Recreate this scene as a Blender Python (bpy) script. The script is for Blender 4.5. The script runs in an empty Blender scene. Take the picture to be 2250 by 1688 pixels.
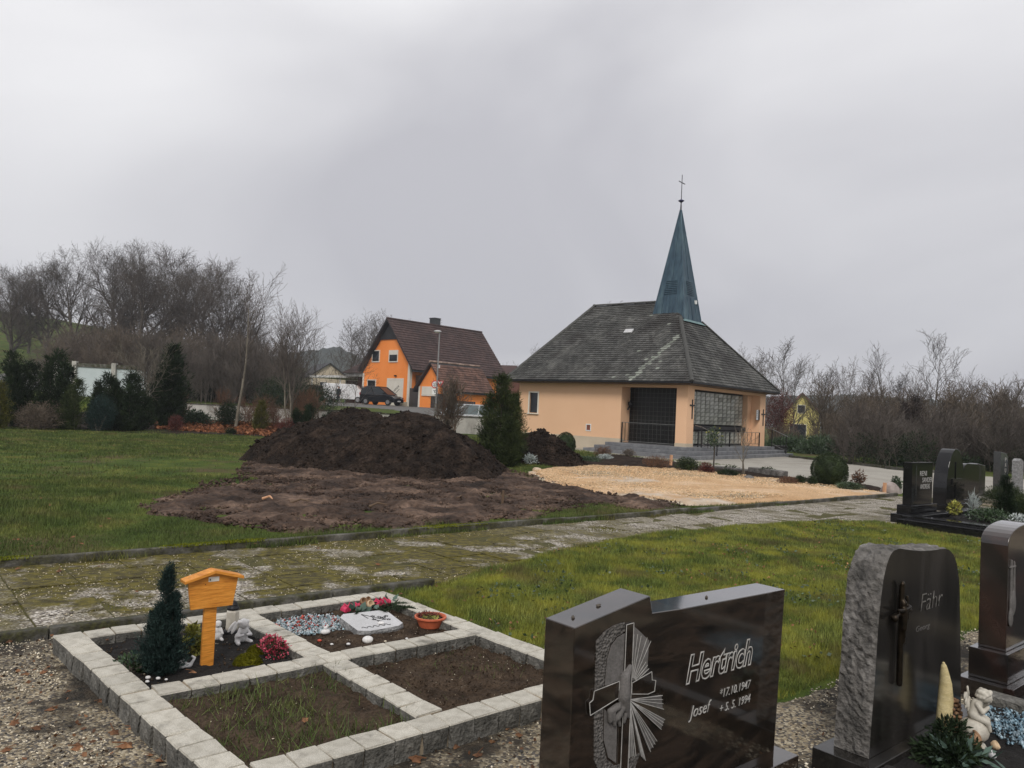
import bpy, math, random
import numpy as np
from mathutils import Vector, Matrix, Quaternion

# ------------------------------------------------------------------ camera, light, exposure
SC = bpy.context.scene
COL = SC.collection
FPX = 1690.0
PITCH = math.radians(2.0); ROLL = math.radians(2.7)
CF = Vector((0, math.cos(PITCH), math.sin(PITCH)))
_u0 = Vector((0, -math.sin(PITCH), math.cos(PITCH))); _r0 = Vector((1, 0, 0))
CR = _r0 * math.cos(ROLL) + _u0 * math.sin(ROLL)
CU = -_r0 * math.sin(ROLL) + _u0 * math.cos(ROLL)
EYE = Vector((0, 0, 1.6))
cam_d = bpy.data.cameras.new('camera'); cam = bpy.data.objects.new('camera', cam_d); COL.objects.link(cam)
cam_d.sensor_width = 36.0; cam_d.sensor_fit = 'HORIZONTAL'; cam_d.lens = FPX / 2250.0 * 36.0
cam_d.clip_start = 0.05; cam_d.clip_end = 4000.0
m = Matrix((( CR.x, CU.x, -CF.x, EYE.x), (CR.y, CU.y, -CF.y, EYE.y), (CR.z, CU.z, -CF.z, EYE.z), (0, 0, 0, 1)))
cam.matrix_world = m
SC.camera = cam

SUN_EL, SUN_AZ = math.radians(42), math.radians(188)      # azimuth clockwise from +Y
sun_d = bpy.data.lights.new('sun', 'SUN'); sun_d.energy = 1.5; sun_d.angle = math.radians(18); sun_d.color = (1.0, 0.95, 0.88)
sun = bpy.data.objects.new('sun', sun_d); COL.objects.link(sun)
_sd = Vector((math.sin(SUN_AZ) * math.cos(SUN_EL), math.cos(SUN_AZ) * math.cos(SUN_EL), math.sin(SUN_EL)))
sun.rotation_euler = _sd.to_track_quat('Z', 'Y').to_euler()
SC.view_settings.view_transform = 'Standard'; SC.view_settings.look = 'None'
SC.view_settings.exposure = 0.30; SC.view_settings.gamma = 1.0
try: SC.view_settings.use_curve_mapping = False
except Exception: pass
SC.cycles.max_bounces = 5; SC.cycles.diffuse_bounces = 2; SC.cycles.glossy_bounces = 3
SC.cycles.transmission_bounces = 3; SC.cycles.volume_bounces = 0; SC.cycles.use_denoising = True
SC.cycles.caustics_reflective = False; SC.cycles.caustics_refractive = False

wd = bpy.data.worlds.new("World"); SC.world = wd; wd.use_nodes = True
N = wd.node_tree; N.nodes.clear()
out = N.nodes.new('ShaderNodeOutputWorld')
sky = N.nodes.new('ShaderNodeTexSky'); sky.sky_type = 'NISHITA'; sky.sun_disc = False
sky.sun_elevation = SUN_EL; sky.sun_rotation = SUN_AZ
bg1 = N.nodes.new('ShaderNodeBackground'); bg1.inputs[1].default_value = 0.05
N.links.new(sky.outputs[0], bg1.inputs[0])
tc = N.nodes.new('ShaderNodeTexCoord')
mp = N.nodes.new('ShaderNodeMapping'); mp.inputs['Scale'].default_value = (1.0, 1.0, 2.4); mp.inputs['Rotation'].default_value = (0.25, 0.35, 0.4); mp.inputs['Location'].default_value = (2.1, 0.3, 0.7)
N.links.new(tc.outputs['Generated'], mp.inputs[0])
nz = N.nodes.new('ShaderNodeTexNoise'); nz.inputs['Scale'].default_value = 1.15; nz.inputs['Detail'].default_value = 5.0
nz.inputs['Roughness'].default_value = 0.42; nz.inputs['Distortion'].default_value = 0.55
N.links.new(mp.outputs[0], nz.inputs['Vector'])
cr = N.nodes.new('ShaderNodeValToRGB')
cr.color_ramp.elements[0].position = 0.36; cr.color_ramp.elements[0].color = (0.48, 0.476, 0.51, 1)
cr.color_ramp.elements[1].position = 0.64; cr.color_ramp.elements[1].color = (0.79, 0.785, 0.80, 1)
N.links.new(nz.outputs['Fac'], cr.inputs[0])
bg2 = N.nodes.new('ShaderNodeBackground'); bg2.inputs[1].default_value = 1.0
N.links.new(cr.outputs[0], bg2.inputs[0])
mx = N.nodes.new('ShaderNodeMixShader'); mx.inputs[0].default_value = 0.96
N.links.new(bg1.outputs[0], mx.inputs[1]); N.links.new(bg2.outputs[0], mx.inputs[2]); N.links.new(mx.outputs[0], out.inputs[0])

# ------------------------------------------------------------------ helpers
PI = math.pi
rng = np.random.default_rng(7)
random.seed(7)

def at(px, py, Y):
    """world point seen in the photograph at (px, py), Y metres in front"""
    d = CF + CR * ((px - 1125) / FPX) - CU * ((py - 844) / FPX)
    return EYE + d * (Y / d.y)
def onz(px, py, z=0.0):
    d = CF + CR * ((px - 1125) / FPX) - CU * ((py - 844) / FPX)
    return EYE + d * ((z - EYE.z) / d.z)
A40 = math.radians(40)
SV = Vector((math.cos(A40), math.sin(A40), 0)); TV = Vector((-math.sin(A40), math.cos(A40), 0))
def W(s, t, z=0.0): return SV * s + TV * t + Vector((0, 0, z))
def ST(x, y): return x * math.cos(A40) + y * math.sin(A40), -x * math.sin(A40) + y * math.cos(A40)

def sstep(a, b, x):
    u = np.clip((np.asarray(x, float) - a) / (b - a), 0, 1); return u * u * (3 - 2 * u)
def vnoise(x, y, seed=0):
    x = np.asarray(x, float); y = np.asarray(y, float)
    xi = np.floor(x).astype(np.int64); yi = np.floor(y).astype(np.int64); fx = x - xi; fy = y - yi
    fx = fx * fx * (3 - 2 * fx); fy = fy * fy * (3 - 2 * fy)
    def h(i, j):
        n = (i * 374761393 + j * 668265263 + seed * 69069) & 0x7fffffff
        n = ((n ^ (n >> 13)) * 1274126177) & 0x7fffffff
        return ((n ^ (n >> 16)) & 0xffff) / 65535.0
    a = h(xi, yi); b = h(xi + 1, yi); c = h(xi, yi + 1); d = h(xi + 1, yi + 1)
    return (a * (1 - fx) + b * fx) * (1 - fy) + (c * (1 - fx) + d * fx) * fy
def fbm(x, y, seed=0, oct=4, gain=0.5):
    s = 0; a = 1; t = 0
    for i in range(oct):
        s = s + a * vnoise(np.asarray(x) * 2 ** i + 17.3 * i, np.asarray(y) * 2 ** i + 9.1 * i, seed + i); t += a; a *= gain
    return s / t - 0.5

def link(o, parent=None):
    COL.objects.link(o)
    if parent is not None: o.parent = parent
    return o
def tag(o, label=None, cat=None, group=None, kind=None):
    if label: o['label'] = label
    if cat: o['category'] = cat
    if group: o['group'] = group
    if kind: o['kind'] = kind
    return o
def thing(name, label, cat, loc=(0, 0, 0), rz=0.0, group=None):
    o = bpy.data.objects.new(name, None); o.location = loc; o.rotation_euler = (0, 0, rz); o.empty_display_size = 0.2
    link(o); return tag(o, label, cat, group)
def np_mesh(name, V, F, smooth=False):
    V = np.asarray(V, np.float32).reshape(-1, 3); F = np.asarray(F, np.int32); k = F.shape[1]
    me = bpy.data.meshes.new(name); me.vertices.add(len(V)); me.vertices.foreach_set('co', V.ravel())
    me.loops.add(F.size); me.loops.foreach_set('vertex_index', F.ravel())
    me.polygons.add(len(F)); me.polygons.foreach_set('loop_start', np.arange(0, F.size, k, dtype=np.int32))
    me.polygons.foreach_set('loop_total', np.full(len(F), k, np.int32))
    if smooth: me.polygons.foreach_set('use_smooth', np.ones(len(F), bool))
    me.update(calc_edges=True); return me
def np_obj(name, V, F, mat, parent=None, smooth=False):
    me = np_mesh(name, V, F, smooth); me.materials.append(mat)
    return link(bpy.data.objects.new(name, me), parent)

class MB:
    def __init__(s): s.v = []; s.f = []; s.mi = []; s.cur = 0
    def add(s, vs, fs):
        b = len(s.v); s.v += [tuple(v) for v in vs]; s.f += [tuple(i + b for i in f) for f in fs]; s.mi += [s.cur] * len(fs); return s
    def box(s, x0, x1, y0, y1, z0, z1):
        return s.hexa([(x0, y0, z0), (x1, y0, z0), (x1, y1, z0), (x0, y1, z0), (x0, y0, z1), (x1, y0, z1), (x1, y1, z1), (x0, y1, z1)])
    def hexa(s, p): return s.add(p, [(0, 3, 2, 1), (4, 5, 6, 7), (0, 1, 5, 4), (1, 2, 6, 5), (2, 3, 7, 6), (3, 0, 4, 7)])
    def beam(s, p, q, w, h, up=(0, 0, 1)):
        p = Vector(p); q = Vector(q); d = (q - p).normalized(); u = Vector(up)
        sd = d.cross(u)
        if sd.length < 1e-4: sd = d.cross(Vector((1, 0, 0)))
        sd.normalize(); u = sd.cross(d).normalized(); a = sd * w / 2; b = u * h / 2
        return s.hexa([p - a - b, p + a - b, q + a - b, q - a - b, p - a + b, p + a + b, q + a + b, q - a + b])
    def cyl(s, p, q, r0, r1=None, n=10, caps=True):
        r1 = r0 if r1 is None else r1; p = Vector(p); q = Vector(q); d = (q - p).normalized()
        a = d.orthogonal().normalized(); b = d.cross(a); vs = []
        for c, r in ((p, r0), (q, r1)):
            for i in range(n):
                t = 2 * PI * i / n; vs.append(c + (a * math.cos(t) + b * math.sin(t)) * r)
        fs = [(i, (i + 1) % n, n + (i + 1) % n, n + i) for i in range(n)]
        if caps: fs += [tuple(range(n))[::-1], tuple(range(n, 2 * n))]
        return s.add(vs, fs)
    def lathe(s, prof, n=16, c=(0, 0, 0), sx=1, sy=1):
        vs = []; fs = []; m_ = len(prof)
        for r, z in prof:
            for i in range(n):
                t = 2 * PI * i / n; vs.append((c[0] + r * math.cos(t) * sx, c[1] + r * math.sin(t) * sy, c[2] + z))
        for j in range(m_ - 1):
            for i in range(n): fs.append((j * n + i, j * n + (i + 1) % n, (j + 1) * n + (i + 1) % n, (j + 1) * n + i))
        fs.append(tuple(range(n))[::-1]); fs.append(tuple((m_ - 1) * n + i for i in range(n)))
        return s.add(vs, fs)
    def ell(s, c, r, n=10, m_=7, rot=None):
        r = (r, r, r) if not hasattr(r, '__len__') else r; vs = []; fs = []
        for j in range(m_ + 1):
            ph = PI * (0.02 + 0.96 * j / m_)
            for i in range(n):
                t = 2 * PI * i / n; v = Vector((r[0] * math.sin(ph) * math.cos(t), r[1] * math.sin(ph) * math.sin(t), -r[2] * math.cos(ph)))
                if rot is not None: v = rot @ v
                vs.append(v + Vector(c))
        for j in range(m_):
            for i in range(n): fs.append((j * n + i, j * n + (i + 1) % n, (j + 1) * n + (i + 1) % n, (j + 1) * n + i))
        fs.append(tuple(range(n))[::-1]); fs.append(tuple(m_ * n + i for i in range(n)))
        return s.add(vs, fs)
    def prism(s, poly, fn, d0, d1):
        """poly of 2D points; fn(u, v, d) -> 3D"""
        n = len(poly); vs = [fn(u, v, d0) for u, v in poly] + [fn(u, v, d1) for u, v in poly]
        fs = [tuple(range(n))[::-1], tuple(range(n, 2 * n))] + [(i, (i + 1) % n, n + (i + 1) % n, n + i) for i in range(n)]
        return s.add(vs, fs)
    def mesh(s, name, mats, smooth=False):
        me = bpy.data.meshes.new(name); me.from_pydata([tuple(v) for v in s.v], [], s.f)
        for m_ in (mats if isinstance(mats, (list, tuple)) else [mats]): me.materials.append(m_)
        if any(s.mi): me.polygons.foreach_set('material_index', s.mi)
        if smooth: me.polygons.foreach_set('use_smooth', [True] * len(me.polygons))
        me.update()
        import bmesh
        bm = bmesh.new(); bm.from_mesh(me); bmesh.ops.recalc_face_normals(bm, faces=bm.faces); bm.to_mesh(me); bm.free()
        return me
    def build(s, name, mats, parent=None, smooth=False, bevel=0, seg=2):
        o = link(bpy.data.objects.new(name, s.mesh(name, mats, smooth)), parent)
        if bevel:
            b = o.modifiers.new('bevel', 'BEVEL'); b.width = bevel; b.segments = seg; b.limit_method = 'ANGLE'; b.angle_limit = math.radians(35)
        return o

def copy_tree(o, parent=None):
    c = o.copy(); COL.objects.link(c)
    if parent is not None: c.parent = parent
    for ch in list(o.children): copy_tree(ch, c)
    return c

# ------------------------------------------------------------------ materials
def mat(name, cols, scale=3.0, rough=0.8, bump=0.0, bscale=40.0, metal=0.0, detail=6.0, coord='Object', stops=(0.32, 0.68),
        island=0.0, objrnd=0.0, fine=0.12, spec=0.4, dist=0.0, stretch=None, bdist=0.02, trans=0.0, coat=0.0, voro=False):
    m_ = bpy.data.materials.new(name); m_.use_nodes = True; T = m_.node_tree; P = T.nodes['Principled BSDF']
    P.inputs['Roughness'].default_value = rough; P.inputs['Metallic'].default_value = metal
    P.inputs['Specular IOR Level'].default_value = spec
    if coat: P.inputs['Coat Weight'].default_value = min(1, coat); P.inputs['Coat Roughness'].default_value = 0.05
    if coat > 1: P.inputs['Coat IOR'].default_value = coat; P.inputs['Coat Roughness'].default_value = 0.10
    if trans: P.inputs['Transmission Weight'].default_value = trans
    tc = T.nodes.new('ShaderNodeTexCoord'); src = tc.outputs[coord]
    if coord == 'World':
        pass
    if stretch:
        mp = T.nodes.new('ShaderNodeMapping'); mp.inputs['Scale'].default_value = stretch; T.links.new(src, mp.inputs[0]); src = mp.outputs[0]
    nz = T.nodes.new('ShaderNodeTexNoise'); nz.inputs['Scale'].default_value = scale; nz.inputs['Detail'].default_value = detail
    nz.inputs['Distortion'].default_value = dist; nz.inputs['Roughness'].default_value = 0.6
    T.links.new(src, nz.inputs['Vector'])
    r = T.nodes.new('ShaderNodeValToRGB'); e = r.color_ramp.elements; n = len(cols)
    for i, c in enumerate(cols):
        p = stops[0] + (stops[1] - stops[0]) * i / max(1, n - 1)
        el = e[i] if i < 2 else e.new(p)
        el.position = p; el.color = (*c, 1)
    T.links.new(nz.outputs['Fac'], r.inputs[0]); colr = r.outputs[0]
    def mul(colr, facsock, lo, hi):
        mr = T.nodes.new('ShaderNodeMapRange'); mr.inputs['To Min'].default_value = lo; mr.inputs['To Max'].default_value = hi
        T.links.new(facsock, mr.inputs[0])
        mm = T.nodes.new('ShaderNodeVectorMath'); mm.operation = 'SCALE'; T.links.new(colr, mm.inputs[0]); T.links.new(mr.outputs[0], mm.inputs['Scale'])
        return mm.outputs[0]
    n2 = T.nodes.new('ShaderNodeTexNoise'); n2.inputs['Scale'].default_value = bscale; n2.inputs['Detail'].default_value = 4.0
    T.links.new(src, n2.inputs['Vector'])
    if fine:
        mr = T.nodes.new('ShaderNodeMapRange'); mr.inputs['From Min'].default_value = .3; mr.inputs['From Max'].default_value = .7
        T.links.new(n2.outputs['Fac'], mr.inputs[0]); colr = mul(colr, mr.outputs[0], 1 - fine, 1 + fine)
    if island:
        g = T.nodes.new('ShaderNodeNewGeometry'); colr = mul(colr, g.outputs['Random Per Island'], 1 - island, 1 + island)
    if objrnd:
        oi = T.nodes.new('ShaderNodeObjectInfo'); colr = mul(colr, oi.outputs['Random'], 1 - objrnd, 1 + objrnd)
    T.links.new(colr, P.inputs['Base Color'])
    if bump:
        b = T.nodes.new('ShaderNodeBump'); b.inputs['Strength'].default_value = bump; b.inputs['Distance'].default_value = bdist
        if voro:
            vo = T.nodes.new('ShaderNodeTexVoronoi'); vo.inputs['Scale'].default_value = bscale; T.links.new(src, vo.inputs['Vector']); T.links.new(vo.outputs['Distance'], b.inputs['Height'])
        else: T.links.new(n2.outputs['Fac'], b.inputs['Height'])
        T.links.new(b.outputs[0], P.inputs['Normal'])
    return m_

def overlay(m_, col, scale, lo, hi, seed=0.0, rough=None, coord='Object', detail=5.0, normalz=False, amount=1.0, stretch=None):
    """blend another colour over a material where a noise is high (moss, lichen, dirt)"""
    T = m_.node_tree; P = T.nodes['Principled BSDF']; s_ = P.inputs['Base Color'].links[0].from_socket
    tc = T.nodes.new('ShaderNodeTexCoord'); mp = T.nodes.new('ShaderNodeMapping'); mp.inputs['Location'].default_value = (seed, seed * .7, seed * 1.3)
    if stretch: mp.inputs['Scale'].default_value = stretch
    if coord == 'World':
        g = T.nodes.new('ShaderNodeNewGeometry'); T.links.new(g.outputs['Position'], mp.inputs[0])
    else: T.links.new(tc.outputs[coord], mp.inputs[0])
    nz = T.nodes.new('ShaderNodeTexNoise'); nz.inputs['Scale'].default_value = scale; nz.inputs['Detail'].default_value = detail; nz.inputs['Roughness'].default_value = .62
    T.links.new(mp.outputs[0], nz.inputs['Vector'])
    mr = T.nodes.new('ShaderNodeMapRange'); mr.inputs['From Min'].default_value = lo; mr.inputs['From Max'].default_value = hi; mr.inputs['To Max'].default_value = amount
    T.links.new(nz.outputs['Fac'], mr.inputs[0]); fac = mr.outputs[0]
    mix = T.nodes.new('ShaderNodeMix'); mix.data_type = 'RGBA'
    T.links.new(fac, mix.inputs[0]); T.links.new(s_, mix.inputs[6])
    if isinstance(col[0], (tuple, list)):
        rr = T.nodes.new('ShaderNodeValToRGB'); rr.color_ramp.elements[0].position = .35; rr.color_ramp.elements[1].position = .65
        rr.color_ramp.elements[0].color = (*col[0], 1); rr.color_ramp.elements[1].color = (*col[1], 1)
        n3 = T.nodes.new('ShaderNodeTexNoise'); n3.inputs['Scale'].default_value = scale * 9; T.links.new(mp.outputs[0], n3.inputs['Vector'])
        T.links.new(n3.outputs['Fac'], rr.inputs[0]); T.links.new(rr.outputs[0], mix.inputs[7])
    else: mix.inputs[7].default_value = (*col, 1)
    T.links.new(mix.outputs[2], P.inputs['Base Color'])
    return mr, mix

def voronoi_cols(m_, scale, cols, bump=0.6, coord='Object', rnd=1.0, bdist=0.01):
    """small stones: every Voronoi cell its own colour, cell relief as bump"""
    T = m_.node_tree; P = T.nodes['Principled BSDF']; tc = T.nodes.new('ShaderNodeTexCoord')
    vo = T.nodes.new('ShaderNodeTexVoronoi'); vo.inputs['Scale'].default_value = scale
    T.links.new(tc.outputs[coord], vo.inputs['Vector'])
    r = T.nodes.new('ShaderNodeValToRGB'); r.color_ramp.interpolation = 'CONSTANT'; e = r.color_ramp.elements
    for i, c in enumerate(cols):
        el = e[i] if i < 2 else e.new(i / len(cols)); el.position = i / len(cols); el.color = (*c, 1)
    sp = T.nodes.new('ShaderNodeSeparateColor'); T.links.new(vo.outputs['Color'], sp.inputs[0]); T.links.new(sp.outputs[0], r.inputs[0])
    mr = T.nodes.new('ShaderNodeMapRange'); mr.inputs['From Max'].default_value = .75; mr.inputs['To Min'].default_value = 1.15; mr.inputs['To Max'].default_value = .45
    T.links.new(vo.outputs['Distance'], mr.inputs[0])
    T.links.new(r.outputs[0], P.inputs['Base Color'])
    b = T.nodes.new('ShaderNodeBump'); b.inputs['Strength'].default_value = bump; b.inputs['Distance'].default_value = bdist; b.invert = True
    T.links.new(vo.outputs['Distance'], b.inputs['Height']); T.links.new(b.outputs[0], P.inputs['Normal'])

M = {}
M['grass'] = mat('grass', [(.036, .058, .012), (.062, .092, .018), (.11, .125, .024)], scale=1.1, rough=.95, bump=.5, bscale=60, fine=.35, spec=.1, bdist=.03)
overlay(M['grass'], ((.10, .075, .04), (.075, .065, .028)), .55, .52, .64, seed=3)
M['lawn_moss'] = mat('mossy_lawn', [(.040, .058, .012), (.070, .090, .017), (.12, .125, .022)], scale=1.3, rough=.95, bump=.5, bscale=60, fine=.4, spec=.1, bdist=.03)
overlay(M['lawn_moss'], (.25, .235, .035), 2.6, .44, .66, seed=8, detail=10, amount=.7)
overlay(M['lawn_moss'], (.09, .07, .035), 1.9, .54, .66, seed=28, detail=8, amount=.7)
M['blade'] = mat('blade', [(.046, .074, .018), (.080, .108, .026), (.150, .155, .045)], scale=1.1, rough=.7, island=.5, fine=.25, spec=.25, bscale=9)
overlay(M['blade'], (.13, .095, .045), .8, .54, .66, seed=28, detail=8, amount=.6)
M['blade_moss'] = mat('mossy_blade', [(.060, .090, .020), (.115, .148, .032), (.21, .222, .055)], scale=1.3, rough=.7, island=.65, fine=.25, spec=.25, bscale=9)
overlay(M['blade_moss'], (.34, .325, .045), 2.6, .44, .66, seed=8, detail=10, amount=.7)
overlay(M['blade_moss'], (.12, .09, .045), 1.9, .54, .66, seed=28, detail=8, amount=.65)
M['blade_long'] = mat('blade_long', [(.04, .065, .015), (.075, .11, .025), (.15, .15, .05)], scale=3, rough=.6, island=.45, spec=.3)
M['moss'] = mat('moss', [(.065, .070, .008), (.12, .115, .010), (.17, .165, .014)], scale=9, rough=1, bump=.9, bscale=120, fine=.35, spec=.05)
M['gravel'] = mat('gravel_sheet', [(.1, .09, .07), (.2, .17, .12)], rough=.95)
voronoi_cols(M['gravel'], 75, [(.16, .13, .09), (.34, .29, .20), (.07, .06, .05), (.24, .20, .14), (.46, .40, .29), (.11, .10, .09), (.30, .24, .15)], bump=1.0)
overlay(M['gravel'], ((.018, .016, .012), (.055, .042, .028)), 1.5, .47, .56, seed=5, detail=8)
M['pebble'] = mat('pebble', [(.26, .22, .16), (.50, .44, .33), (.74, .69, .58)], scale=22, rough=.8, island=.6, fine=.1, stops=(.25, .75))
M['pebble_dark'] = mat('pebble_dark', [(.03, .03, .03), (.09, .08, .07)], scale=22, rough=.8, island=.5)
M['soil'] = mat('soil', [(.012, .009, .007), (.028, .019, .014), (.05, .033, .024)], scale=5, rough=.98, bump=.9, bscale=45, fine=.45, spec=.15, bdist=.04)
M['soil_mound'] = mat('soil_mound', [(.012, .009, .008), (.025, .018, .014), (.050, .035, .027)], scale=2.6, rough=.98, bump=1.0, bscale=16, fine=.5, spec=.1, bdist=.12, detail=10)
M['mud'] = mat('mud', [(.022, .015, .012), (.070, .046, .034), (.185, .125, .092)], scale=1.1, rough=.9, bump=.9, bscale=12, fine=.4, spec=.2, bdist=.1, detail=10)
M['soil_bed'] = mat('soil_bed', [(.03, .021, .014), (.058, .040, .027), (.085, .06, .04)], scale=9, rough=.97, bump=.8, bscale=70, fine=.4, spec=.15, bdist=.02)
M['black_soil'] = mat('black_soil', [(.006, .005, .005), (.014, .012, .010)], scale=12, rough=.95, bump=.9, bscale=90, fine=.5, bdist=.02)
M['orange_gravel'] = mat('orange_gravel', [(.46, .28, .14), (.58, .38, .21), (.68, .51, .35)], scale=.55, rough=.95, bump=.8, bscale=30, fine=.22, detail=9, stops=(.36, .66), bdist=.05)
overlay(M['orange_gravel'], ((.62, .56, .48), (.44, .34, .24)), .45, .54, .62, seed=11, amount=.85, detail=9)
overlay(M['orange_gravel'], (.21, .15, .07), .6, .62, .72, seed=21, amount=.7)
M['concrete'] = mat('concrete', [(.06, .058, .050), (.10, .096, .084), (.17, .162, .142)], scale=5, rough=.9, bump=.5, bscale=60, fine=.2, objrnd=.18)
overlay(M['concrete'], ((.022, .020, .012), (.055, .055, .014)), 3.5, .42, .56, seed=2, amount=.9, coord='World')
M['slab'] = mat('slab', [(.20, .18, .15), (.30, .275, .23)], rough=.9)
voronoi_cols(M['slab'], 62, [(.30, .27, .22), (.15, .13, .11), (.56, .52, .45), (.22, .19, .16), (.09, .08, .07), (.38, .34, .28), (.66, .62, .56)], bump=1.0, bdist=.012)
overlay(M['slab'], ((.075, .065, .03), (.15, .13, .06)), 1.9, .44, .62, seed=31, coord='World', amount=.75)
MOSS_SLAB = overlay(M['slab'], ((.042, .034, .006), (.135, .112, .011)), 1.5, .395, .475, seed=4, coord='World', amount=.97, detail=9)
def fade_moss(m_, mrmix):
    """moss thins out towards the drier far end of the path (a property of the place)"""
    T = m_.node_tree; mr, mix = mrmix; g = T.nodes.new('ShaderNodeNewGeometry'); dt = T.nodes.new('ShaderNodeVectorMath'); dt.operation = 'DOT_PRODUCT'
    dt.inputs[1].default_value = tuple(SV); T.links.new(g.outputs['Position'], dt.inputs[0])
    r2 = T.nodes.new('ShaderNodeMapRange'); r2.inputs['From Min'].default_value = 6.0; r2.inputs['From Max'].default_value = 10.5; r2.inputs['To Min'].default_value = 1; r2.inputs['To Max'].default_value = .12
    T.links.new(dt.outputs['Value'], r2.inputs[0]); r3 = T.nodes.new('ShaderNodeMapRange')
    r3.inputs['From Min'].default_value = .2; r3.inputs['From Max'].default_value = 1.1
    T.links.new(dt.outputs['Value'], r3.inputs[0])
    mu = T.nodes.new('ShaderNodeMath'); mu.operation = 'MULTIPLY'; T.links.new(mr.outputs[0], mu.inputs[0]); T.links.new(r2.outputs[0], mu.inputs[1])
    mu2 = T.nodes.new('ShaderNodeMath'); mu2.operation = 'MULTIPLY'; T.links.new(mu.outputs[0], mu2.inputs[0]); T.links.new(r3.outputs[0], mu2.inputs[1])
    T.links.new(mu2.outputs[0], mix.inputs[0])
fade_moss(M['slab'], MOSS_SLAB)
M['joint'] = mat('joint', [(.045, .042, .012), (.10, .09, .025)], scale=8, rough=1, bump=.6, bscale=80)
M['forecourt'] = mat('forecourt', [(.27, .25, .21), (.33, .31, .27), (.38, .36, .31)], scale=.8, rough=.9, bump=.4, bscale=50, fine=.25, detail=9, stretch=(1, 1, 1))
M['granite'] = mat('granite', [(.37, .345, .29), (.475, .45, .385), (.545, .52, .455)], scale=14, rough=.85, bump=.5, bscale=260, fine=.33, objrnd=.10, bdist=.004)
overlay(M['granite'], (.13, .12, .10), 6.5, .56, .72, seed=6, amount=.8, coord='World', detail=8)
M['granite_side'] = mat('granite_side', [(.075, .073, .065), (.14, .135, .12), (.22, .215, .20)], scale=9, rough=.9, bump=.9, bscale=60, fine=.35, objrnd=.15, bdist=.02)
M['mortar'] = mat('mortar', [(.26, .21, .15), (.34, .28, .20)], scale=12, rough=.95, bump=.5, bscale=150)
M['peach'] = mat('peach_plaster', [(.78, .49, .30), (.82, .525, .33)], scale=.6, rough=.92, bump=.25, bscale=90, fine=.05, bdist=.005)
overlay(M['peach'], (.60, .38, .24), .8, .60, .85, seed=9, amount=.35, stretch=(1, 1, .25))
M['plinth'] = mat('plinth', [(.50, .42, .31), (.56, .48, .37)], scale=2, rough=.9, bump=.2, bscale=60)
M['orange'] = mat('orange_plaster', [(.90, .27, .055), (.95, .31, .075)], scale=.5, rough=.9, bump=.2, bscale=60, fine=.05)
M['cream'] = mat('cream_trim', [(.68, .64, .55), (.74, .70, .62)], scale=2, rough=.85)
M['tile'] = mat('roof_tile', [(.042, .042, .040), (.072, .072, .068), (.115, .114, .106)], scale=.9, rough=.9, bump=.4, bscale=30, island=.32, fine=.2, detail=8)
overlay(M['tile'], ((.22, .215, .19), (.15, .15, .12)), 5.0, .60, .72, seed=12, amount=.8, detail=8)
overlay(M['tile'], (.035, .032, .030), .7, .52, .64, seed=19, amount=.75, detail=6, stretch=(1, 1, .5))
M['tile_pale'] = mat('roof_tile_lichen', [(.17, .19, .16), (.27, .28, .25)], scale=6, rough=.95, bump=.4, bscale=40, island=.25)
M['house_tile'] = mat('house_tile', [(.040, .024, .022), (.058, .034, .031), (.075, .043, .038)], scale=.6, rough=.75, island=.22, fine=.15, bscale=8)
M['annex_tile'] = mat('annex_tile', [(.070, .038, .030), (.110, .060, .045), (.17, .09, .065)], scale=1.2, rough=.85, island=.3, fine=.2, bscale=8)
M['copper'] = mat('copper_sheet', [(.026, .050, .075), (.042, .078, .108), (.080, .130, .155)], scale=1.6, rough=.55, metal=.25, bump=.2, bscale=6, fine=.2, stretch=(2, 2, .4), detail=8)
M['copper_light'] = mat('copper_flashing', [(.13, .22, .23), (.20, .30, .30)], scale=3, rough=.6, metal=.2)
M['dark_metal'] = mat('dark_metal', [(.02, .02, .022), (.03, .03, .032)], rough=.5, metal=.6, fine=.05)
M['steel'] = mat('steel', [(.20, .20, .20), (.28, .28, .27)], rough=.45, metal=.8)
M['step'] = mat('step_stone', [(.115, .12, .13), (.165, .17, .18), (.22, .225, .23)], scale=3, rough=.8, bump=.3, bscale=80, fine=.2)
M['glass'] = mat('window_glass', [(.015, .017, .02), (.022, .025, .03)], rough=.06, spec=.6, fine=0)
M['glass_block'] = mat('glass_block', [(.20, .21, .185), (.30, .31, .275), (.40, .41, .37)], scale=5, rough=.12, spec=.7, bump=.5, bscale=9, objrnd=.25, fine=.2, bdist=.02)
M['dark_wood'] = mat('dark_wood', [(.020, .020, .022), (.035, .034, .036)], scale=3, rough=.7, stretch=(6, 6, 1), fine=.2)
M['soffit'] = mat('soffit_wood', [(.10, .065, .04), (.14, .09, .055)], scale=3, rough=.75)
M['brownstone'] = mat('brown_polished_granite', [(.005, .0045, .004), (.016, .012, .009), (.036, .025, .018), (.007, .006, .0055)], scale=2.4, rough=.07, spec=.75, dist=1.9, stretch=(1.0, 1.0, 3.4), fine=.25, bscale=220, stops=(.30, .74), detail=9, coat=1.3)
M['carved'] = mat('carved_stone', [(.075, .068, .062), (.15, .14, .13)], scale=30, rough=.9, bump=1.0, bscale=90, fine=.4, bdist=.012, voro=True)
M['carved_smooth'] = mat('carved_smooth', [(.10, .094, .088), (.15, .14, .135)], scale=20, rough=.85, bump=.4, bscale=150, fine=.2, bdist=.004)
M['incised'] = mat('incised_letter', [(.36, .35, .33), (.46, .45, .43)], scale=40, rough=.8)
M['rough_stone'] = mat('rough_stone', [(.06, .057, .052), (.13, .122, .112), (.22, .21, .198)], scale=7, rough=.85, bump=1.0, bscale=34, fine=.35, bdist=.03, detail=10)
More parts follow.
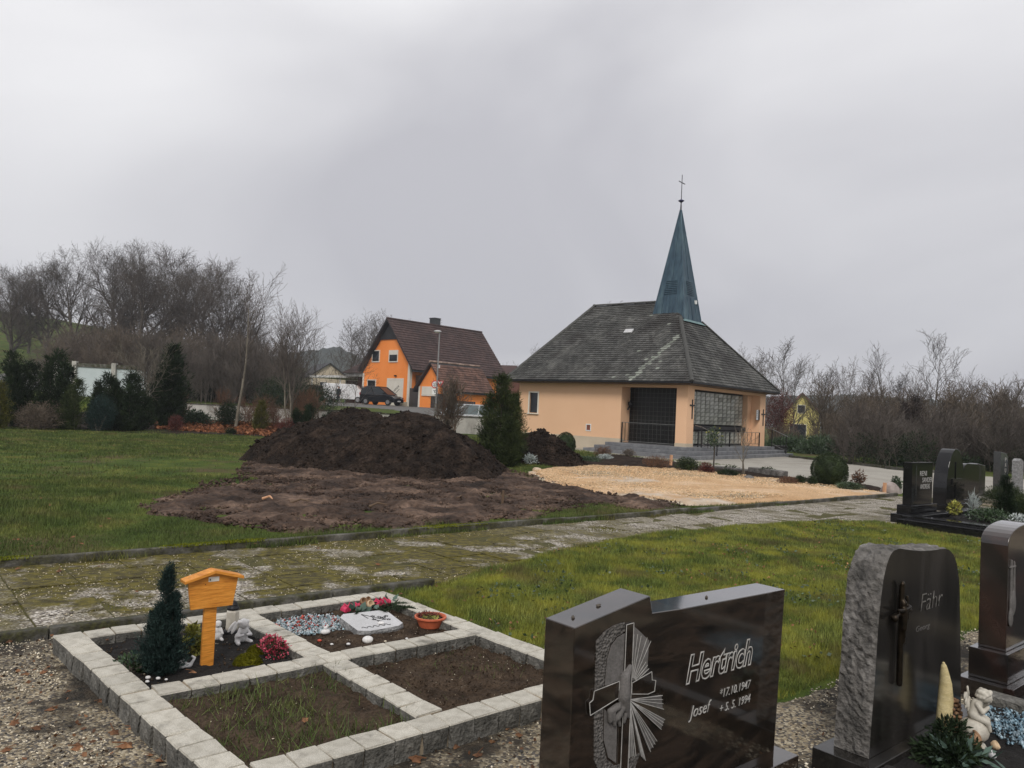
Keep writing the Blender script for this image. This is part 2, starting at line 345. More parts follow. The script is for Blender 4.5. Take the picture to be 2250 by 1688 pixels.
M['dusky'] = mat('dusky_polished', [(.008, .0075, .007), (.018, .0165, .015), (.032, .029, .027)], scale=2.2, rough=.16, spec=.45, stretch=(3, 3, .7), fine=.25, bscale=180, dist=.6)
M['redstone'] = mat('red_brown_polished', [(.007, .006, .0055), (.012, .009, .008), (.034, .018, .014), (.007, .006, .006)], scale=2.0, rough=.14, spec=.6, dist=.9, fine=.2, bscale=160, coat=1.3)
M['blackstone'] = mat('black_polished', [(.006, .006, .007), (.012, .012, .013)], scale=6, rough=.09, spec=.4, fine=.1)
M['darkgrey_stone'] = mat('dark_grey_polished', [(.025, .027, .03), (.04, .043, .047)], scale=12, rough=.16, spec=1.0, fine=.2)
M['orange_wood'] = mat('orange_wood', [(.40, .135, .018), (.64, .25, .035), (.80, .36, .065)], scale=9, rough=.55, stretch=(1, 1, 12), fine=.16, bscale=30, spec=.35, bump=.25, bdist=.002, stops=(.25, .75))
M['white_paint'] = mat('white_paint', [(.72, .72, .70), (.80, .80, .78)], scale=3, rough=.5, fine=.04)
M['white_plaster'] = mat('white_figure_plaster', [(.62, .61, .60), (.74, .73, .72)], scale=12, rough=.75, fine=.1, bscale=60)
M['cream_plaster'] = mat('cream_figure_plaster', [(.42, .39, .33), (.56, .53, .46)], scale=14, rough=.8, fine=.15, bscale=50)
M['terracotta'] = mat('terracotta_plastic', [(.52, .115, .05), (.60, .15, .07)], scale=4, rough=.5)
M['plaque'] = mat('plaque_stone', [(.46, .46, .46), (.55, .55, .56)], scale=10, rough=.6, bump=.3, bscale=150, fine=.15, bdist=.004)
M['plaque_side'] = mat('plaque_rough_side', [(.14, .14, .14), (.34, .34, .34)], scale=16, rough=.9, bump=1, bscale=60, fine=.3)
M['lantern_glass'] = mat('lantern_glass', [(.42, .39, .33), (.55, .52, .45)], scale=10, rough=.25, spec=.6, fine=.1)
M['bark'] = mat('bark', [(.045, .038, .030), (.085, .072, .058), (.13, .115, .095)], scale=6, rough=.95, bump=.5, bscale=30, stretch=(1, 1, .3), objrnd=.2)
M['bark_pale'] = mat('bark_pale', [(.10, .086, .066), (.165, .145, .112), (.24, .215, .17)], scale=6, rough=.95, bump=.5, bscale=30, stretch=(1, 1, .3))
M['twig'] = mat('twig', [(.070, .058, .050), (.115, .096, .082)], scale=.6, rough=.95, fine=.2, objrnd=.25, bscale=2)
M['twig_red'] = mat('twig_red', [(.10, .055, .035), (.16, .085, .05)], scale=2, rough=.95, fine=.2, island=.3)
M['twig_brown'] = mat('twig_brown', [(.085, .065, .048), (.15, .118, .088)], scale=1, rough=.95, fine=.25, bscale=4)
M['yew'] = mat('yew_leaf', [(.008, .016, .007), (.014, .026, .010), (.026, .040, .014)], scale=2, rough=.7, island=.45, spec=.2)
M['thuja'] = mat('thuja_leaf', [(.018, .028, .010), (.032, .046, .014), (.060, .072, .024)], scale=2.5, rough=.8, island=.4, spec=.2)
M['thuja_gold'] = mat('golden_thuja_leaf', [(.035, .042, .010), (.075, .075, .016), (.12, .105, .024)], scale=3, rough=.8, island=.4, spec=.2)
M['blue_conifer'] = mat('blue_conifer_leaf', [(.010, .022, .020), (.018, .036, .032), (.032, .058, .050)], scale=9, rough=.8, island=.45, spec=.2)
M['box'] = mat('box_leaf', [(.012, .022, .007), (.024, .040, .012), (.045, .065, .02)], scale=5, rough=.6, island=.4, spec=.3)
M['laurel'] = mat('laurel_leaf', [(.018, .035, .014), (.04, .07, .03), (.07, .11, .05)], scale=4, rough=.4, island=.4, spec=.5)
M['red_leaf'] = mat('red_leaf', [(.07, .016, .012), (.12, .035, .025)], scale=3, rough=.7, island=.5)
M['dry_leaf'] = mat('dry_leaf', [(.09, .040, .022), (.17, .080, .038), (.27, .15, .075)], scale=5, rough=.8, island=.45, objrnd=.35, spec=.3)
M['leaf_bed'] = mat('leaf_bed', [(.09, .034, .018), (.19, .075, .035), (.30, .14, .070)], scale=3, rough=.85, island=.6, spec=.2)
M['silver_leaf'] = mat('silver_leaf', [(.30, .34, .33), (.50, .54, .52)], scale=5, rough=.8, island=.35)
M['pink'] = mat('pink_flower', [(.28, .012, .035), (.48, .05, .10), (.62, .22, .26)], scale=16, rough=.7, island=.4)
M['pink_fabric'] = mat('pink_ribbon', [(.42, .014, .06), (.60, .05, .12)], scale=20, rough=.6)
M['yellow_green'] = mat('yellow_green_leaf', [(.14, .16, .03), (.30, .30, .06), (.42, .38, .10)], scale=12, rough=.6, island=.4)
M['spruce'] = mat('spruce_sprig', [(.012, .028, .012), (.03, .055, .022)], scale=6, rough=.7, island=.4)
M['euca'] = mat('grey_green_leaf', [(.05, .09, .07), (.10, .15, .12)], scale=8, rough=.7, island=.3)
M['van_white'] = mat('van_paint', [(.74, .75, .76), (.80, .81, .82)], scale=1, rough=.3, fine=0, coat=.5)
M['car_black'] = mat('black_paint', [(.008, .009, .012), (.012, .013, .017)], scale=1, rough=.2, fine=0, coat=.8)
M['car_silver'] = mat('silver_paint', [(.62, .66, .68), (.70, .73, .75)], scale=1, rough=.3, fine=0, coat=.6, metal=.2)
M['car_red'] = mat('dark_red_paint', [(.05, .010, .010), (.07, .013, .012)], scale=1, rough=.3, fine=0, coat=.6)
M['car_glass'] = mat('car_glass', [(.02, .024, .028), (.03, .035, .04)], rough=.05, spec=.25, fine=0)
M['car_glass_pale'] = mat('windscreen_pale', [(.16, .20, .21), (.22, .26, .27)], rough=.08, spec=.7, fine=0)
M['tyre'] = mat('tyre', [(.012, .012, .012), (.02, .02, .02)], rough=.85)
M['rim'] = mat('wheel_rim', [(.35, .35, .36), (.45, .45, .46)], rough=.35, metal=.7)
M['red_light'] = mat('red_lens', [(.45, .02, .02), (.55, .03, .03)], rough=.3)
M['sign_red'] = mat('sign_red', [(.55, .02, .03), (.60, .03, .04)], rough=.5)
M['sign_grey'] = mat('sign_back_grey', [(.2, .2, .2), (.25, .25, .25)], rough=.5)
M['anthracite'] = mat('anthracite_board', [(.030, .032, .035), (.045, .047, .050)], scale=2, rough=.6, objrnd=.15)
M['street'] = mat('street_asphalt', [(.10, .098, .092), (.15, .148, .14)], scale=.8, rough=.9, bump=.3, bscale=40, fine=.2)
M['render_wall'] = mat('weathered_white_wall', [(.40, .385, .345), (.52, .50, .46)], scale=1.2, rough=.9, bump=.2, bscale=30, stretch=(1, 1, .35), detail=8)
overlay(M['render_wall'], ((.09, .085, .075), (.16, .15, .13)), .8, .52, .66, seed=14, amount=.75, detail=10, coord='World', stretch=(1, 1, .4))
M['panel_pale'] = mat('pale_blue_white_panel', [(.50, .57, .58), (.56, .62, .63)], scale=1, rough=.7)
M['brick_red'] = mat('brick_red', [(.17, .06, .04), (.23, .085, .055)], scale=2, rough=.9)
M['yellow'] = mat('yellow_plaster', [(.52, .45, .15), (.60, .52, .19)], scale=1, rough=.9)
M['skin'] = mat('skin', [(.40, .22, .16), (.46, .26, .19)], rough=.6)
M['navy'] = mat('navy_cloth', [(.010, .012, .022), (.018, .020, .034)], scale=5, rough=.9)
M['hair'] = mat('dark_hair', [(.015, .012, .01), (.03, .022, .018)], rough=.7)
M['far_wood'] = mat('far_wood', [(.020, .028, .020), (.035, .042, .032), (.055, .058, .045)], scale=.05, rough=1, fine=.35, bscale=.35, spec=0)
M['stake'] = mat('stake_wood', [(.55, .30, .17), (.66, .38, .22)], scale=4, rough=.8, stretch=(1, 1, .3))
M['stone_pale'] = mat('pale_boulder', [(.26, .22, .20), (.38, .33, .31)], scale=3, rough=.9, bump=.5, bscale=12)
M['horn'] = mat('straw_horn', [(.55, .45, .22), (.68, .58, .33)], scale=14, rough=.8, bump=.4, bscale=80, stretch=(1, 1, 4), fine=.15)
M['orchid_brown'] = mat('wooden_rose', [(.14, .07, .035), (.26, .15, .08), (.36, .22, .13)], scale=9, rough=.7, island=.2)
M['blue_glass'] = mat('blue_glass_chips', [(.06, .12, .17), (.16, .26, .32), (.36, .45, .50)], scale=20, rough=.2, island=.6, spec=.7)
M['glass_chips'] = mat('glass_chips', [(.10, .20, .21), (.28, .36, .40), (.55, .60, .62)], scale=30, rough=.25, island=.6, spec=.6)
M['glass_red'] = mat('red_glass_chips', [(.30, .04, .03), (.45, .09, .06)], scale=30, rough=.25, island=.4)
M['cup'] = mat('pale_pod', [(.50, .36, .22), (.62, .47, .31)], scale=10, rough=.7)
M['berry'] = mat('berry', [(.45, .05, .03), (.55, .09, .05)], rough=.4)

# ------------------------------------------------------------------ terrain
def dwall(x, y): return y - (39.6 - .30 * np.minimum(x, 0))
def height(x, y):
    x = np.asarray(x, float); y = np.asarray(y, float)
    s, t = ST(x, y)
    left = 1 - sstep(-1.0, 4.0, x)
    dw = dwall(x, y)
    h = .28 * sstep(-11, 0, dw) * left
    step = sstep(.12, .7, dw)
    up = .98 + np.clip(dw * .0155, 0, .62) - .28
    behind = .28 + up; low = .30 + np.clip((y - 44) * .045, 0, 1.27)
    behind = low + (behind - low) * sstep(-5, -10, x)
    h = h + (behind - .28) * step * left
    hill = 17 * sstep(-14, -120, x) * sstep(50, 175, y)
    h = h + hill - .9 * sstep(18, 60, x) * sstep(45, 90, y) 
    h = h + .035 * fbm(x * .35, y * .35, 3) * 2 * (t > 8.3)
    # the paved path is let into the ground
    path = ((t > 5.70) & (t < 8.17) & (s < 19.2))
    h = np.where(path, -.07, h)
    return h
def grid_ground():
    xs = np.concatenate([np.arange(-320, -60, 8.0), np.arange(-60, -14, 1.0), np.arange(-14, 16, .25), np.arange(16, 60, 1.0), np.arange(60, 520, 10.0)])
    ys = np.concatenate([np.arange(-30, 0, 3.0), np.arange(0, 24, .25), np.arange(24, 60, .3), np.arange(60, 130, 1.6), np.arange(130, 640, 12.0)])
    X, Y = np.meshgrid(xs, ys); Z = height(X, Y)
    n, k = X.shape; V = np.stack([X, Y, Z], -1).reshape(-1, 3)
    i = np.arange(n * k).reshape(n, k); F = np.stack([i[:-1, :-1], i[:-1, 1:], i[1:, 1:], i[1:, :-1]], -1).reshape(-1, 4)
    return np_obj('ground', V, F, M['grass'], smooth=True)
tag(grid_ground(), kind='structure')

def inpoly(x, y, P):
    c = np.zeros(x.shape, bool); n = len(P); j = n - 1
    for i in range(n):
        xi, yi = P[i]; xj, yj = P[j]
        c ^= ((yi > y) != (yj > y)) & (x < (xj - xi) * (y - yi) / (yj - yi + 1e-12) + xi); j = i
    return c
def sdist(x, y, P):
    d = np.full(x.shape, 1e9); n = len(P)
    for i in range(n):
        ax, ay = P[i]; bx, by = P[(i + 1) % n]; ex, ey = bx - ax, by - ay; L = ex * ex + ey * ey + 1e-12
        t = np.clip(((x - ax) * ex + (y - ay) * ey) / L, 0, 1); d = np.minimum(d, np.hypot(x - ax - t * ex, y - ay - t * ey))
    return np.where(inpoly(x, y, P), d, -d)
def sheet(name, P, res, zf, mat_, wob=.15, wf=1.5, seed=0, margin=.25, smooth=True, kind='structure', off=.012, slope=.12, base=None, bias=0.0):
    """organic-edged sheet over the ground: z = ground + off + relief, sinking under the ground at its border"""
    P = [(p[0], p[1]) for p in P]
    x0 = min(p[0] for p in P) - .5; x1 = max(p[0] for p in P) + .5; y0 = min(p[1] for p in P) - .5; y1 = max(p[1] for p in P) + .5
    X, Y = np.meshgrid(np.arange(x0, x1, res), np.arange(y0, y1, res))
    D_ = sdist(X, Y, P) + wob * 2 * fbm(X * wf, Y * wf, seed, 4) - bias
    B = height(X, Y) if base is None else np.full(X.shape, base)
    Z = B + np.where(D_ > 0, np.minimum(off, D_ * slope) + zf(X, Y, D_), D_ * slope * 2 - .004)
    keep = D_ > -margin; i = np.arange(X.size).reshape(X.shape)
    kc = keep[:-1, :-1] & keep[:-1, 1:] & keep[1:, 1:] & keep[1:, :-1]
    F = np.stack([i[:-1, :-1], i[:-1, 1:], i[1:, 1:], i[1:, :-1]], -1)[kc]
    V = np.stack([X, Y, Z], -1).reshape(-1, 3); used = np.unique(F); mp = np.zeros(len(V), int); mp[used] = np.arange(len(used))
    o = np_obj(name, V[used], mp[F], mat_, smooth=smooth)
    if kind: o['kind'] = kind
    return o
def pl(*pts, z=0.0): return [tuple(onz(x, y, z))[:2] for x, y in pts]
def pst(*pts): return [tuple(W(s, t))[:2] for s, t in pts]

# far wooded hills all round, blue with distance
def far_hills():
    prof = [(-900, 690), (-300, 700), (0, 704), (60, 728), (200, 775), (500, 800), (690, 770), (740, 762), (800, 790), (900, 815), (1100, 838), (1250, 850), (1700, 872), (1850, 868), (1950, 872), (2100, 884), (2250, 898), (2500, 915), (3200, 940)]
    rows = []; R_ = 640
    az = []; zt = []
    for px_, py_ in prof:
        p = at(px_, py_, 600.0); az.append(math.atan2(p.x, p.y)); zt.append(1.6 + (p.z - 1.6) * R_ / math.hypot(p.x, p.y))
    A = np.linspace(az[0], az[-1], 900); Z = np.interp(A, az, zt)
    k = 16; V = []
    for j in range(k):
        f = j / (k - 1); r = R_ - 150 * (1 - f) ** 1.1 + 12 * fbm(A * 60, A * 0 + j * .7, 5)
        z = -2 + (Z + 2) * (1 - (1 - f) ** 1.7) + (3.2 * fbm(A * 260, A * 0 + j * 1.3, 9, 3) + 2.2 * fbm(A * 900, A * 0 + j * 2.1, 2, 2)) * (f > .02) 
        V.append(np.stack([np.sin(A) * r, np.cos(A) * r, z], -1))
    V = np.array(V).reshape(-1, 3); i = np.arange(len(V)).reshape(k, -1)
    F = np.stack([i[:-1, :-1], i[:-1, 1:], i[1:, 1:], i[1:, :-1]], -1).reshape(-1, 4)
    tag(np_obj('wooded_hills', V, F, M['far_wood']), kind='structure')
far_hills()

# haze: one even box of air
_hz = MB().box(-700, 700, -40, 700, -6, 110).build('haze', M['glass']); _hz.data.materials.clear()
hm = bpy.data.materials.new('haze_air'); hm.use_nodes = True; T = hm.node_tree; T.nodes.clear()
_o = T.nodes.new('ShaderNodeOutputMaterial'); _v = T.nodes.new('ShaderNodeVolumePrincipled')
_v.inputs['Color'].default_value = (.80, .84, .90, 1); _v.inputs['Density'].default_value = .0006; _v.inputs['Anisotropy'].default_value = .2
T.links.new(_v.outputs[0], _o.inputs['Volume']); _hz.data.materials.append(hm); _hz['kind'] = 'stuff'

# gravel bed round the graves in front
sheet('gravel_bed', pst((-7, -4), (16, -4), (16, 2.0), (13.3, 2.0), (9, 2.33), (3.45, 2.4), (3.42, 4.2), (3.5, 5.66), (-7, 5.66)), .06,
      lambda X, Y, D: .02 * fbm(X * 6, Y * 6, 4) + .02 * fbm(X * 1.3, Y * 1.3, 8), M['gravel'], wob=.10, wf=3, off=.012)
sheet('gravel_bed', pst((12.55, 3.0), (13.35, 3.0), (13.45, 5.9), (13.7, 6.35), (13.0, 6.5), (12.75, 5.5)), .08,
      lambda X, Y, D: .02 * fbm(X * 6, Y * 6, 4), M['gravel'], wob=.10, wf=3, off=.012)

# worn earth, gravel pad and plaza
sheet('bare_earth', pl((330, 1118), (365, 1095), (420, 1078), (480, 1062), (520, 1040), (560, 1005), (700, 990), (900, 980), (1080, 1000), (1120, 1030), (1165, 1045), (1200, 1060), (1300, 1074), (1420, 1092), (1515, 1104), (1500, 1122), (1400, 1122), (1330, 1116), (1250, 1122), (1190, 1142), (1100, 1153), (950, 1166), (800, 1178), (700, 1180), (620, 1176), (540, 1164), (470, 1152), (400, 1140)), .06,
      lambda X, Y, D: np.clip(D * .06, 0, .03) + .20 * np.abs(fbm(X * 1.3, Y * 2.2, 31, 5)) + .17 * fbm(X * 5, Y * 5, 6, 4) * np.clip(D * 2, 0, 1) - .02, M['mud'], wob=.75, wf=1.1, off=.008, margin=.3, slope=.06, bias=.12)
def gravel_relief(X, Y, D):
    z = .10 * fbm(X * .7, Y * .7, 12, 3) + .045 * fbm(X * 4, Y * 4, 3, 3)
    for px_, py_, r in ((1310, 1046, 1.1), (1500, 1046, .9), (1560, 1098, .8), (1820, 1072, 1.0), (1640, 1095, .7)):
        p = onz(px_, py_); z = z - .14 * np.exp(-((X - p.x) ** 2 + (Y - p.y) ** 2) / (r * .55) ** 2)
    return z * np.clip(D * 2.5, 0, 1) + .05
sheet('gravel_pad', pl((1165, 1040), (1215, 1030), (1300, 1026), (1400, 1028), (1480, 1034), (1580, 1043), (1700, 1055), (1800, 1068), (1900, 1080), (1965, 1089), (1850, 1096), (1700, 1106), (1600, 1112), (1510, 1114), (1480, 1106), (1400, 1098), (1290, 1082), (1200, 1062)), .07,
      gravel_relief, M['orange_gravel'], wob=.12, wf=1.6, off=.03)
sheet('forecourt', [tuple(onz(1235, 988))[:2], tuple(onz(1330, 1000))[:2], (5.6, 26.4), (6.9, 23.6), (8.3, 21.3), tuple(onz(1960, 1078))[:2], (9.9, 18.6), (10.6, 17.5), (13, 19), (17, 23), (19, 27), (17.0, 28.6), tuple(onz(1990, 1036))[:2], tuple(onz(1860, 1020))[:2], tuple(onz(1735, 1006))[:2], (13.5, 41), (4, 46), (1.5, 40)], .25,
      lambda X, Y, D: .006 * fbm(X * 2, Y * 2, 3), M['forecourt'], wob=.10, wf=1.0, off=.022, slope=.2, margin=.6)
sheet('planting_bed', pl((1250, 1012), (1330, 1000), (1400, 1008), (1500, 1020), (1560, 1032), (1650, 1040), (1760, 1055), (1850, 1062), (1960, 1078), (1965, 1088), (1900, 1080), (1800, 1068), (1700, 1055), (1580, 1043), (1480, 1034), (1400, 1028), (1300, 1026), (1240, 1028)), .1,
      lambda X, Y, D: .14 * np.clip(D, 0, .5) + .07 * fbm(X * 3, Y * 3, 3), M['soil'], wob=.12, off=.04)
sheet('leaf_litter_bed', [tuple(onz(340, 952, .05))[:2], tuple(onz(480, 953, .05))[:2], tuple(onz(645, 962, .05))[:2], (-8.6, 41.9), (-12, 43.0), (-20, 45.4), (-26, 47), (-27, 34)], .25,
      lambda X, Y, D: .05 * fbm(X, Y, 4), M['soil'], wob=.3, off=.03)
sheet('street', [(-40, 95), (-40, 74), (-24, 80), (-14, 76.5), (-8.5, 69), (-1, 60), (8, 47), (3, 44), (-3, 47), (-8, 58), (-14, 66), (-24, 70), (-45, 68), (-60, 70), (-60, 100)], .5,
      lambda X, Y, D: 0 * X, M['street'], wob=.02, off=.03, slope=.1)
# the street runs on past the houses
sheet('street', [(-11.5, 79.6), (-15.8, 83.8), (-24, 91), (-40, 97), (-40, 93.5), (-25, 78), (-14, 74.5), (-8.5, 67), (-3, 58), (-1, 60), (-6.0, 70.6)], .5,
      lambda X, Y, D: 0 * X, M['street'], wob=.02, off=.036, slope=.1)

# ------------------------------------------------------------------ path with slabs and kerb stones
path = thing('path', None, None); path['kind'] = 'structure'; path.rotation_euler = (0, 0, A40)
pb = MB().box(-9, 19.3, 5.78, 8.11, -.09, -.0055).build('path_bedding', M['joint'], path); pb['kind'] = 'structure'
slab_meshes = []
for i in range(6):
    b = MB(); w = .241; j = lambda: random.uniform(-.004, .004)
    b.hexa([(-w, -w, -.05), (w, -w, -.05), (w, w, -.05), (-w, w, -.05)] + [(x_ * (w - .005) + j(), y_ * (w - .005) + j(), 0 + j() * .5) for x_, y_ in ((-1, -1), (1, -1), (1, 1), (-1, 1))])
    slab_meshes.append(b.mesh('slab', M['slab']))
for i in range(-11, 39):
    for k in range(5):
        s_, t_ = i * .486 + .24, 5.79 + .232 + k * .466
        o = link(bpy.data.objects.new('slab', random.choice(slab_meshes)), path)
        o.scale = (1, .955, 1)
        o.location = (s_ + random.uniform(-.003, .003), t_, random.uniform(-.006, .006)); o.rotation_euler = (random.uniform(-.012, .012), random.uniform(-.012, .012), random.uniform(-.008, .008) + (PI if random.random() < .5 else 0))
def kerb(name, s0, s1, t, w, ztop, L=1.0, zt=None):
    k = thing(name, None, None); k['kind'] = 'structure'; k.rotation_euler = (0, 0, A40)
    ms = [MB().box(0, L - .006, -w / 2, w / 2, -.18, 0).mesh('kerb_stone', M['concrete']) for _ in range(1)]
    n = int(round((s1 - s0) / L))
    for i in range(n):
        o = link(bpy.data.objects.new('kerb_stone', ms[0]), k)
        o.location = (s0 + i * L, t + random.uniform(-.006, .006), ztop + random.uniform(-.008, .008)); o.rotation_euler = (random.uniform(-.02, .02), random.uniform(-.006, .006), random.uniform(-.004, .004))
        b = o.modifiers.new('bevel', 'BEVEL'); b.width = .012; b.segments = 2
    return k
kerb('far_kerb', -6, 19, 8.15, .075, .075)
kerb('near_kerb', -6, 4, 5.73, .075, .065)
kerb('near_kerb', 11.9, 12.9, 6.5, .06, .03)
# kerb between forecourt and the shrub border
fk = thing('forecourt_kerb', None, None); fk['kind'] = 'structure'
for p, q in ((onz(1735, 1006), onz(1860, 1020)), (onz(1860, 1020), onz(1990, 1036)), (onz(1990, 1036), Vector((17, 28.4, 0)))):
    n = max(2, int((q - p).length))
    for i in range(n):
        a = p.lerp(q, i / n); b = p.lerp(q, (i + .97) / n)
        MB().beam(a + Vector((0, 0, .04)), b + Vector((0, 0, .04)), .1, .16).build('kerb_stone', M['concrete'], fk)

# ------------------------------------------------------------------ scatter: blades, pebbles, leaves
def blades(name, n, region, hmin, hmax, width, mask=None, mat_=None, zf=None, lean=.6, kind='stuff', seed=1, patch=None):
    r = np.random.default_rng(seed); (s0, s1, t0, t1) = region
    s_ = r.uniform(s0, s1, n); t_ = r.uniform(t0, t1, n)
    x = s_ * math.cos(A40) - t_ * math.sin(A40); y = s_ * math.sin(A40) + t_ * math.cos(A40)
    k = np.ones(n, bool) if mask is None else mask(x, y, s_, t_, r)
    x, y, s_, t_ = x[k], y[k], s_[k], t_[k]; n = len(x)
    z = height(x, y) if zf is None else zf(x, y)
    dist = np.hypot(x, y); hh = r.uniform(hmin, hmax, n) * (0.6 + 1.1 * vnoise(x * 2.2, y * 2.2, 5)); wd_ = width * np.maximum(1, dist / 7) * r.uniform(.6, 1.3, n)
    a = r.uniform(0, 2 * PI, n); dx, dy = np.cos(a), np.sin(a); b = r.uniform(0, 2 * PI, n); ln = r.uniform(0, lean, n) * hh
    base = np.stack([x, y, z - .004], -1); w3 = np.stack([dx * wd_ / 2, dy * wd_ / 2, 0 * x], -1)
    tip = base + np.stack([np.cos(b) * ln, np.sin(b) * ln, hh], -1)
    V = np.empty((n, 3, 3)); V[:, 0] = base - w3; V[:, 1] = base + w3; V[:, 2] = tip
    o = np_obj(name, V.reshape(-1, 3), np.arange(3 * n).reshape(n, 3), mat_ or M['blade']); o['kind'] = kind
    return o
def infov(x, y, m_=1.22):
    return (y > .5) & (np.abs(x) < y * .70 * m_ + .3)
MUD_P = pl((330, 1118), (420, 1078), (520, 1040), (560, 1005), (900, 980), (1120, 1030), (1200, 1060), (1515, 1104), (1500, 1122), (1400, 1122), (1330, 1116), (1250, 1122), (1190, 1142), (1100, 1153), (950, 1166), (800, 1178), (700, 1180), (620, 1176), (540, 1164), (470, 1152), (400, 1140))
PAD_P = pl((1165, 1040), (1300, 1026), (1480, 1034), (1700, 1055), (1965, 1089), (1700, 1106), (1510, 1114), (1400, 1098), (1200, 1062))
def lawn_left(x, y, s_, t_, r):
    d = sdist(x, y, MUD_P); e = sdist(x, y, PAD_P)
    worn = fbm(x * .45, y * .45, 77, 4) * 2
    dn = d + 1.5 * fbm(x * 1.1, y * 1.1, 0, 4) - .12
    c = onz(470, 1020); worn = worn + .9 * np.exp(-((x - c.x) ** 2 + (y - c.y) ** 2) / 12.0) + .7 * np.exp(-np.clip(-dn, 0, 9) * 1.3)
    return infov(x, y) & (dn < .05) & (e < -.1) & (r.random(len(x)) > np.clip(worn, .02, .93)) & (dwall(x, y) < -3.2) & ~((x > -17.5) & (x < -8.6) & (dwall(x, y) > -10.0 + .5 * fbm(x, y, 3)))
blades('lawn_grass', 380000, (-5, 16, 8.2, 16), .018, .055, .0065, lawn_left, seed=2)
blades('lawn_grass', 240000, (-2, 24, 16, 37), .02, .055, .009, lawn_left, seed=3)
# turf hump that has grown over the paving
HUMP = [(3.6, 5.45), (4.2, 5.75), (5.7, 6.3), (7, 6.62), (8, 6.75), (10, 6.7), (12, 6.4), (13.2, 5.9), (12.9, 4.6), (12.6, 2.4), (7, 2.5), (3.5, 2.6), (3.4, 5.3)]
def hump_rel(X, Y, D): return np.clip(D * .35, 0, .035) + .03 * fbm(X * 2.5, Y * 2.5, 3)
sheet('lawn', pst(*HUMP), .10, hump_rel, M['lawn_moss'], wob=.12, wf=1.4, off=.01, base=-.005)
def hump_z(x, y):
    D = sdist(x, y, pst(*HUMP)) + .24 * fbm(x * 1.4, y * 1.4, 0, 4)
    return np.where(D > 0, -.005 + np.minimum(.01, D * .12) + hump_rel(x, y, D), 0.0)
def lawn_right(x, y, s_, t_, r):
    edge = np.interp(s_, [3.3, 4.2, 5.7, 8, 10, 12, 13.2], [5.66, 5.75, 6.3, 6.75, 6.7, 6.4, 5.9]) + .35 * fbm(x * 1.2, y * 1.2, 12)
    low = np.interp(s_, [3.3, 3.9, 5, 7, 9, 12, 14], [2.9, 2.42, 2.4, 2.38, 2.3, 2.2, 2.2]) + .3 * fbm(x * 2, y * 2, 22)
    right = np.interp(t_, [2, 4.2, 5.6, 6.6], [12.7, 12.65, 12.85, 13.2])
    return infov(x, y, 1.25) & (t_ < edge) & (t_ > low) & (s_ > 3.40 + .1 * fbm(x * 5, y * 5, 2)) & (s_ < right) & (r.random(len(x)) > np.clip(2.2 * fbm(x * 1.7, y * 1.7, 9), .04, .85))
blades('lawn_grass', 420000, (3.3, 13.6, 2.0, 7.2), .014, .050, .0062, lawn_right, M['blade_moss'], seed=4, zf=hump_z)
# weeds along kerbs
def kerb_weeds(x, y, s_, t_, r):
    return infov(x, y) & (vnoise(s_ * 1.6, t_ * 0, 4) > .52) & (r.random(len(x)) < .9)
blades('kerb_weeds', 9000, (-5, 14, 8.05, 8.13), .03, .08, .006, kerb_weeds, seed=11, zf=lambda x, y: 0 * x)
blades('kerb_weeds', 7000, (-5, 14, 8.19, 8.28), .04, .11, .006, lambda x, y, s_, t_, r: infov(x, y), seed=12, zf=lambda x, y: 0 * x + .02)
blades('kerb_weeds', 4500, (-5, 4.0, 5.79, 5.85), .02, .06, .005, kerb_weeds, seed=13, zf=lambda x, y: 0 * x)

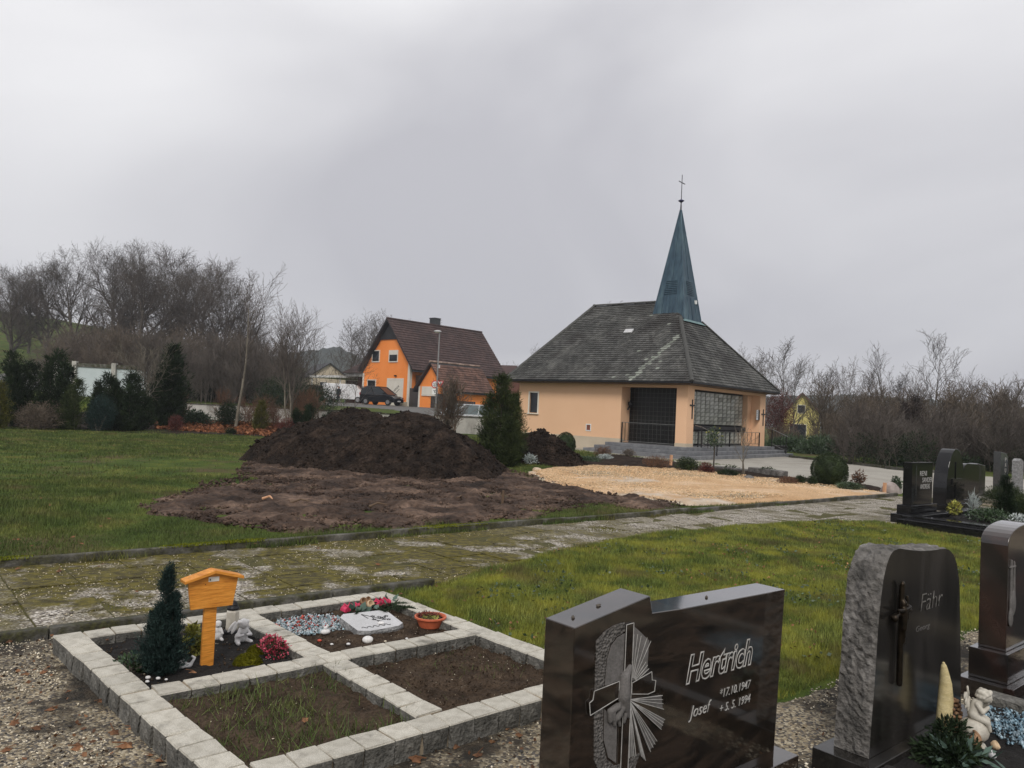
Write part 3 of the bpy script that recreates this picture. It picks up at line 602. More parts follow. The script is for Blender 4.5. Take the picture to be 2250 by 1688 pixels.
M['moss_bright'] = mat('kerb_moss', [(.07, .085, .010), (.15, .17, .016), (.22, .23, .03)], scale=9, rough=1, island=.4, spec=.05)
blades('kerb_moss', 26000, (1.0, 6.5, 8.10, 8.24), .008, .022, .010, lambda x, y, s_, t_, r: infov(x, y) & (r.random(len(x)) < np.clip(.15 + 3.2 * fbm(s_ * 1.3, t_ * 0, 14, 3), 0, 1)), M['moss_bright'], seed=15, zf=lambda x, y: 0 * x + .070, lean=1.2)
blades('path_moss', 60000, (-3.5, 9.5, 5.8, 8.08), .004, .012, .010, lambda x, y, s_, t_, r: infov(x, y) & (r.random(len(x)) < np.clip(-.1 + 4.5 * fbm(x * 1.6, y * 1.6, 24, 4), 0, 1)), M['moss'], seed=16, zf=lambda x, y: 0 * x - .002, lean=1.5)
def pebbles(name, n, region, smin, smax, mask, mat_, zf=None, seed=1, flat=.65):
    r = np.random.default_rng(seed); s_ = r.uniform(region[0], region[1], n); t_ = r.uniform(region[2], region[3], n)
    x = s_ * math.cos(A40) - t_ * math.sin(A40); y = s_ * math.sin(A40) + t_ * math.cos(A40)
    k = mask(x, y, s_, t_, r); x, y = x[k], y[k]; n = len(x); z = (height(x, y) + .014) if zf is None else zf(x, y)
    sz = smin * (smax / smin) ** (r.random(n) ** 1.6)
    O = np.array([(1, 0, 0), (0, 1, 0), (-1, 0, 0), (0, -1, 0), (0, 0, 1), (0, 0, -1)], float)
    F = np.array([(0, 1, 4), (1, 2, 4), (2, 3, 4), (3, 0, 4), (1, 0, 5), (2, 1, 5), (3, 2, 5), (0, 3, 5)])
    V = O[None] * (1 + r.uniform(-.35, .35, (n, 6, 1))); V = V + r.uniform(-.25, .25, (n, 6, 3))
    a = r.uniform(0, 2 * PI, n); ca, sa = np.cos(a)[:, None], np.sin(a)[:, None]
    V[:, :, 1] *= r.uniform(.6, 1, n)[:, None]; V[:, :, 2] *= flat
    X = V[:, :, 0] * ca - V[:, :, 1] * sa; Y = V[:, :, 0] * sa + V[:, :, 1] * ca
    V = np.stack([X, Y, V[:, :, 2]], -1) * sz[:, None, None] + np.stack([x, y, z + sz * .15], -1)[:, None]
    Fa = (F[None] + (np.arange(n) * 6)[:, None, None]).reshape(-1, 3)
    o = np_obj(name, V.reshape(-1, 3), Fa, mat_); o['kind'] = 'stuff'; return o
def gmask(x, y, s_, t_, r):
    inside = (s_ > .93) & (s_ < 3.34) & (t_ > 2.93) & (t_ < 5.36)
    lawnz = (s_ > 3.45) & (t_ > 2.36 + .25 * fbm(x * 2, y * 2, 22))
    dirty = fbm(x * 1.5, y * 1.5, 5, 4) * 2
    return infov(x, y, 1.25) & ~inside & ~lawnz & (r.random(len(x)) > np.clip(dirty * 1.7 + .12, .1, .97))
pebbles('gravel', 95000, (-2.6, 7.8, .6, 5.67), .004, .010, gmask, M['pebble'], seed=5)
pebbles('gravel', 16000, (-2.6, 7.8, .6, 5.67), .005, .012, gmask, M['pebble_dark'], seed=6)
pebbles('stone_chips', 16000, (-5, 12, 5.8, 8.1), .004, .010, lambda x, y, s_, t_, r: infov(x, y) & (r.random(len(x)) < np.clip(.42 + 2.6 * fbm(x * 1.1, y * 1.1, 41), .02, 1)) & (r.random(len(x)) < np.interp(s_, [0, 7, 11], [1, .7, .25])), M['pebble'], zf=lambda x, y: 0 * x + .001, seed=7)
pebbles('gravel_pad_stones', 24000, (11.5, 19.5, 8.6, 17), .015, .045, lambda x, y, s_, t_, r: sdist(x, y, PAD_P) > (.15 * r.random(len(x)) - .1), M['pebble'], zf=lambda x, y: .035 + .10 * fbm(x * .7, y * .7, 12, 3) * np.clip(sdist(x, y, PAD_P) * 2.5, 0, 1) + 0 * x, seed=8, flat=.5)
M['orange_pebble'] = mat('orange_pebble', [(.40, .24, .12), (.60, .42, .24), (.76, .62, .44)], scale=9, rough=.9, island=.45, stops=(.25, .75))
pebbles('gravel_pad_stones', 60000, (11.5, 19.5, 8.6, 17), .006, .026, lambda x, y, s_, t_, r: sdist(x, y, PAD_P) > .05, M['orange_pebble'], zf=lambda x, y: .075 + .10 * fbm(x * .7, y * .7, 12, 3) * np.clip(sdist(x, y, PAD_P) * 2.5, 0, 1) + .045 * fbm(x * 4, y * 4, 3, 3), seed=18, flat=.5)
pebbles('earth_clods', 26000, (2.5, 13.5, 8.6, 19), .008, .05, lambda x, y, s_, t_, r: sdist(x, y, MUD_P) + .9 * fbm(x * 1.1, y * 1.1, 0, 4) > -.02, M['mud'], zf=lambda x, y: .035 + 0 * x, seed=9, flat=.7)

# ------------------------------------------------------------------ foliage and figure helpers
def leaf_mesh(name, P, D, L, w, mat_, seed=0, quad=False):
    """P,D (n,3): base points and directions; every leaf a small triangle or diamond"""
    r = np.random.default_rng(seed); n = len(P)
    D = D / (np.linalg.norm(D, axis=1)[:, None] + 1e-9); S_ = np.cross(D, r.normal(size=(n, 3))); S_ /= (np.linalg.norm(S_, axis=1)[:, None] + 1e-9)
    L = np.asarray(L) * r.uniform(.6, 1.3, n)[:, None]; w = np.asarray(w) * r.uniform(.7, 1.3, n)[:, None]
    if quad:
        V = np.stack([P, P + D * L * .5 + S_ * w / 2, P + D * L, P + D * L * .5 - S_ * w / 2], 1); k = 4
    else:
        V = np.stack([P - S_ * w / 2, P + S_ * w / 2, P + D * L], 1); k = 3
    me = np_mesh(name, V.reshape(-1, 3), np.arange(n * k).reshape(n, k)); me.materials.append(mat_)
    return me
def lumpy_dirs(n, r):
    v = r.normal(size=(n, 3)); return v / np.linalg.norm(v, axis=1)[:, None]
def bush_pts(blobs, n, r, shell=.78):
    """points in a union of ellipsoids [(cx,cy,cz,rx,ry,rz)], denser towards the outside; lumps and gaps from noise"""
    w = np.array([b[3] * b[4] + b[4] * b[5] for b in blobs]); w = w / w.sum(); idx = r.choice(len(blobs), n, p=w)
    B = np.array(blobs)[idx]; d = lumpy_dirs(n, r)
    rad = np.where(r.random(n) < .75, r.uniform(shell, 1.06, n), r.uniform(.2, shell, n))
    lump = 1 + (.06 if shell > .9 else .30) * (vnoise(d[:, 0] * 3.1 + idx, d[:, 1] * 3.1 + d[:, 2] * 2.7, 3) - .5) * 2
    rad = rad * lump
    return B[:, :3] + d * B[:, 3:] * rad[:, None], d
def stems(p0, tips, r0=.012, r1=.003, mat_=None, name='stem', parent=None, n=4):
    b = MB()
    for t_ in tips: b.cyl(p0, t_, r0, r1, n=n, caps=False)
    return b.build(name, mat_ or M['bark'], parent)
def shrub(name, label, cat, loc, blobs, n, L, w, mat_, seed=1, group=None, up=.4, out=.8, core=None, quad=False, trunk=None, shell=.78, scale=1):
    r = np.random.default_rng(seed); t = thing(name, label, cat, loc, r.uniform(0, 6), group)
    P, d = bush_pts(blobs, n, r, shell); keep = P[:, 2] > .01; P, d = P[keep], d[keep]
    D = d * out + r.normal(size=P.shape) * .55; D[:, 2] += up
    f = link(bpy.data.objects.new('foliage', leaf_mesh('foliage', P, D, L, w, mat_, seed, quad)), t)
    if core:
        cb = MB()
        for bb in blobs: cb.ell(bb[:3], (bb[3] * .9, bb[4] * .9, bb[5] * .9), 16, 10)
        cb.build('inner_foliage', mat_, t, smooth=True)
    b = MB(); top = max(bb[2] for bb in blobs)
    for i in range(7):
        bb = blobs[i % len(blobs)]; a = r.uniform(0, 6.28)
        b.cyl((.03 * math.cos(a), .03 * math.sin(a), 0), (bb[0] + math.cos(a) * bb[3] * .5, bb[1] + math.sin(a) * bb[4] * .5, bb[2] + bb[5] * r.uniform(-.2, .5)), .02 * (1 + top), .006, n=5, caps=False)
    b.build('stem', M['bark'], t)
    t.scale = (scale,) * 3
    return t
def plume_pts(cx, cy, H, R, n, r, z0=0.0, sharp=.75):
    """feathery sprays: short branches from the axis, each with its own reach, leaflets along them"""
    nb = max(24, int(90 + 60 * H)); hb = r.random(nb) ** 1.15; a = r.uniform(0, 2 * PI, nb)
    lump = .72 + .62 * vnoise(a * 1.3 + cx * 7, hb * 5 + cy * 5, 4); reach = R * (1 - hb * .93) ** sharp * (.5 + .5 * np.minimum(1, hb * 6 + .3)) * lump * r.uniform(.55, 1.28, nb)
    rise = reach * r.uniform(.35, 1.1, nb) + .05 * H * r.random(nb) * (hb > .6)
    i = r.integers(0, nb, n); f = r.uniform(.25, 1.0, n) ** .8
    jit = r.normal(size=(n, 3)) * (R * .085)
    P = np.stack([cx + np.cos(a[i]) * reach[i] * f, cy + np.sin(a[i]) * reach[i] * f, z0 + hb[i] * H * .94 + rise[i] * f ** 1.4], -1) + jit
    P[:, 2] = np.maximum(P[:, 2], .02)
    D = np.stack([np.cos(a[i]) * .6, np.sin(a[i]) * .6, np.full(n, .7)], -1) + r.normal(size=(n, 3)) * .38
    return P, D
def conifer(name, label, cat, loc, plumes, n, L, w, mat_, seed=1, group=None, spread=.55, scale=1, sharp=.75):
    r = np.random.default_rng(seed); t = thing(name, label, cat, loc, r.uniform(0, 6), group); PP = []; DD = []
    tot = sum(p[2] * p[3] for p in plumes)
    for cx, cy, H, R in plumes:
        P, D = plume_pts(cx, cy, H, R, int(n * H * R / tot), r, sharp=sharp); PP.append(P); DD.append(D)
    P = np.concatenate(PP); D = np.concatenate(DD)
    link(bpy.data.objects.new('foliage', leaf_mesh('foliage', P, D, L, w, mat_, seed)), t)
    b = MB()
    for cx, cy, H, R in plumes: b.cyl((cx * .3, cy * .3, 0), (cx, cy, H * .85), max(.008, R * .09), .003, n=6)
    b.build('stem', M['bark'], t); t.scale = (scale,) * 3
    return t
def blobs_obj(name, parts, mat_, parent=None, voxel=.004, smooth=True):
    """one continuous surface from overlapping ellipsoids and tapered limbs"""
    b = MB()
    for p in parts:
        if p[0] == 'e': b.ell(p[1], p[2], 12, 8, p[3] if len(p) > 3 else None)
        else:
            _, a, c, r0, r1 = p; b.cyl(a, c, r0, r1, n=10); b.ell(a, r0, 10, 6); b.ell(c, r1, 10, 6)
    o = b.build(name, mat_, parent)
    rm = o.modifiers.new('remesh', 'REMESH'); rm.mode = 'VOXEL'; rm.voxel_size = voxel; rm.use_smooth_shade = True
    sm = o.modifiers.new('smooth', 'SMOOTH'); sm.iterations = 2; sm.factor = .5
    return o
_tx = {}
def text(body, parent, x0, z0, w, h, mat_, y=-.002, depth=.002, outline=0, shear=0, name='lettering', rot=None, bold=0):
    cu = bpy.data.curves.new('lettering', 'FONT'); cu.body = body; cu.size = 1; cu.shear = shear; cu.resolution_u = 3
    if outline: cu.offset = bold; cu.fill_mode = 'NONE'; cu.bevel_depth = outline; cu.bevel_resolution = 0
    else: cu.extrude = .01; cu.offset = bold
    tmp = bpy.data.objects.new('tmp', cu); COL.objects.link(tmp); bpy.context.view_layer.update()
    dg = bpy.context.evaluated_depsgraph_get(); me = bpy.data.meshes.new_from_object(tmp.evaluated_get(dg))
    bpy.data.objects.remove(tmp)
    n = len(me.vertices); a = np.empty(n * 3); me.vertices.foreach_get('co', a); a = a.reshape(-1, 3); lo = a.min(0); hi = a.max(0)
    q = np.empty_like(a); q[:, 0] = x0 + (a[:, 0] - lo[0]) / (hi[0] - lo[0]) * w; q[:, 2] = z0 + (a[:, 1] - lo[1]) / (hi[1] - lo[1]) * h
    q[:, 1] = y - (a[:, 2] - lo[2]) / max(1e-6, hi[2] - lo[2]) * depth
    me.vertices.foreach_set('co', q.ravel()); me.materials.clear(); me.materials.append(mat_); me.update()
    return link(bpy.data.objects.new(name, me), parent)
def fallen_leaf_mesh(seed, L=.10):
    r = random.Random(seed); n = 11; pts = []
    for i in range(n):
        a = 2 * PI * i / n; rr = L * .5 * (1 if i % 2 else .62) * r.uniform(.8, 1.15); pts.append((rr * math.cos(a), rr * .8 * math.sin(a)))
    vs = [(0, 0, .012)] + [(x, y, .010 + .16 * (x * x + y * y) ** .5 * (1 if r.random() < .6 else .2) - .012) for x, y in pts]
    fs = [(0, 1 + i, 1 + (i + 1) % n) for i in range(n)]
    b = MB().add(vs, fs); b.beam((0, 0, .012), (-L * .75, 0, .02), .003, .003)
    return b.mesh('fallen_leaf', M['dry_leaf'])

# ------------------------------------------------------------------ the sett-edged urn grave with four beds
fr = thing('grave_border', 'large square border of pale granite setts divided into four beds', 'grave border', (0, 0, 0), A40)
SETT = []
for i in range(5):
    b = MB(); l, w, h = .0695, .075, .17; j = lambda a=.004: random.uniform(-a, a)
    top = [(-l + j(), -w + j(), j(.002)), (l + j(), -w + j(), j(.002)), (l + j(), w + j(), j(.002)), (-l + j(), w + j(), j(.002))]
    mid = [(x * 1.02 + j(.003), y * 1.03 + j(.003), -.008) for x, y, z in top]; bot = [(x * .98 + j(.006), y * .99 + j(.006), -h) for x, y, z in top]
    low = [(x * 1.0 + j(.008), y * 1.03 + j(.008), -.08) for x, y, z in top]
    vs = bot + low + mid + [(x * .985, y * .985, z) for x, y, z in top]
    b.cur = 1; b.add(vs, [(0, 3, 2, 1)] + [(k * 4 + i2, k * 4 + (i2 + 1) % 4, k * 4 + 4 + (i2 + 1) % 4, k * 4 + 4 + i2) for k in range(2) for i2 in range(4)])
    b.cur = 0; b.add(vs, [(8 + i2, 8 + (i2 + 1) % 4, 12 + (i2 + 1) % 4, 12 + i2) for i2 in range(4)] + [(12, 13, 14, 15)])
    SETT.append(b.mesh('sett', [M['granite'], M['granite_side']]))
def sett_row(p, q, lift=0.0):
    p = Vector((*p, 0)); q = Vector((*q, 0)); L = (q - p).length; n = max(1, round(L / .148)); ang = math.atan2((q - p).y, (q - p).x)
    for i in range(n):
        o = link(bpy.data.objects.new('sett', random.choice(SETT)), fr); c = p.lerp(q, (i + .5) / n)
        o.location = (c.x + random.uniform(-.002, .002), c.y + random.uniform(-.003, .003), .118 + lift + random.uniform(-.0025, .0025))
        o.scale = ((L / n - .012) / .139, random.uniform(.97, 1.02), 1)
        o.rotation_euler = (random.uniform(-.009, .009), random.uniform(-.009, .009), ang + random.uniform(-.015, .015) + (PI if random.random() < .5 else 0))
    MB().beam(p + Vector((0, 0, .050)), q + Vector((0, 0, .050)), .126, .122).build('mortar', M['mortar'], fr)
sett_row((1.03, 5.335), (1.205, 2.93)); sett_row((3.185, 5.355), (3.315, 2.96))
sett_row((1.115, 5.262), (3.105, 5.278)); sett_row((1.285, 3.005), (3.235, 3.035))
sett_row((1.20, 4.10), (3.17, 4.11), .001); sett_row((2.085, 5.19), (2.125, 4.18)); sett_row((2.15, 4.025), (2.19, 3.11))
def bed(name, P, mat_, z, rel, seed):
    return sheet(name, pst(*P), .022, lambda X, Y, D: rel * fbm(X * 7, Y * 7, seed, 4) + rel * .8 * fbm(X * 26, Y * 26, seed + 5, 3), mat_, wob=0, off=0, base=z, kind='stuff', margin=.02, slope=0)
bed('dark_soil', [(1.06, 5.28), (2.09, 5.28), (2.12, 4.10), (1.13, 4.10)], M['black_soil'], .062, .035, 3)
bed('soil', [(2.09, 5.28), (3.18, 5.30), (3.22, 4.10), (2.12, 4.10)], M['soil_bed'], .060, .03, 13)
bed('soil', [(1.16, 4.10), (2.15, 4.10), (2.18, 3.02), (1.20, 3.0)], M['soil_bed'], .070, .035, 23)
bed('soil', [(2.15, 4.10), (3.24, 4.10), (3.28, 3.03), (2.18, 3.02)], M['soil_bed'], .045, .05, 33)
blades('bed_weeds', 3000, (1.24, 2.12, 3.09, 4.04), .02, .075, .005, lambda x, y, s_, t_, r: (r.random(len(x)) < np.clip(.42 + 2.6 * fbm(x * 3, y * 3, 4), .03, 1)), M['blade_long'], zf=lambda x, y: .07 + 0 * x, lean=1.3, seed=31)
blades('bed_weeds', 700, (2.24, 3.2, 3.1, 4.02), .01, .04, .004, lambda x, y, s_, t_, r: (r.random(len(x)) < np.clip(2.6 * fbm(x * 3, y * 3, 9), .02, 1)), M['blade_long'], zf=lambda x, y: .05 + 0 * x, lean=1.0, seed=32)
pebbles('soil_crumbs', 5000, (1.1, 3.2, 3.06, 5.2), .003, .010, lambda x, y, s_, t_, r: (s_ > 0), M['soil_bed'], zf=lambda x, y: .062 + 0 * x, seed=33, flat=.8)
pebbles('scattered_grit', 500, (1.15, 3.2, 3.1, 5.2), .002, .006, lambda x, y, s_, t_, r: (s_ > 0), M['pebble'], zf=lambda x, y: .07 + 0 * x, seed=34, flat=.6)
def stl(s_, t_, z=0): return W(s_, t_, z)
# orange wooden grave marker
g = thing('grave_marker', 'small orange wooden grave marker board with a little gable roof on a post', 'grave marker', W(1.59, 4.50, .02), A40)
MB().box(-.035, .035, -.014, .014, 0, .42).build('post', M['orange_wood'], g, bevel=.003)
MB().prism([(-.118, .375), (.118, .375), (.142, .535), (0, .575), (-.142, .535)], lambda u, v, d: (u, d, v), -.034, -.015).build('board', M['orange_wood'], g, bevel=.003)
rb = MB(); rb.hexa([(-.166, -.062, .528), (0, -.062, .574), (0, .03, .574), (-.166, .03, .528), (-.166, -.062, .545), (0, -.062, .592), (0, .03, .592), (-.166, .03, .545)])
rb.hexa([(0, -.062, .5745), (.166, -.062, .5285), (.166, .03, .5285), (0, .03, .5745), (0, -.062, .5925), (.166, -.062, .5455), (.166, .03, .5455), (0, .03, .5925)])
rb.build('roof', M['orange_wood'], g, bevel=.002)
pt = MB().box(-.030, .030, -.0365, -.0345, .525, .552).build('label_plate', M['cream'], g)
MB().box(-.024, -.018, -.0378, -.0367, .532, .542).build('print', M['dark_metal'], pt)
MB().ell((-.045, -.0345, .512), .003, 6, 4).build('nail', M['dark_metal'], g)
# conifer and small plants of the dark bed
conifer('dwarf_cypress', 'dark blue-green dwarf cypress, a pointed cone in the dark bed', 'shrub', W(1.345, 4.50, .05), [(0, 0, .61, .12), (-.04, .02, .38, .10), (.05, -.01, .42, .10), (0, -.05, .36, .10), (.01, .05, .46, .09)], 30000, .020, .0045, M['blue_conifer'], 5, sharp=.9)
shrub('euonymus', 'small yellow-green leafy plant behind the orange post', 'plant', W(1.595, 4.73, .05), [(0, 0, .07, .05, .05, .06), (.02, 0, .13, .03, .03, .05)], 420, .034, .018, M['yellow_green'], 6, up=.3, quad=True)
shrub('euonymus', 'small green leafy plant left of the dwarf cypress', 'plant', W(1.22, 4.62, .05), [(0, 0, .045, .07, .06, .045), (-.07, .02, .03, .05, .05, .03)], 380, .028, .016, M['laurel'], 7, up=.3, quad=True)
def moss_mound(loc, R, H, seed, label):
    t = thing('moss_cushion', label, 'moss', loc, 0, 'moss cushions by the pink heather'); r = np.random.default_rng(seed)
    b = MB().ell((0, 0, 0), (R * .93, R * .8, H * .93), 20, 12); b.build('cushion', M['moss'], t, smooth=True)
    d = lumpy_dirs(2600, r); d[:, 2] = np.abs(d[:, 2]); lum = 1 + .12 * (vnoise(d[:, 0] * 4, d[:, 1] * 4, seed) - .5)
    P = d * np.array([R * .93, R * .8, H * .93]) * lum[:, None]
    link(bpy.data.objects.new('fronds', leaf_mesh('fronds', P, d + r.normal(size=P.shape) * .5, .010, .004, M['moss'], seed)), t)
moss_mound(W(1.79, 4.40, .06), .085, .06, 1, 'bright green round moss cushion nearest the setts in the dark bed')
moss_mound(W(1.90, 4.545, .055), .06, .06, 2, 'smaller green moss cushion tucked behind the larger one')
hth = shrub('heather', 'low heather with pink and red flowers at the dark bed corner', 'plant', W(1.985, 4.46, .05), [(0, 0, .05, .10, .07, .045), (.03, .03, .07, .07, .06, .04)], 1100, .014, .006, M['box'], 8, up=.6)
r_ = np.random.default_rng(9); P_, d_ = bush_pts([(0, 0, .055, .10, .07, .05), (.03, .03, .075, .07, .06, .045)], 900, r_, .9)
link(bpy.data.objects.new('flowers', leaf_mesh('flowers', P_, d_ + r_.normal(size=P_.shape) * .4, .014, .011, M['pink'], 4, True)), hth)
# grave candle and red lamp
c = thing('grave_lantern', 'tall clear grave candle with black lid behind the orange marker', 'grave lantern', W(1.925, 5.02, .055), A40)
MB().lathe([(.052, 0), (.056, .004), (.054, .028), (.046, .034)], 20).build('base', M['dark_metal'], c, smooth=False)
MB().lathe([(.040, .034), (.043, .045), (.042, .15), (.036, .163)], 8).build('glass', M['lantern_glass'], c)
MB().lathe([(.038, .163), (.040, .175), (.028, .19), (.030, .196), (.018, .215), (.005, .222)], 16).build('lid', M['dark_metal'], c, smooth=False)
c = thing('grave_lantern', 'dark red grave candle with gold rim half hidden by the orange post', 'grave lantern', W(1.80, 5.10, .055), A40)
MB().lathe([(.03, 0), (.033, .01), (.032, .12), (.028, .13)], 14).build('glass', mat('dark_red_glass', [(.10, .008, .006), (.14, .012, .008)], rough=.15, fine=0), c)
MB().lathe([(.030, .13), (.032, .134), (.030, .145), (.022, .147)], 14).build('lid', mat('gold', [(.6, .4, .1), (.7, .5, .15)], rough=.3, metal=.9, fine=0), c)
# little white figures
def angel(loc, rz, s_, label, mat_=None, kind='sit'):
    t = thing('angel_figure', label, 'figurine', loc, rz); t.scale = (s_,) * 3; mt = mat_ or M['white_plaster']
    if kind == 'kneel':
        blobs_obj('body', [('e', (0, 0, .035), (.04, .032, .035)), ('e', (.0, -.015, .075), (.026, .022, .032)), ('l', (.02, -.02, .085), (.045, -.035, .05), .011, .009), ('l', (-.02, -.02, .085), (-.042, -.035, .05), .011, .009), ('l', (.045, -.035, .05), (.012, -.05, .058), .009, .008), ('l', (-.042, -.035, .05), (-.012, -.05, .058), .009, .008), ('l', (.025, .0, .015), (.04, -.05, .012), .015, .012), ('l', (-.025, .0, .015), (-.04, -.05, .012), .015, .012)], mt, t, .004)
        h = blobs_obj('head', [('e', (0, -.022, .118), (.029, .030, .031)), ('e', (0, -.05, .112), (.004, .005, .004))] + [('e', (.027 * math.cos(a), -.018 + .02 * math.sin(a), .128), .011) for a in np.arange(0, 6.3, .8)], mt, t, .0035)
        for sx in (-1, 1):
            blobs_obj('wing', [('e', (sx * .03, .03, .085), (.012, .008, .04), Matrix.Rotation(-sx * .5, 3, 'Y')), ('e', (sx * .045, .033, .10), (.010, .007, .035), Matrix.Rotation(-sx * .75, 3, 'Y')), ('e', (sx * .052, .035, .08), (.008, .006, .026), Matrix.Rotation(-sx * .9, 3, 'Y'))], mt, t, .0035)
    else:
        blobs_obj('body', [('e', (0, 0, .03), (.032, .028, .032)), ('e', (0, 0, .065), (.022, .02, .028)), ('l', (.018, -.005, .078), (.03, -.025, .05), .009, .008), ('l', (-.018, -.005, .078), (-.03, -.025, .05), .009, .008), ('l', (.018, 0, .012), (.03, -.035, .01), .012, .01), ('l', (-.018, 0, .012), (-.03, -.035, .01), .012, .01)], mt, t, .004)
        blobs_obj('head', [('e', (0, -.003, .105), (.021, .022, .023)), ('e', (0, .0, .115), (.022, .022, .016)), ('e', (0, -.026, .103), (.003, .004, .003))], mt, t, .003)
    return t
angel(W(1.905, 4.81, .06), A40 + .1, 1.05, 'white kneeling angel with raised wings beside the clear candle', kind='kneel')
angel(W(1.80, 4.93, .06), A40 - .3, .95, 'small white seated child figure just right of the orange post')
sw = thing('swan_figure', 'white swan figurine lying at the foot of the dwarf cypress', 'figurine', W(1.47, 4.50, .06), A40)
blobs_obj('body', [('e', (0, 0, .018), (.042, .02, .016)), ('l', (.03, 0, .02), (.052, 0, .055), .010, .007), ('l', (.052, 0, .055), (.036, 0, .066), .007, .006)], M['white_plaster'], sw, .0035)
for sx in (-1, 1): blobs_obj('wing', [('e', (-.018, sx * .012, .04), (.032, .006, .018), Matrix.Rotation(.5, 3, 'Y'))], M['white_plaster'], sw, .003)
for i, (s_, t_, sz) in enumerate(((1.26, 4.44, .012), (1.30, 4.40, .010), (1.24, 4.38, .009), (1.33, 4.36, .007))):
    tag(MB().ell((0, 0, 0), (sz * 1.3, sz, sz * .8), 8, 6).build('pebble', M['white_plaster'], smooth=True), 'white pebble at the foot of the dwarf cypress', 'pebble', 'white pebbles by the cypress').location = W(s_, t_, .07)
# plaque bed
p = thing('name_plaque', 'light grey rough-edged stone plaque with incised flowers lying flat', 'grave plaque', W(2.78, 4.71, .055), A40 - .05)
pol = [(-.175, -.15), (-.10, -.185), (.12, -.17), (.175, -.13), (.185, .10), (.14, .155), (-.13, .175), (-.18, .12)]
b = MB(); b.cur = 1
vb = [(x * 1.02 + random.uniform(-.006, .006), y * 1.02 + random.uniform(-.006, .006), 0) for x, y in pol]; vm = [(x * 1.03, y * 1.03, .018) for x, y in pol]; vt = [(x, y, .036 + .03 * (y + .18) / .36) for x, y in pol]; n_ = len(pol)
b.add(vb + vm + vt, [(i, (i + 1) % n_, n_ + (i + 1) % n_, n_ + i) for i in range(n_)] + [(n_ + i, n_ + (i + 1) % n_, 2 * n_ + (i + 1) % n_, 2 * n_ + i) for i in range(n_)]); b.cur = 0
b.add(vt, [tuple(range(n_))]); pq = b.build('slab', [M['plaque'], M['plaque_side']], p)
def on_plaque(x, y): return Vector((x, y, .0377 + .03 * (y + .18) / .36))
tw = MB()
for q in (((-.02, .12), (.03, .05), (.06, .0), (.11, -.03)), ((.03, .05), (.02, .0), (.04, -.04)), ((.06, .0), (.13, .03)), ((-.02, .12), (-.01, .03))):
    for u, v in zip(q[:-1], q[1:]): tw.beam(on_plaque(*u), on_plaque(*v), .004, .002)
tw.build('incised_branch', M['dark_metal'], p)
for (x, y) in ((.04, .06), (.075, .03), (.02, .0), (.04, -.045), (.085, -.02), (.115, -.035), (.13, .03), (.10, .01)):
    b = MB()
    for k in range(5):
        a = k * 1.257; c0 = on_plaque(x + .011 * math.cos(a), y + .011 * math.sin(a)); b.ell(c0, (.006, .006, .0015), 6, 4)
    b.build('incised_flower', M['dark_metal'], p)
wb = MB(); last = None
for i in range(26):
    x = -.13 + .0085 * i; y = -.12 + .014 * math.sin(i * 1.25); q = on_plaque(x, y)
    if last is not None: wb.beam(last, q, .0035, .002)
    last = q
wb.build('incised_script', M['dark_metal'], p)
st = thing('pebble', 'flat white pebble resting on the grey plaque', 'pebble', W(2.80, 4.615, .104), 0); MB().ell((0, 0, 0), (.026, .018, .012), 12, 8).build('stone', M['white_plaster'], st, smooth=True)
st = thing('pebble', 'large white pebble on the setts before the plaque bed', 'pebble', W(2.46, 4.20, .15), .4); MB().ell((0, 0, 0), (.034, .024, .022), 14, 9).build('stone', M['white_plaster'], st, smooth=True)
rb_ = thing('rabbit_figure', 'small white animal figurine on a round stone left of the plaque', 'figurine', W(2.43, 4.70, .06), A40)
MB().ell((0, 0, .018), (.034, .026, .018), 14, 9).build('stone', M['white_plaster'], rb_, smooth=True)
blobs_obj('body', [('e', (0, 0, .042), (.014, .010, .012)), ('e', (.014, 0, .055), (.009, .008, .009)), ('l', (.012, .004, .06), (.008, .006, .075), .003, .002), ('l', (.015, -.004, .06), (.014, -.008, .075), .003, .002), ('l', (-.01, 0, .045), (-.02, 0, .06), .004, .003)], M['white_plaster'], rb_, .0025)
for i, (s_, t_, m_, sz) in enumerate(((2.45, 4.42, M['white_plaster'], .011), (2.36, 4.47, M['white_plaster'], .009), (2.62, 4.28, M['white_plaster'], .009), (2.83, 4.33, M['white_plaster'], .008), (2.33, 4.58, M['berry'], .012), (2.68, 4.35, M['pebble'], .008))):
    tag(MB().ell((0, 0, 0), (sz * 1.25, sz, sz * .7), 8, 6).build('pebble', m_, smooth=True), 'small pebble on the brown soil before the plaque' if i != 4 else 'small orange-red pebble on the brown soil', 'pebble', 'small pebbles before the plaque' if i != 4 else None).location = W(s_, t_, .067)
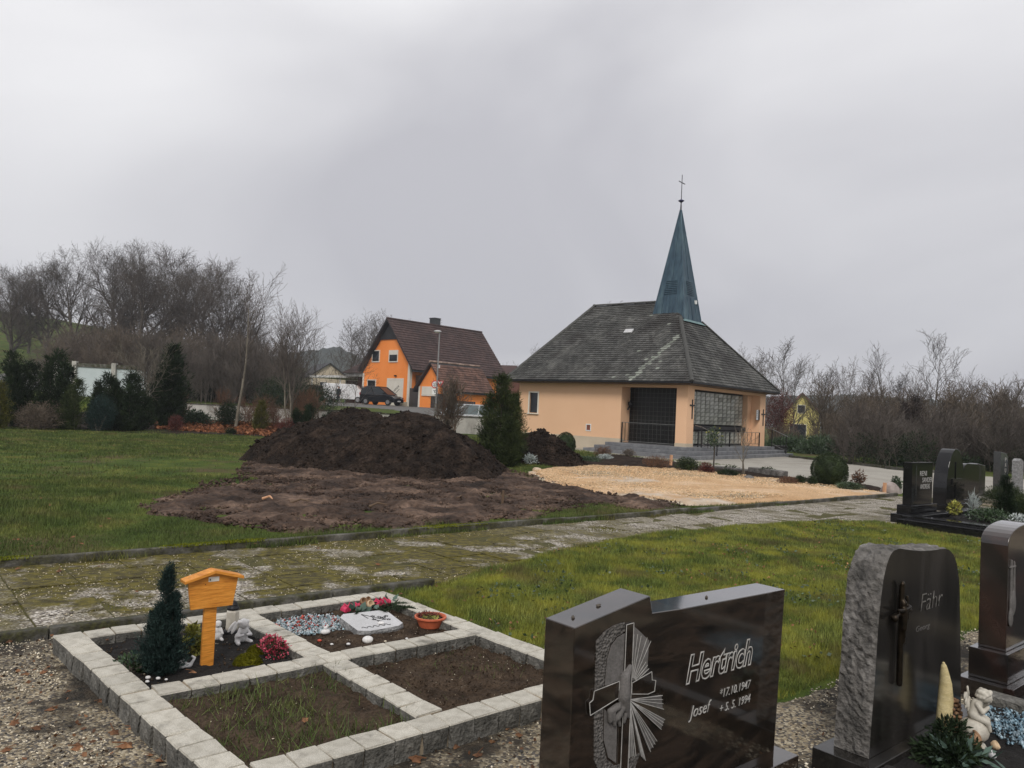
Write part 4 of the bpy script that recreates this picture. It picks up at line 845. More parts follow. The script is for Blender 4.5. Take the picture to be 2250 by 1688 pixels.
def chips(name, mats, n, region, seed, z, sz=.013, wfn=None):
    r = np.random.default_rng(seed)
    for mi, m_ in enumerate(mats):
        k = n // len(mats); s_ = r.uniform(region[0], region[1], k); t_ = r.uniform(region[2], region[3], k)
        u = (s_ - (region[0] + region[1]) / 2) / (region[1] - region[0]) * 2; v = (t_ - (region[2] + region[3]) / 2) / (region[3] - region[2]) * 2
        kk = (u * u + v * v) < 1.0 + r.uniform(-.5, .3, k); s_, t_ = s_[kk], t_[kk]; k = len(s_)
        P = np.stack([s_ * math.cos(A40) - t_ * math.sin(A40), s_ * math.sin(A40) + t_ * math.cos(A40), z + r.uniform(0, .012, k)], -1)
        T_ = np.array([(1, 0, -.5), (-.5, .8, -.5), (-.5, -.8, -.5), (0, 0, .35)]); V = (T_[None] * (1 + r.uniform(-.5, .5, (k, 4, 1))) + r.uniform(-.35, .35, (k, 4, 3))) * sz * r.uniform(.5, 1.3, (k, 1, 1))
        F = np.array([(0, 1, 3), (1, 2, 3), (2, 0, 3), (0, 2, 1)])
        o = np_obj(name, (V + P[:, None]).reshape(-1, 3), (F[None] + (np.arange(k) * 4)[:, None, None]).reshape(-1, 3), m_); o['kind'] = 'stuff'
chips('glass_pieces', [M['glass_chips'], M['glass_chips'], M['plaque'], M['glass_chips']], 1500, (2.17, 2.72, 4.72, 5.18), 3, .064)
chips('glass_pieces', [M['glass_red']], 110, (2.2, 2.68, 4.78, 5.15), 4, .072)
# flower arrangement with pink ribbon, spruce sprigs and pods
fa = thing('grave_arrangement', 'wreath arrangement of spruce sprigs, pink ribbon and pale pods behind the plaque', 'flower arrangement', W(2.93, 5.02, .06), A40)
r_ = np.random.default_rng(12)
for k, (x, y, a, L_) in enumerate(((.05, -.02, -.5, .20), (.10, -.08, -.75, .24), (.12, -.03, -.35, .22), (-.05, -.03, 3.5, .18), (.05, .05, .2, .2), (.0, -.1, -1.4, .14), (-.1, -.08, 3.9, .16), (.16, -.12, -1.0, .20))):
    n_ = 420; h = r_.random(n_); c_ = np.stack([x + np.cos(a) * h * L_, y + np.sin(a) * h * L_, .03 + .035 * np.sin(h * 3) + 0 * h], -1)
    d_ = r_.normal(size=(n_, 3)); d_ += np.array([math.cos(a), math.sin(a), .1]) * .9
    link(bpy.data.objects.new('spruce_sprig', leaf_mesh('spruce_sprig', c_, d_, .028 * (1 - .4 * h[:, None]), .0045, M['spruce'], k)), fa)
for (x0, x1, y, zz) in ((-.19, -.04, .04, .05), (.07, .19, .03, .06)):
    b = MB()
    for k in range(7):
        u = x0 + (x1 - x0) * k / 7; b.hexa([(u, y - .035, zz - .02), (u + .0225, y - .03, zz - .03), (u + .0225, y + .03, zz - .01), (u, y + .035, zz - .02), (u + .004, y - .03, zz + .02 * (k % 2)), (u + .024, y - .03, zz + .012), (u + .024, y + .03, zz + .02), (u + .004, y + .03, zz + .028 * (k % 2) + .004)])
    b.build('pink_ribbon', M['pink_fabric'], fa, bevel=.003)
for (x, y, zz, rr, m_) in ((.0, .0, .055, .032, M['cup']), (-.03, .05, .07, .03, M['orchid_brown']), (.02, .06, .08, .022, M['orchid_brown'])):
    o = MB().lathe([(.004, 0), (rr * .8, rr * .25), (rr, rr * .8), (rr * .92, rr * 1.25), (rr * .8, rr * 1.25), (rr * .75, rr * .6), (.004, rr * .35)], 14).build('seed_pod', m_, fa, smooth=True); o.location = (x, y, zz); o.rotation_euler = (1.0, .1, .2)
link(bpy.data.objects.new('grey_leaves', leaf_mesh('grey_leaves', np.stack([r_.uniform(-.16, .02, 26), r_.uniform(-.12, -.04, 26), np.full(26, .05)], -1), r_.normal(size=(26, 3)) + np.array([0, -.3, .7]), .075, .045, M['euca'], 2, True)), fa)
link(bpy.data.objects.new('grey_leaves', leaf_mesh('grey_leaves', np.stack([r_.uniform(.1, .25, 22), r_.uniform(-.03, .08, 22), np.full(22, .05)], -1), r_.normal(size=(22, 3)) + np.array([0, 0, 1]), .06, .03, M['euca'], 2, True)), fa)
# terracotta bowl
pb_ = thing('plant_bowl', 'orange plastic plant bowl with withered heather at the border edge', 'plant pot', W(3.13, 4.50, .06), 0); pb_.scale = (1.15, 1.15, .74)
MB().lathe([(.062, 0), (.066, .005), (.088, .085), (.098, .088), (.098, .102), (.090, .104), (.084, .088), (.080, .07)], 28).build('bowl', M['terracotta'], pb_, smooth=False)
MB().lathe([(.079, .078), (.05, .088), (.01, .092)], 18).build('potting_soil', M['soil_bed'], pb_, smooth=True)
P_, d_ = bush_pts([(-.03, .03, .10, .05, .04, .03), (.03, .035, .095, .035, .03, .022)], 700, r_, .8); link(bpy.data.objects.new('withered_heather', leaf_mesh('withered_heather', P_, d_ + r_.normal(size=P_.shape), .014, .005, M['red_leaf'], 1)), pb_)
P_ = np.stack([r_.uniform(-.05, .05, 300), r_.uniform(-.05, .04, 300), r_.uniform(.085, .10, 300)], -1); link(bpy.data.objects.new('dry_moss', leaf_mesh('dry_moss', P_, r_.normal(size=P_.shape), .012, .006, M['yellow_green'], 1)), pb_)
def debris_bits(name, n, mask, mat_, sz, seed, z=.016):
    r = np.random.default_rng(seed); s_ = r.uniform(-1.5, 7.6, n); t_ = r.uniform(.8, 5.68, n); x = s_ * math.cos(A40) - t_ * math.sin(A40); y = s_ * math.sin(A40) + t_ * math.cos(A40)
    k = mask(x, y, s_, t_, r); P = np.stack([x[k], y[k], np.full(k.sum(), z) + r.uniform(0, .008, k.sum())], -1); D = r.normal(size=P.shape); D[:, 2] *= .3
    o = link(bpy.data.objects.new(name, leaf_mesh(name, P, D, sz, sz * .7, mat_, seed, True))); o['kind'] = 'stuff'
def near_border(x, y, s_, t_, r):
    inside = (s_ > .93) & (s_ < 3.34) & (t_ > 2.93) & (t_ < 5.36); e = np.maximum(np.maximum(.95 - s_, s_ - 3.3), np.maximum(2.95 - t_, t_ - 5.33))
    return infov(x, y, 1.25) & ~inside & (s_ < 3.6 + 5 * (t_ < 2.3)) & (r.random(len(x)) < np.clip(.75 * np.exp(-e * 3.2) + .9 * fbm(x * 1.7, y * 1.7, 91, 3) + .06, 0, 1))
debris_bits('leaf_debris', 6500, near_border, M['dry_leaf'], .026, 61)
debris_bits('leaf_debris', 9000, near_border, M['soil_bed'], .020, 62)
def lawn_bits(name, n, mat_, sz, seed, thr):
    r = np.random.default_rng(seed); s_ = r.uniform(3.5, 12.5, n); t_ = r.uniform(2.6, 6.4, n); x = s_ * math.cos(A40) - t_ * math.sin(A40); y = s_ * math.sin(A40) + t_ * math.cos(A40)
    k = (fbm(x * 1.8, y * 1.8, seed, 3) > thr) & (hump_z(x, y) > 0.001); x, y = x[k], y[k]
    P = np.stack([x, y, hump_z(x, y) + r.uniform(.008, .035, len(x))], -1); D = r.normal(size=P.shape); D[:, 2] = np.abs(D[:, 2]) * .4
    o = link(bpy.data.objects.new(name, leaf_mesh(name, P, D, sz, sz * .7, mat_, seed, True))); o['kind'] = 'stuff'
lawn_bits('lawn_weeds', 5200, M['laurel'], .034, 71, .10)
lawn_bits('leaf_debris', 2600, M['dry_leaf'], .026, 72, .06)
# dry leaves, each one a thing
LM = [fallen_leaf_mesh(i, .062) for i in range(4)]
def leaf(pt, label, group, s_=1.0):
    o = bpy.data.objects.new('fallen_leaf', random.choice(LM)); link(o); tag(o, label, 'leaf', group)
    o.location = pt; o.rotation_euler = (random.uniform(-.25, .25), random.uniform(-.25, .25), random.uniform(0, 6.28)); o.scale = (s_ * random.uniform(.7, 1.2),) * 3
for x, y in ((58, 1482), (95, 1478), (255, 1530), (150, 1520), (290, 1600), (30, 1590), (80, 1600), (170, 1637), (172, 1645), (275, 1640), (330, 1660), (20, 1410), (55, 1398), (125, 1385), (240, 1372), (215, 1388), (200, 1490), (225, 1540), (350, 1672), (110, 1560), (912, 1668), (1000, 1640), (1110, 1600), (1140, 1615), (1050, 1660), (12, 1650), (250, 1610)):
    where_ = 'on the gravel along the near right side of the sett border' if x > 900 else 'in the dark litter between near kerb and sett border' if y < 1420 else 'lying on the pale gravel left of the sett border'
    leaf(onz(x, y, .014), 'brown dry fallen leaf ' + where_, 'dry leaves on the gravel', random.uniform(.7, 1.25))
for x, y in ((860, 1300), (950, 1322), (880, 1305), (1122, 1382), (960, 1288), (1100, 1250), (1180, 1290), (1020, 1320), (1330, 1255), (1860, 1310), (1870, 1340), (1880, 1335), (1640, 1185), (1500, 1262), (1450, 1230), (2115, 1260), (2125, 1280), (1165, 1430)):
    leaf(onz(x, y, .05), 'brown dry fallen leaf on the mossy lawn between path and headstones', 'dry leaves on the right lawn', random.uniform(.6, 1.1))
for x, y in ((40, 1225 - 40), (70, 1200), (180, 1195), (222, 1157), (240, 1140), (110, 1110), (300, 1050), (330, 1010), (500, 1190), (30, 1186), (160, 1180), (90, 1095), (420, 1010), (250, 980), (560, 1195)):
    leaf(onz(x, y, .05), 'brown dry fallen leaf on the large lawn left of the bare earth', 'dry leaves on the left lawn', random.uniform(.8, 1.2))
for x, y in ((38, 1250), (218, 1245), (225, 1240), (300, 1300), (130, 1255), (700, 1205), (830, 1240), (460, 1230)):
    leaf(onz(x, y, .012), 'brown dry fallen leaf on the mossy paved path', 'dry leaves on the path', random.uniform(.7, 1.1))
leaf(onz(424, 1478, .09), 'curled tan leaf in front of the orange post on dark soil', None, .8)
leaf(onz(236, 1406, .09), 'small orange-brown leaf at the left corner of the dark bed', None, .5)
leaf(onz(670, 1582, .10), 'reddish leaf among the weeds of the near left bed', None, .8)

# ------------------------------------------------------------------ headstones
def poly_stone(name, P, d0, d1, mat_, parent, bevel=.004):
    return MB().prism(P, lambda u, v, d: (u, d, v), d0, d1).build(name, mat_, parent, bevel=bevel)
h1 = thing('headstone', 'wide dark brown polished headstone with carved hands, cross and rays', 'headstone', W(1.935, 1.905, 0), A40)
poly_stone('stone', [(0, .08), (1.318, .08), (1.367, .836), (.90, .842), (.60, .846), (.419, .853), (.401, .920), (0, .856)], 0, .150, M['brownstone'], h1, .003)
MB().box(-.06, 1.45, -.05, .20, -.02, .08).build('base', M['brownstone'], h1, bevel=.004)
def relief(name, P, d, mat_, o=None):
    return poly_stone(name, P, -d, .001, mat_, h1 if o is None else o, .0015)
def groove(P, closed=True, w=.0022, name='incised_line', y=-.0085, parent=None):
    b = MB(); n = len(P)
    for i in range(n if closed else n - 1):
        u, v = P[i], P[(i + 1) % n]; b.beam((u[0], y, u[1]), (v[0], y, v[1]), .002, w, up=(0, 1, 0))
    return b.build(name, M['incised'], parent or h1)
relief('carved_panel', [(.110, .795), (.150, .822), (.200, .838), (.258, .842), (.258, .806), (.215, .795), (.182, .77), (.165, .72), (.158, .628), (.113, .622)], .005, M['carved'])
relief('carved_panel', [(.262, .80), (.262, .61), (.215, .61), (.165, .628), (.172, .72), (.190, .765), (.222, .79)], .003, M['carved_smooth'])
relief('carved_panel', [(.306, .822), (.345, .795), (.402, .752), (.397, .640), (.33, .615), (.300, .62)], .004, M['carved_smooth'])
relief('carved_panel', [(.114, .548), (.16, .548), (.165, .43), (.19, .36), (.235, .325), (.30, .322), (.375, .338), (.335, .26), (.32, .20), (.18, .20), (.165, .30), (.125, .372)], .005, M['carved'])
relief('carved_panel', [(.168, .545), (.24, .47), (.243, .332), (.20, .362), (.172, .43)], .003, M['carved_smooth'])
for i in range(9):
    a = math.radians(25 + i * 9); c0 = (.305, .60); groove([(c0[0] + .03 * math.cos(a), c0[1] + .03 * math.sin(a)), (c0[0] + (.11 if i < 3 else .17) * math.cos(a) * (1 if i < 5 else .8), c0[1] + (.11 if i < 3 else .19) * math.sin(a))], False, .0014, 'carved_stroke', -.0052)
rays = [(.488, .530), (.500, .475), (.509, .433), (.490, .40), (.466, .361), (.43, .33), (.402, .304), (.378, .325), (.345, .335), (.31, .335)]
for i in range(5):
    a, b2 = rays[2 * i], rays[min(2 * i + 1, 9)]; c0 = (.300, .552 - .004 * i)
    relief('carved_ray', [c0, a, b2], .004 + .003 * (i % 2), M['carved_smooth']); groove([c0, a], False, .002, 'incised_line', -.0088); groove([c0, b2], False, .0014, 'carved_stroke', -.0088)
    for f in (.3, .6): groove([c0, (a[0] * (1 - f) + b2[0] * f, a[1] * (1 - f) + b2[1] * f)], False, .0011, 'carved_stroke', -.0086)
vb_ = [(.262, .832), (.303, .834), (.303, .20), (.262, .20)]; relief('carved_cross', vb_, .008, M['brownstone']); groove(vb_)
ha = [(.103, .622), (.235, .632), (.235, .572), (.088, .540), (.081, .585), (.098, .592)]; relief('carved_cross', ha, .009, M['brownstone']); groove(ha, y=-.0095)
hb = [(.305, .612), (.417, .634), (.421, .602), (.443, .596), (.438, .556), (.400, .553), (.305, .572)]; relief('carved_cross', hb, .009, M['brownstone']); groove(hb, y=-.0095)
blobs_obj('carved_hands', [('l', (.290, -.004, .672), (.262, -.010, .640), .013, .020), ('l', (.262, -.010, .640), (.255, -.014, .575), .022, .026), ('l', (.255, -.014, .575), (.272, -.012, .530), .025, .018), ('l', (.272, -.012, .53), (.290, -.010, .495), .016, .009), ('l', (.255, -.012, .54), (.225, -.016, .505), .016, .012), ('l', (.225, -.016, .545), (.185, -.014, .535), .014, .012), ('l', (.185, -.014, .535), (.19, -.012, .50), .012, .010), ('l', (.20, -.016, .525), (.215, -.012, .482), .010, .008), ('l', (.225, -.014, .51), (.245, -.010, .472), .010, .007), ('l', (.27, -.014, .51), (.268, -.010, .478), .009, .007)], M['carved_smooth'], h1, .0035)
text('Hertrich', h1, .640, .535, .475, .120, M['incised'], y=-.0004, depth=.0025, outline=.024, shear=.28, name='surname_lettering', bold=.022)
text('Josef', h1, .668, .385, .150, .062, M['incised'], shear=.32, name='first_name_lettering', bold=-.006)
text('*17.10.1947', h1, .878, .440, .228, .036, M['incised'], shear=.25, name='date_lettering', bold=-.008)
text('+ 5. 5. 1994', h1, .880, .378, .226, .034, M['incised'], shear=.25, name='date_lettering', bold=-.008)
for x, y, a in ((.20, .08, .2), (.06, .07, 1.0), (.44, .09, .5), (.86, .07, .9)):
    zt = .855 + .163 * x * .98 if x < .41 else .852 - .012 * x
    o = MB().ell((0, 0, 0), (.009, .006, .006), 6, 4).ell((.007, .004, .003), (.006, .003, .003), 5, 4).build('debris', M['bark']); tag(o, 'tiny dark bit of plant debris on top of the wide brown headstone', 'debris', 'bits of debris on the brown headstone'); o.location = W(1.935 + x, 1.905 + y, zt + .004); o.rotation_euler = (0, 0, a)
# second stone, rough sides
h2 = thing('headstone', 'tall grey headstone with rough hewn sides, polished face and bronze crucifix', 'headstone', W(3.569, 1.618, 0), A40)
fp = [(-.004, .105), (.01, .25), (.029, .412), (.05, .691), (.07, .82), (.09, .905), (.115, .96), (.145, 1.0), (.18, 1.025), (.25, 1.032), (.315, 1.022), (.42, 1.008), (.495, 1.0), (.62, .992), (.744, .990), (.80, .987), (.857, .975), (.91, .945), (.956, .895), (.985, .83), (1.004, .763), (1.02, .594), (1.048, .339), (1.06, .171), (1.062, .105)]
def resample(P, n):
    P = [Vector((x, y, 0)) for x, y in P] + [Vector((P[0][0], P[0][1], 0))]; L = [0]
    for a, b2 in zip(P[:-1], P[1:]): L.append(L[-1] + (b2 - a).length)
    out_ = []
    for i in range(n):
        d = L[-1] * i / n; k = max(j for j in range(len(L)) if L[j] <= d + 1e-9); k = min(k, len(P) - 2); f = (d - L[k]) / max(1e-9, L[k + 1] - L[k]); out_.append(P[k].lerp(P[k + 1], f))
    return [(p_.x, p_.y) for p_ in out_]
Q = resample(fp, 150); rings = 9; cen = (.53, .55); vs = []
for k in range(rings):
    d = .165 * k / (rings - 1); e = .014 * math.sin(PI * min(1, k / (rings - 1) * 1.2 + .1))
    for i, (x, z) in enumerate(Q):
        nx, nz_ = x - cen[0], z - cen[1]; l = math.hypot(nx, nz_); j = (0 if k == 0 else 1) * (.028 * float(fbm(i * .22, k * .55, 7, 4)) + .012 * (random.random() - .5) + e * .6)
        if z < .12: j = 0
        vs.append((x + nx / l * j, d, z + nz_ / l * j))
n_ = len(Q); b = MB(); b.cur = 1; b.add(vs, [(k * n_ + i, k * n_ + (i + 1) % n_, (k + 1) * n_ + (i + 1) % n_, (k + 1) * n_ + i) for k in range(rings - 1) for i in range(n_)] + [tuple((rings - 1) * n_ + i for i in range(n_))[::-1]])
b.cur = 0; b.add(vs[:n_], [tuple(range(n_))]); b.build('stone', [M['dusky'], M['rough_stone']], h2)
MB().box(-.10, 1.16, -.06, .22, -.02, .103).build('base', M['dusky'], h2, bevel=.004)
cr_ = blobs_obj('crucifix', [('l', (.246, -.018, .86), (.246, -.018, .40), .013, .015), ('l', (.15, -.02, .725), (.335, -.02, .735), .012, .012), ('e', (.246, -.03, .775), (.016, .014, .02)), ('l', (.246, -.03, .75), (.243, -.034, .66), .018, .014), ('l', (.243, -.03, .66), (.25, -.03, .60), .012, .010), ('l', (.18, -.034, .755), (.246, -.034, .745), .008, .010), ('l', (.31, -.034, .755), (.246, -.034, .745), .008, .010), ('e', (.155, -.03, .72), (.016, .016, .02)), ('e', (.246, -.022, .865), (.014, .01, .018)), ('l', (.30, -.02, .80), (.30, -.02, .70), .009, .012)], mat('bronze', [(.018, .014, .010), (.04, .03, .02)], scale=20, rough=.35, metal=.8), h2, .005)
text('Fähr', h2, .50, .70, .27, .085, M['rough_stone'], shear=.2, name='surname_lettering', bold=-.02)
text('Georg', h2, .455, .598, .165, .034, M['carved_smooth'], shear=.25, name='first_name_lettering', bold=-.02)
# third stone, arched, on a stepped base
h3 = thing('headstone', 'arched red-brown headstone on a two-step base at the right edge', 'headstone', W(5.30, 1.615, 0), A40)
arc = [(0, .30)] + [(0, .93)] + [(.35 - .35 * math.cos(a), .93 + .115 * math.sin(a) ** .8) for a in np.linspace(.12, PI - .12, 15)] + [(.70, .93), (.70, .30)]
poly_stone('stone', arc, 0, .150, M['redstone'], h3, .003)
MB().box(-.06, .78, -.03, .18, .122, .299).build('upper_base', M['redstone'], h3, bevel=.003)
MB().box(-.12, .86, -.08, .22, -.02, .121).build('lower_base', M['redstone'], h3, bevel=.003)
blobs_obj('carved_relief', [('l', (.05, -.004, .84), (.05, -.004, .56), .008, .012), ('l', (.10, -.004, .83), (.10, -.004, .60), .006, .012), ('l', (.02, -.004, .80), (.13, -.004, .80), .006, .006), ('e', (.08, -.006, .58), (.05, .012, .08)), ('e', (.05, -.006, .50), (.03, .012, .06))], M['carved_smooth'], h3, .005)
shrub('dark_conifer', 'dark shrub in front of the arched red-brown headstone at right edge', 'shrub', W(5.62, 1.38, .1), [(0, 0, .25, .14, .12, .25), (0, 0, .5, .09, .09, .18)], 5000, .03, .006, M['yew'], 41, up=.7)
bed('dark_soil', [(1.96, 1.84), (3.18, 1.84), (3.18, .0), (1.96, .0)], M['black_soil'], .06, .04, 63)  # unseen bed, added so the brown polished face reflects dark ground
bed('dark_soil', [(5.10, 1.54), (6.2, 1.54), (6.2, .0), (5.10, .0)], M['black_soil'], .06, .04, 64)  # unseen bed before the arched stone, added for darker reflections
sheet('reflection_soil', pst((6.9, -.6), (12.4, -.6), (12.4, 1.7), (6.9, 1.7)), .08, lambda X, Y, D: .04 * fbm(X * 5, Y * 5, 4), M['black_soil'], wob=.03, off=.03, kind='stuff')  # added dark soil out of view, only mirrored in the polished stones
sheet('gravel_bed', pst((16.6, -2), (28, -2), (28, 7.6), (16.6, 7.4)), .15, lambda X, Y, D: .02 * fbm(X * 6, Y * 6, 4), M['gravel'], wob=.1, off=.02)
# grave bed of the rough-sided stone with its kerb
gb = thing('grave_kerb', 'dark stone kerb round the grave bed before the rough-sided headstone', 'grave kerb', (0, 0, 0), A40)
MB().box(3.50, 3.60, .1, 1.55, -.02, .10).build('kerb_stone', M['dusky'], gb, bevel=.004)
MB().box(4.96, 5.08, .1, 1.62, -.02, .12).build('kerb_stone', M['granite_side'], gb, bevel=.006)
bed('dark_soil', [(3.6, 1.56), (4.96, 1.56), (4.96, .1), (3.6, .1)], M['black_soil'], .075, .03, 43)
chips('blue_glass_pieces', [M['blue_glass'], M['blue_glass']], 2600, (4.38, 5.0, .55, 1.60), 13, .085, .014)
# arrangement on the bed: straw horn, pods, wooden rose, stone angel on a ball
ar = thing('grave_arrangement', 'dark moss arrangement with tall straw-yellow horn, cone and wooden rose', 'flower arrangement', W(4.08, 1.47, .08), A40)
def horn_pts(): return [(-.02, .06, .02, .030), (.0, .06, .10, .036), (.012, .06, .18, .036), (.006, .06, .26, .029), (-.012, .06, .32, .020), (-.022, .06, .355, .013), (-.026, .06, .368, .006)]
hp = horn_pts(); hb_ = MB()
for (a, b2) in zip(hp[:-1], hp[1:]): hb_.cyl(a[:3], b2[:3], a[3], b2[3], n=14, caps=False)
hb_.ell(hp[-1][:3], .007, 8, 5); ho = hb_.build('straw_horn', M['horn'], ar, smooth=True); ho.location = (.09, .0, .01)
pc = MB()
for k in range(11):
    zz = .02 + k * .017; rr = .030 * math.sin(PI * (k + 1.2) / 13) + .008
    for i in range(7):
        a = i * .8976 + k * .45; pc.ell((.135 + rr * math.cos(a), .04 + rr * math.sin(a), zz), (.012, .012, .008), 6, 4)
pc.build('wooden_cone', M['orchid_brown'], ar, smooth=True)
ro = MB()
for k in range(9):
    a = k * .7; rr = .052 - k * .004; c0 = Vector((.05 + rr * math.cos(a) * .6, -.09 + rr * math.sin(a) * .6, .03 + .007 * k))
    ro.ell(c0, (.028, .022, .010), 8, 5, Matrix.Rotation(a, 3, 'Z') @ Matrix.Rotation(.9, 3, 'Y'))
ro.build('wooden_rose', M['orchid_brown'], ar, smooth=True)
for (x, y, zz, rr) in ((.02, -.16, .02, .020), (.12, -.14, .03, .022)):
    o = MB().lathe([(.003, 0), (rr * .8, rr * .3), (rr, rr), (rr * .85, rr * 1.5), (rr * .7, rr * 1.45), (rr * .6, rr * .6), (.003, rr * .4)], 12).build('seed_pod', M['cup'] if rr > .021 else M['plaque'], ar, smooth=True); o.location = (x, y, zz); o.rotation_euler = (.9, .3, 0)
r_ = np.random.default_rng(77)
P_, d_ = bush_pts([(-.14, -.05, .03, .18, .12, .05), (.0, .0, .06, .09, .07, .07)], 2600, r_, .7)
link(bpy.data.objects.new('moss_and_leaves', leaf_mesh('moss_and_leaves', P_, d_ + r_.normal(size=P_.shape) * .5, .035, .010, M['yew'], 3, True)), ar)
P_, d_ = bush_pts([(-.14, -.12, .04, .16, .10, .03)], 60, r_, .8)
link(bpy.data.objects.new('grey_leaves', leaf_mesh('grey_leaves', P_, d_ + r_.normal(size=P_.shape) * .5, .07, .022, M['euca'], 3, True)), ar)
an = thing('angel_figure', 'grey-white winged cherub bowing its head, seated on a stone ball', 'figurine', W(4.215, 1.41, .08), A40 + .25); cp = M['cream_plaster']
MB().lathe([(.05, 0), (.054, .008), (.048, .018), (.03, .022), (.03, .028), (.045, .036), (.060, .055), (.066, .082), (.060, .108), (.045, .126), (.02, .138)], 26).build('ball_pedestal', cp, an, smooth=True)
blobs_obj('body', [('e', (0, .0, .155), (.040, .032, .032)), ('l', (0, 0, .160), (.004, -.008, .205), .034, .026), ('l', (.022, -.012, .21), (.048, -.03, .185), .013, .011), ('l', (.048, -.03, .185), (.030, -.052, .212), .011, .009), ('l', (-.02, -.012, .21), (-.035, -.035, .18), .013, .011), ('l', (-.035, -.035, .18), (-.002, -.055, .20), .011, .009), ('l', (.02, -.01, .150), (.036, -.05, .130), .020, .015), ('l', (.036, -.05, .13), (.038, -.058, .085), .014, .009), ('l', (-.02, -.01, .150), (-.022, -.055, .135), .020, .015), ('l', (-.022, -.055, .135), (-.012, -.066, .095), .014, .009), ('l', (.004, -.012, .215), (.010, -.03, .235), .014, .015)], cp, an, .004)
blobs_obj('head', [('e', (.014, -.042, .245), (.028, .029, .029)), ('e', (.018, -.070, .236), (.004, .005, .004)), ('e', (.02, -.060, .226), (.012, .010, .008))], cp, an, .0035)
blobs_obj('hair', [('e', (.014 + .024 * math.cos(a), -.036 + .024 * math.sin(a), .262 + .006 * math.sin(3 * a)), .0125) for a in np.arange(0, 6.3, .6)] + [('e', (.014, -.036, .268), (.022, .022, .014))] + [('e', (.014 + .030 * math.cos(a), -.032 + .026 * math.sin(a), .245), .010) for a in np.arange(-.2, 3.4, .5)], cp, an, .0035)
for sx in (-1, 1): blobs_obj('wing', [('e', (sx * .022, .026, .20), (.016, .008, .035), Matrix.Rotation(-sx * .4, 3, 'Y')), ('e', (sx * .045, .034, .235), (.018, .007, .036), Matrix.Rotation(-sx * .8, 3, 'Y')), ('e', (sx * .066, .038, .252), (.014, .006, .026), Matrix.Rotation(-sx * 1.2, 3, 'Y')), ('e', (sx * .045, .034, .205), (.012, .006, .026), Matrix.Rotation(-sx * .9, 3, 'Y'))], cp, an, .0035)

# ------------------------------------------------------------------ black headstones by the forecourt
h4 = thing('headstone', 'square black polished headstone nearest the path, with three silver name lines', 'headstone', W(13.86, 5.70, 0), A40)
MB().box(0, .86, 0, .15, .30, 1.035).build('stone', M['blackstone'], h4, bevel=.004)
MB().box(-.10, .98, -.04, .20, .151, .299).build('upper_base', M['blackstone'], h4, bevel=.004)
MB().box(-.24, 1.1, -.08, .24, -.02, .15).build('lower_base', M['blackstone'], h4, bevel=.004)
for z_, x_, w_, tx in ((.80, .32, .28, 'RENI'), (.685, .42, .42, 'SANDER'), (.57, .34, .40, 'ANDREAS')):
    text(tx, h4, x_, z_, w_, .085, M['incised'], name='name_line')
MB().box(.155, .185, -.004, 0, .45, .98).build('inlay_stripe', M['darkgrey_stone'], h4)
gk = thing('grave_kerb', 'black polished kerb framing the planted grave before the square black headstone', 'grave kerb', (0, 0, 0), A40)
MB().box(13.08, 13.26, 2.2, 5.60, -.02, .13).build('kerb_stone', M['blackstone'], gk, bevel=.006)
MB().box(13.28, 13.50, 2.2, 5.60, .05, .18).build('kerb_stone', M['blackstone'], gk, bevel=.006)
MB().box(13.27, 16.3, 5.42, 5.60, .0, .17).build('kerb_stone', M['blackstone'], gk, bevel=.006)
bed('dark_soil', [(13.5, 5.45), (16.4, 5.45), (16.4, 2.2), (13.5, 2.2)], M['black_soil'], .10, .05, 53)
h5 = thing('headstone', 'tall black headstone with pointed arch top and small dark plaque', 'headstone', W(16.75, 6.22, 0), A40); h5.scale = (1.32, 1, 1)
og = [(0, .0)] + [(.0, .35)] + [(.36 - .36 * math.cos(a), .35 + .90 * math.sin(a)) for a in np.linspace(.12, PI / 2 - .1, 9)] + [(.36 + .36 * math.cos(a), .35 + .90 * math.sin(a)) for a in np.linspace(PI / 2 - .1, .12, 9)] + [(.72, .35), (.72, 0)]
poly_stone('stone', og, 0, .26, M['blackstone'], h5, .006); MB().box(.20, .58, -.02, -.001, .52, .64).build('plaque', M['blackstone'], h5); MB().box(.33, .37, -.015, -.001, .2, .98).build('inlay_stripe', M['blackstone'], h5)
MB().box(-.08, .80, -.08, .30, -.02, .12).build('base', M['blackstone'], h5)
h6 = thing('headstone', 'low black headstone with rounded shoulder right of the pointed arch stone', 'headstone', W(18.3, 6.45, 0), A40)
poly_stone('stone', [(0, .0), (0, .80)] + [(.22 - .22 * math.cos(a), .80 + .12 * math.sin(a)) for a in np.linspace(.2, PI / 2, 6)] + [(.8, .90), (.9, .84), (.9, 0)], 0, .16, M['blackstone'], h6, .004)
MB().box(-.06, .96, -.05, .2, -.02, .14).build('base', M['blackstone'], h6)
h7 = thing('headstone', 'grey headstone with light top edge and a column of letters', 'headstone', W(21.0, 6.6, 0), A40)
poly_stone('stone', [(0, .0), (0, 1.17), (.40, 1.12), (.50, 1.05), (.56, .0)], 0, .16, M['darkgrey_stone'], h7, .006)
for k, ch in enumerate('PAULI'): text(ch, h7, .28, .93 - k * .13, .09, .10, M['incised'], name='letter')
MB().box(-.08, .66, -.05, .2, -.02, .12).build('base', M['darkgrey_stone'], h7)
h8 = thing('headstone', 'narrow pale grey headstone behind the grey lettered one', 'headstone', W(22.3, 6.6, 0), A40)
poly_stone('stone', [(0, .0), (0, .95), (.15, 1.0), (.35, .93), (.36, 0)], 0, .16, M['plaque_side'], h8, .01)
h9 = thing('headstone', 'dark round-topped headstone cut by the right picture edge', 'headstone', W(23.2, 5.9, 0), A40)
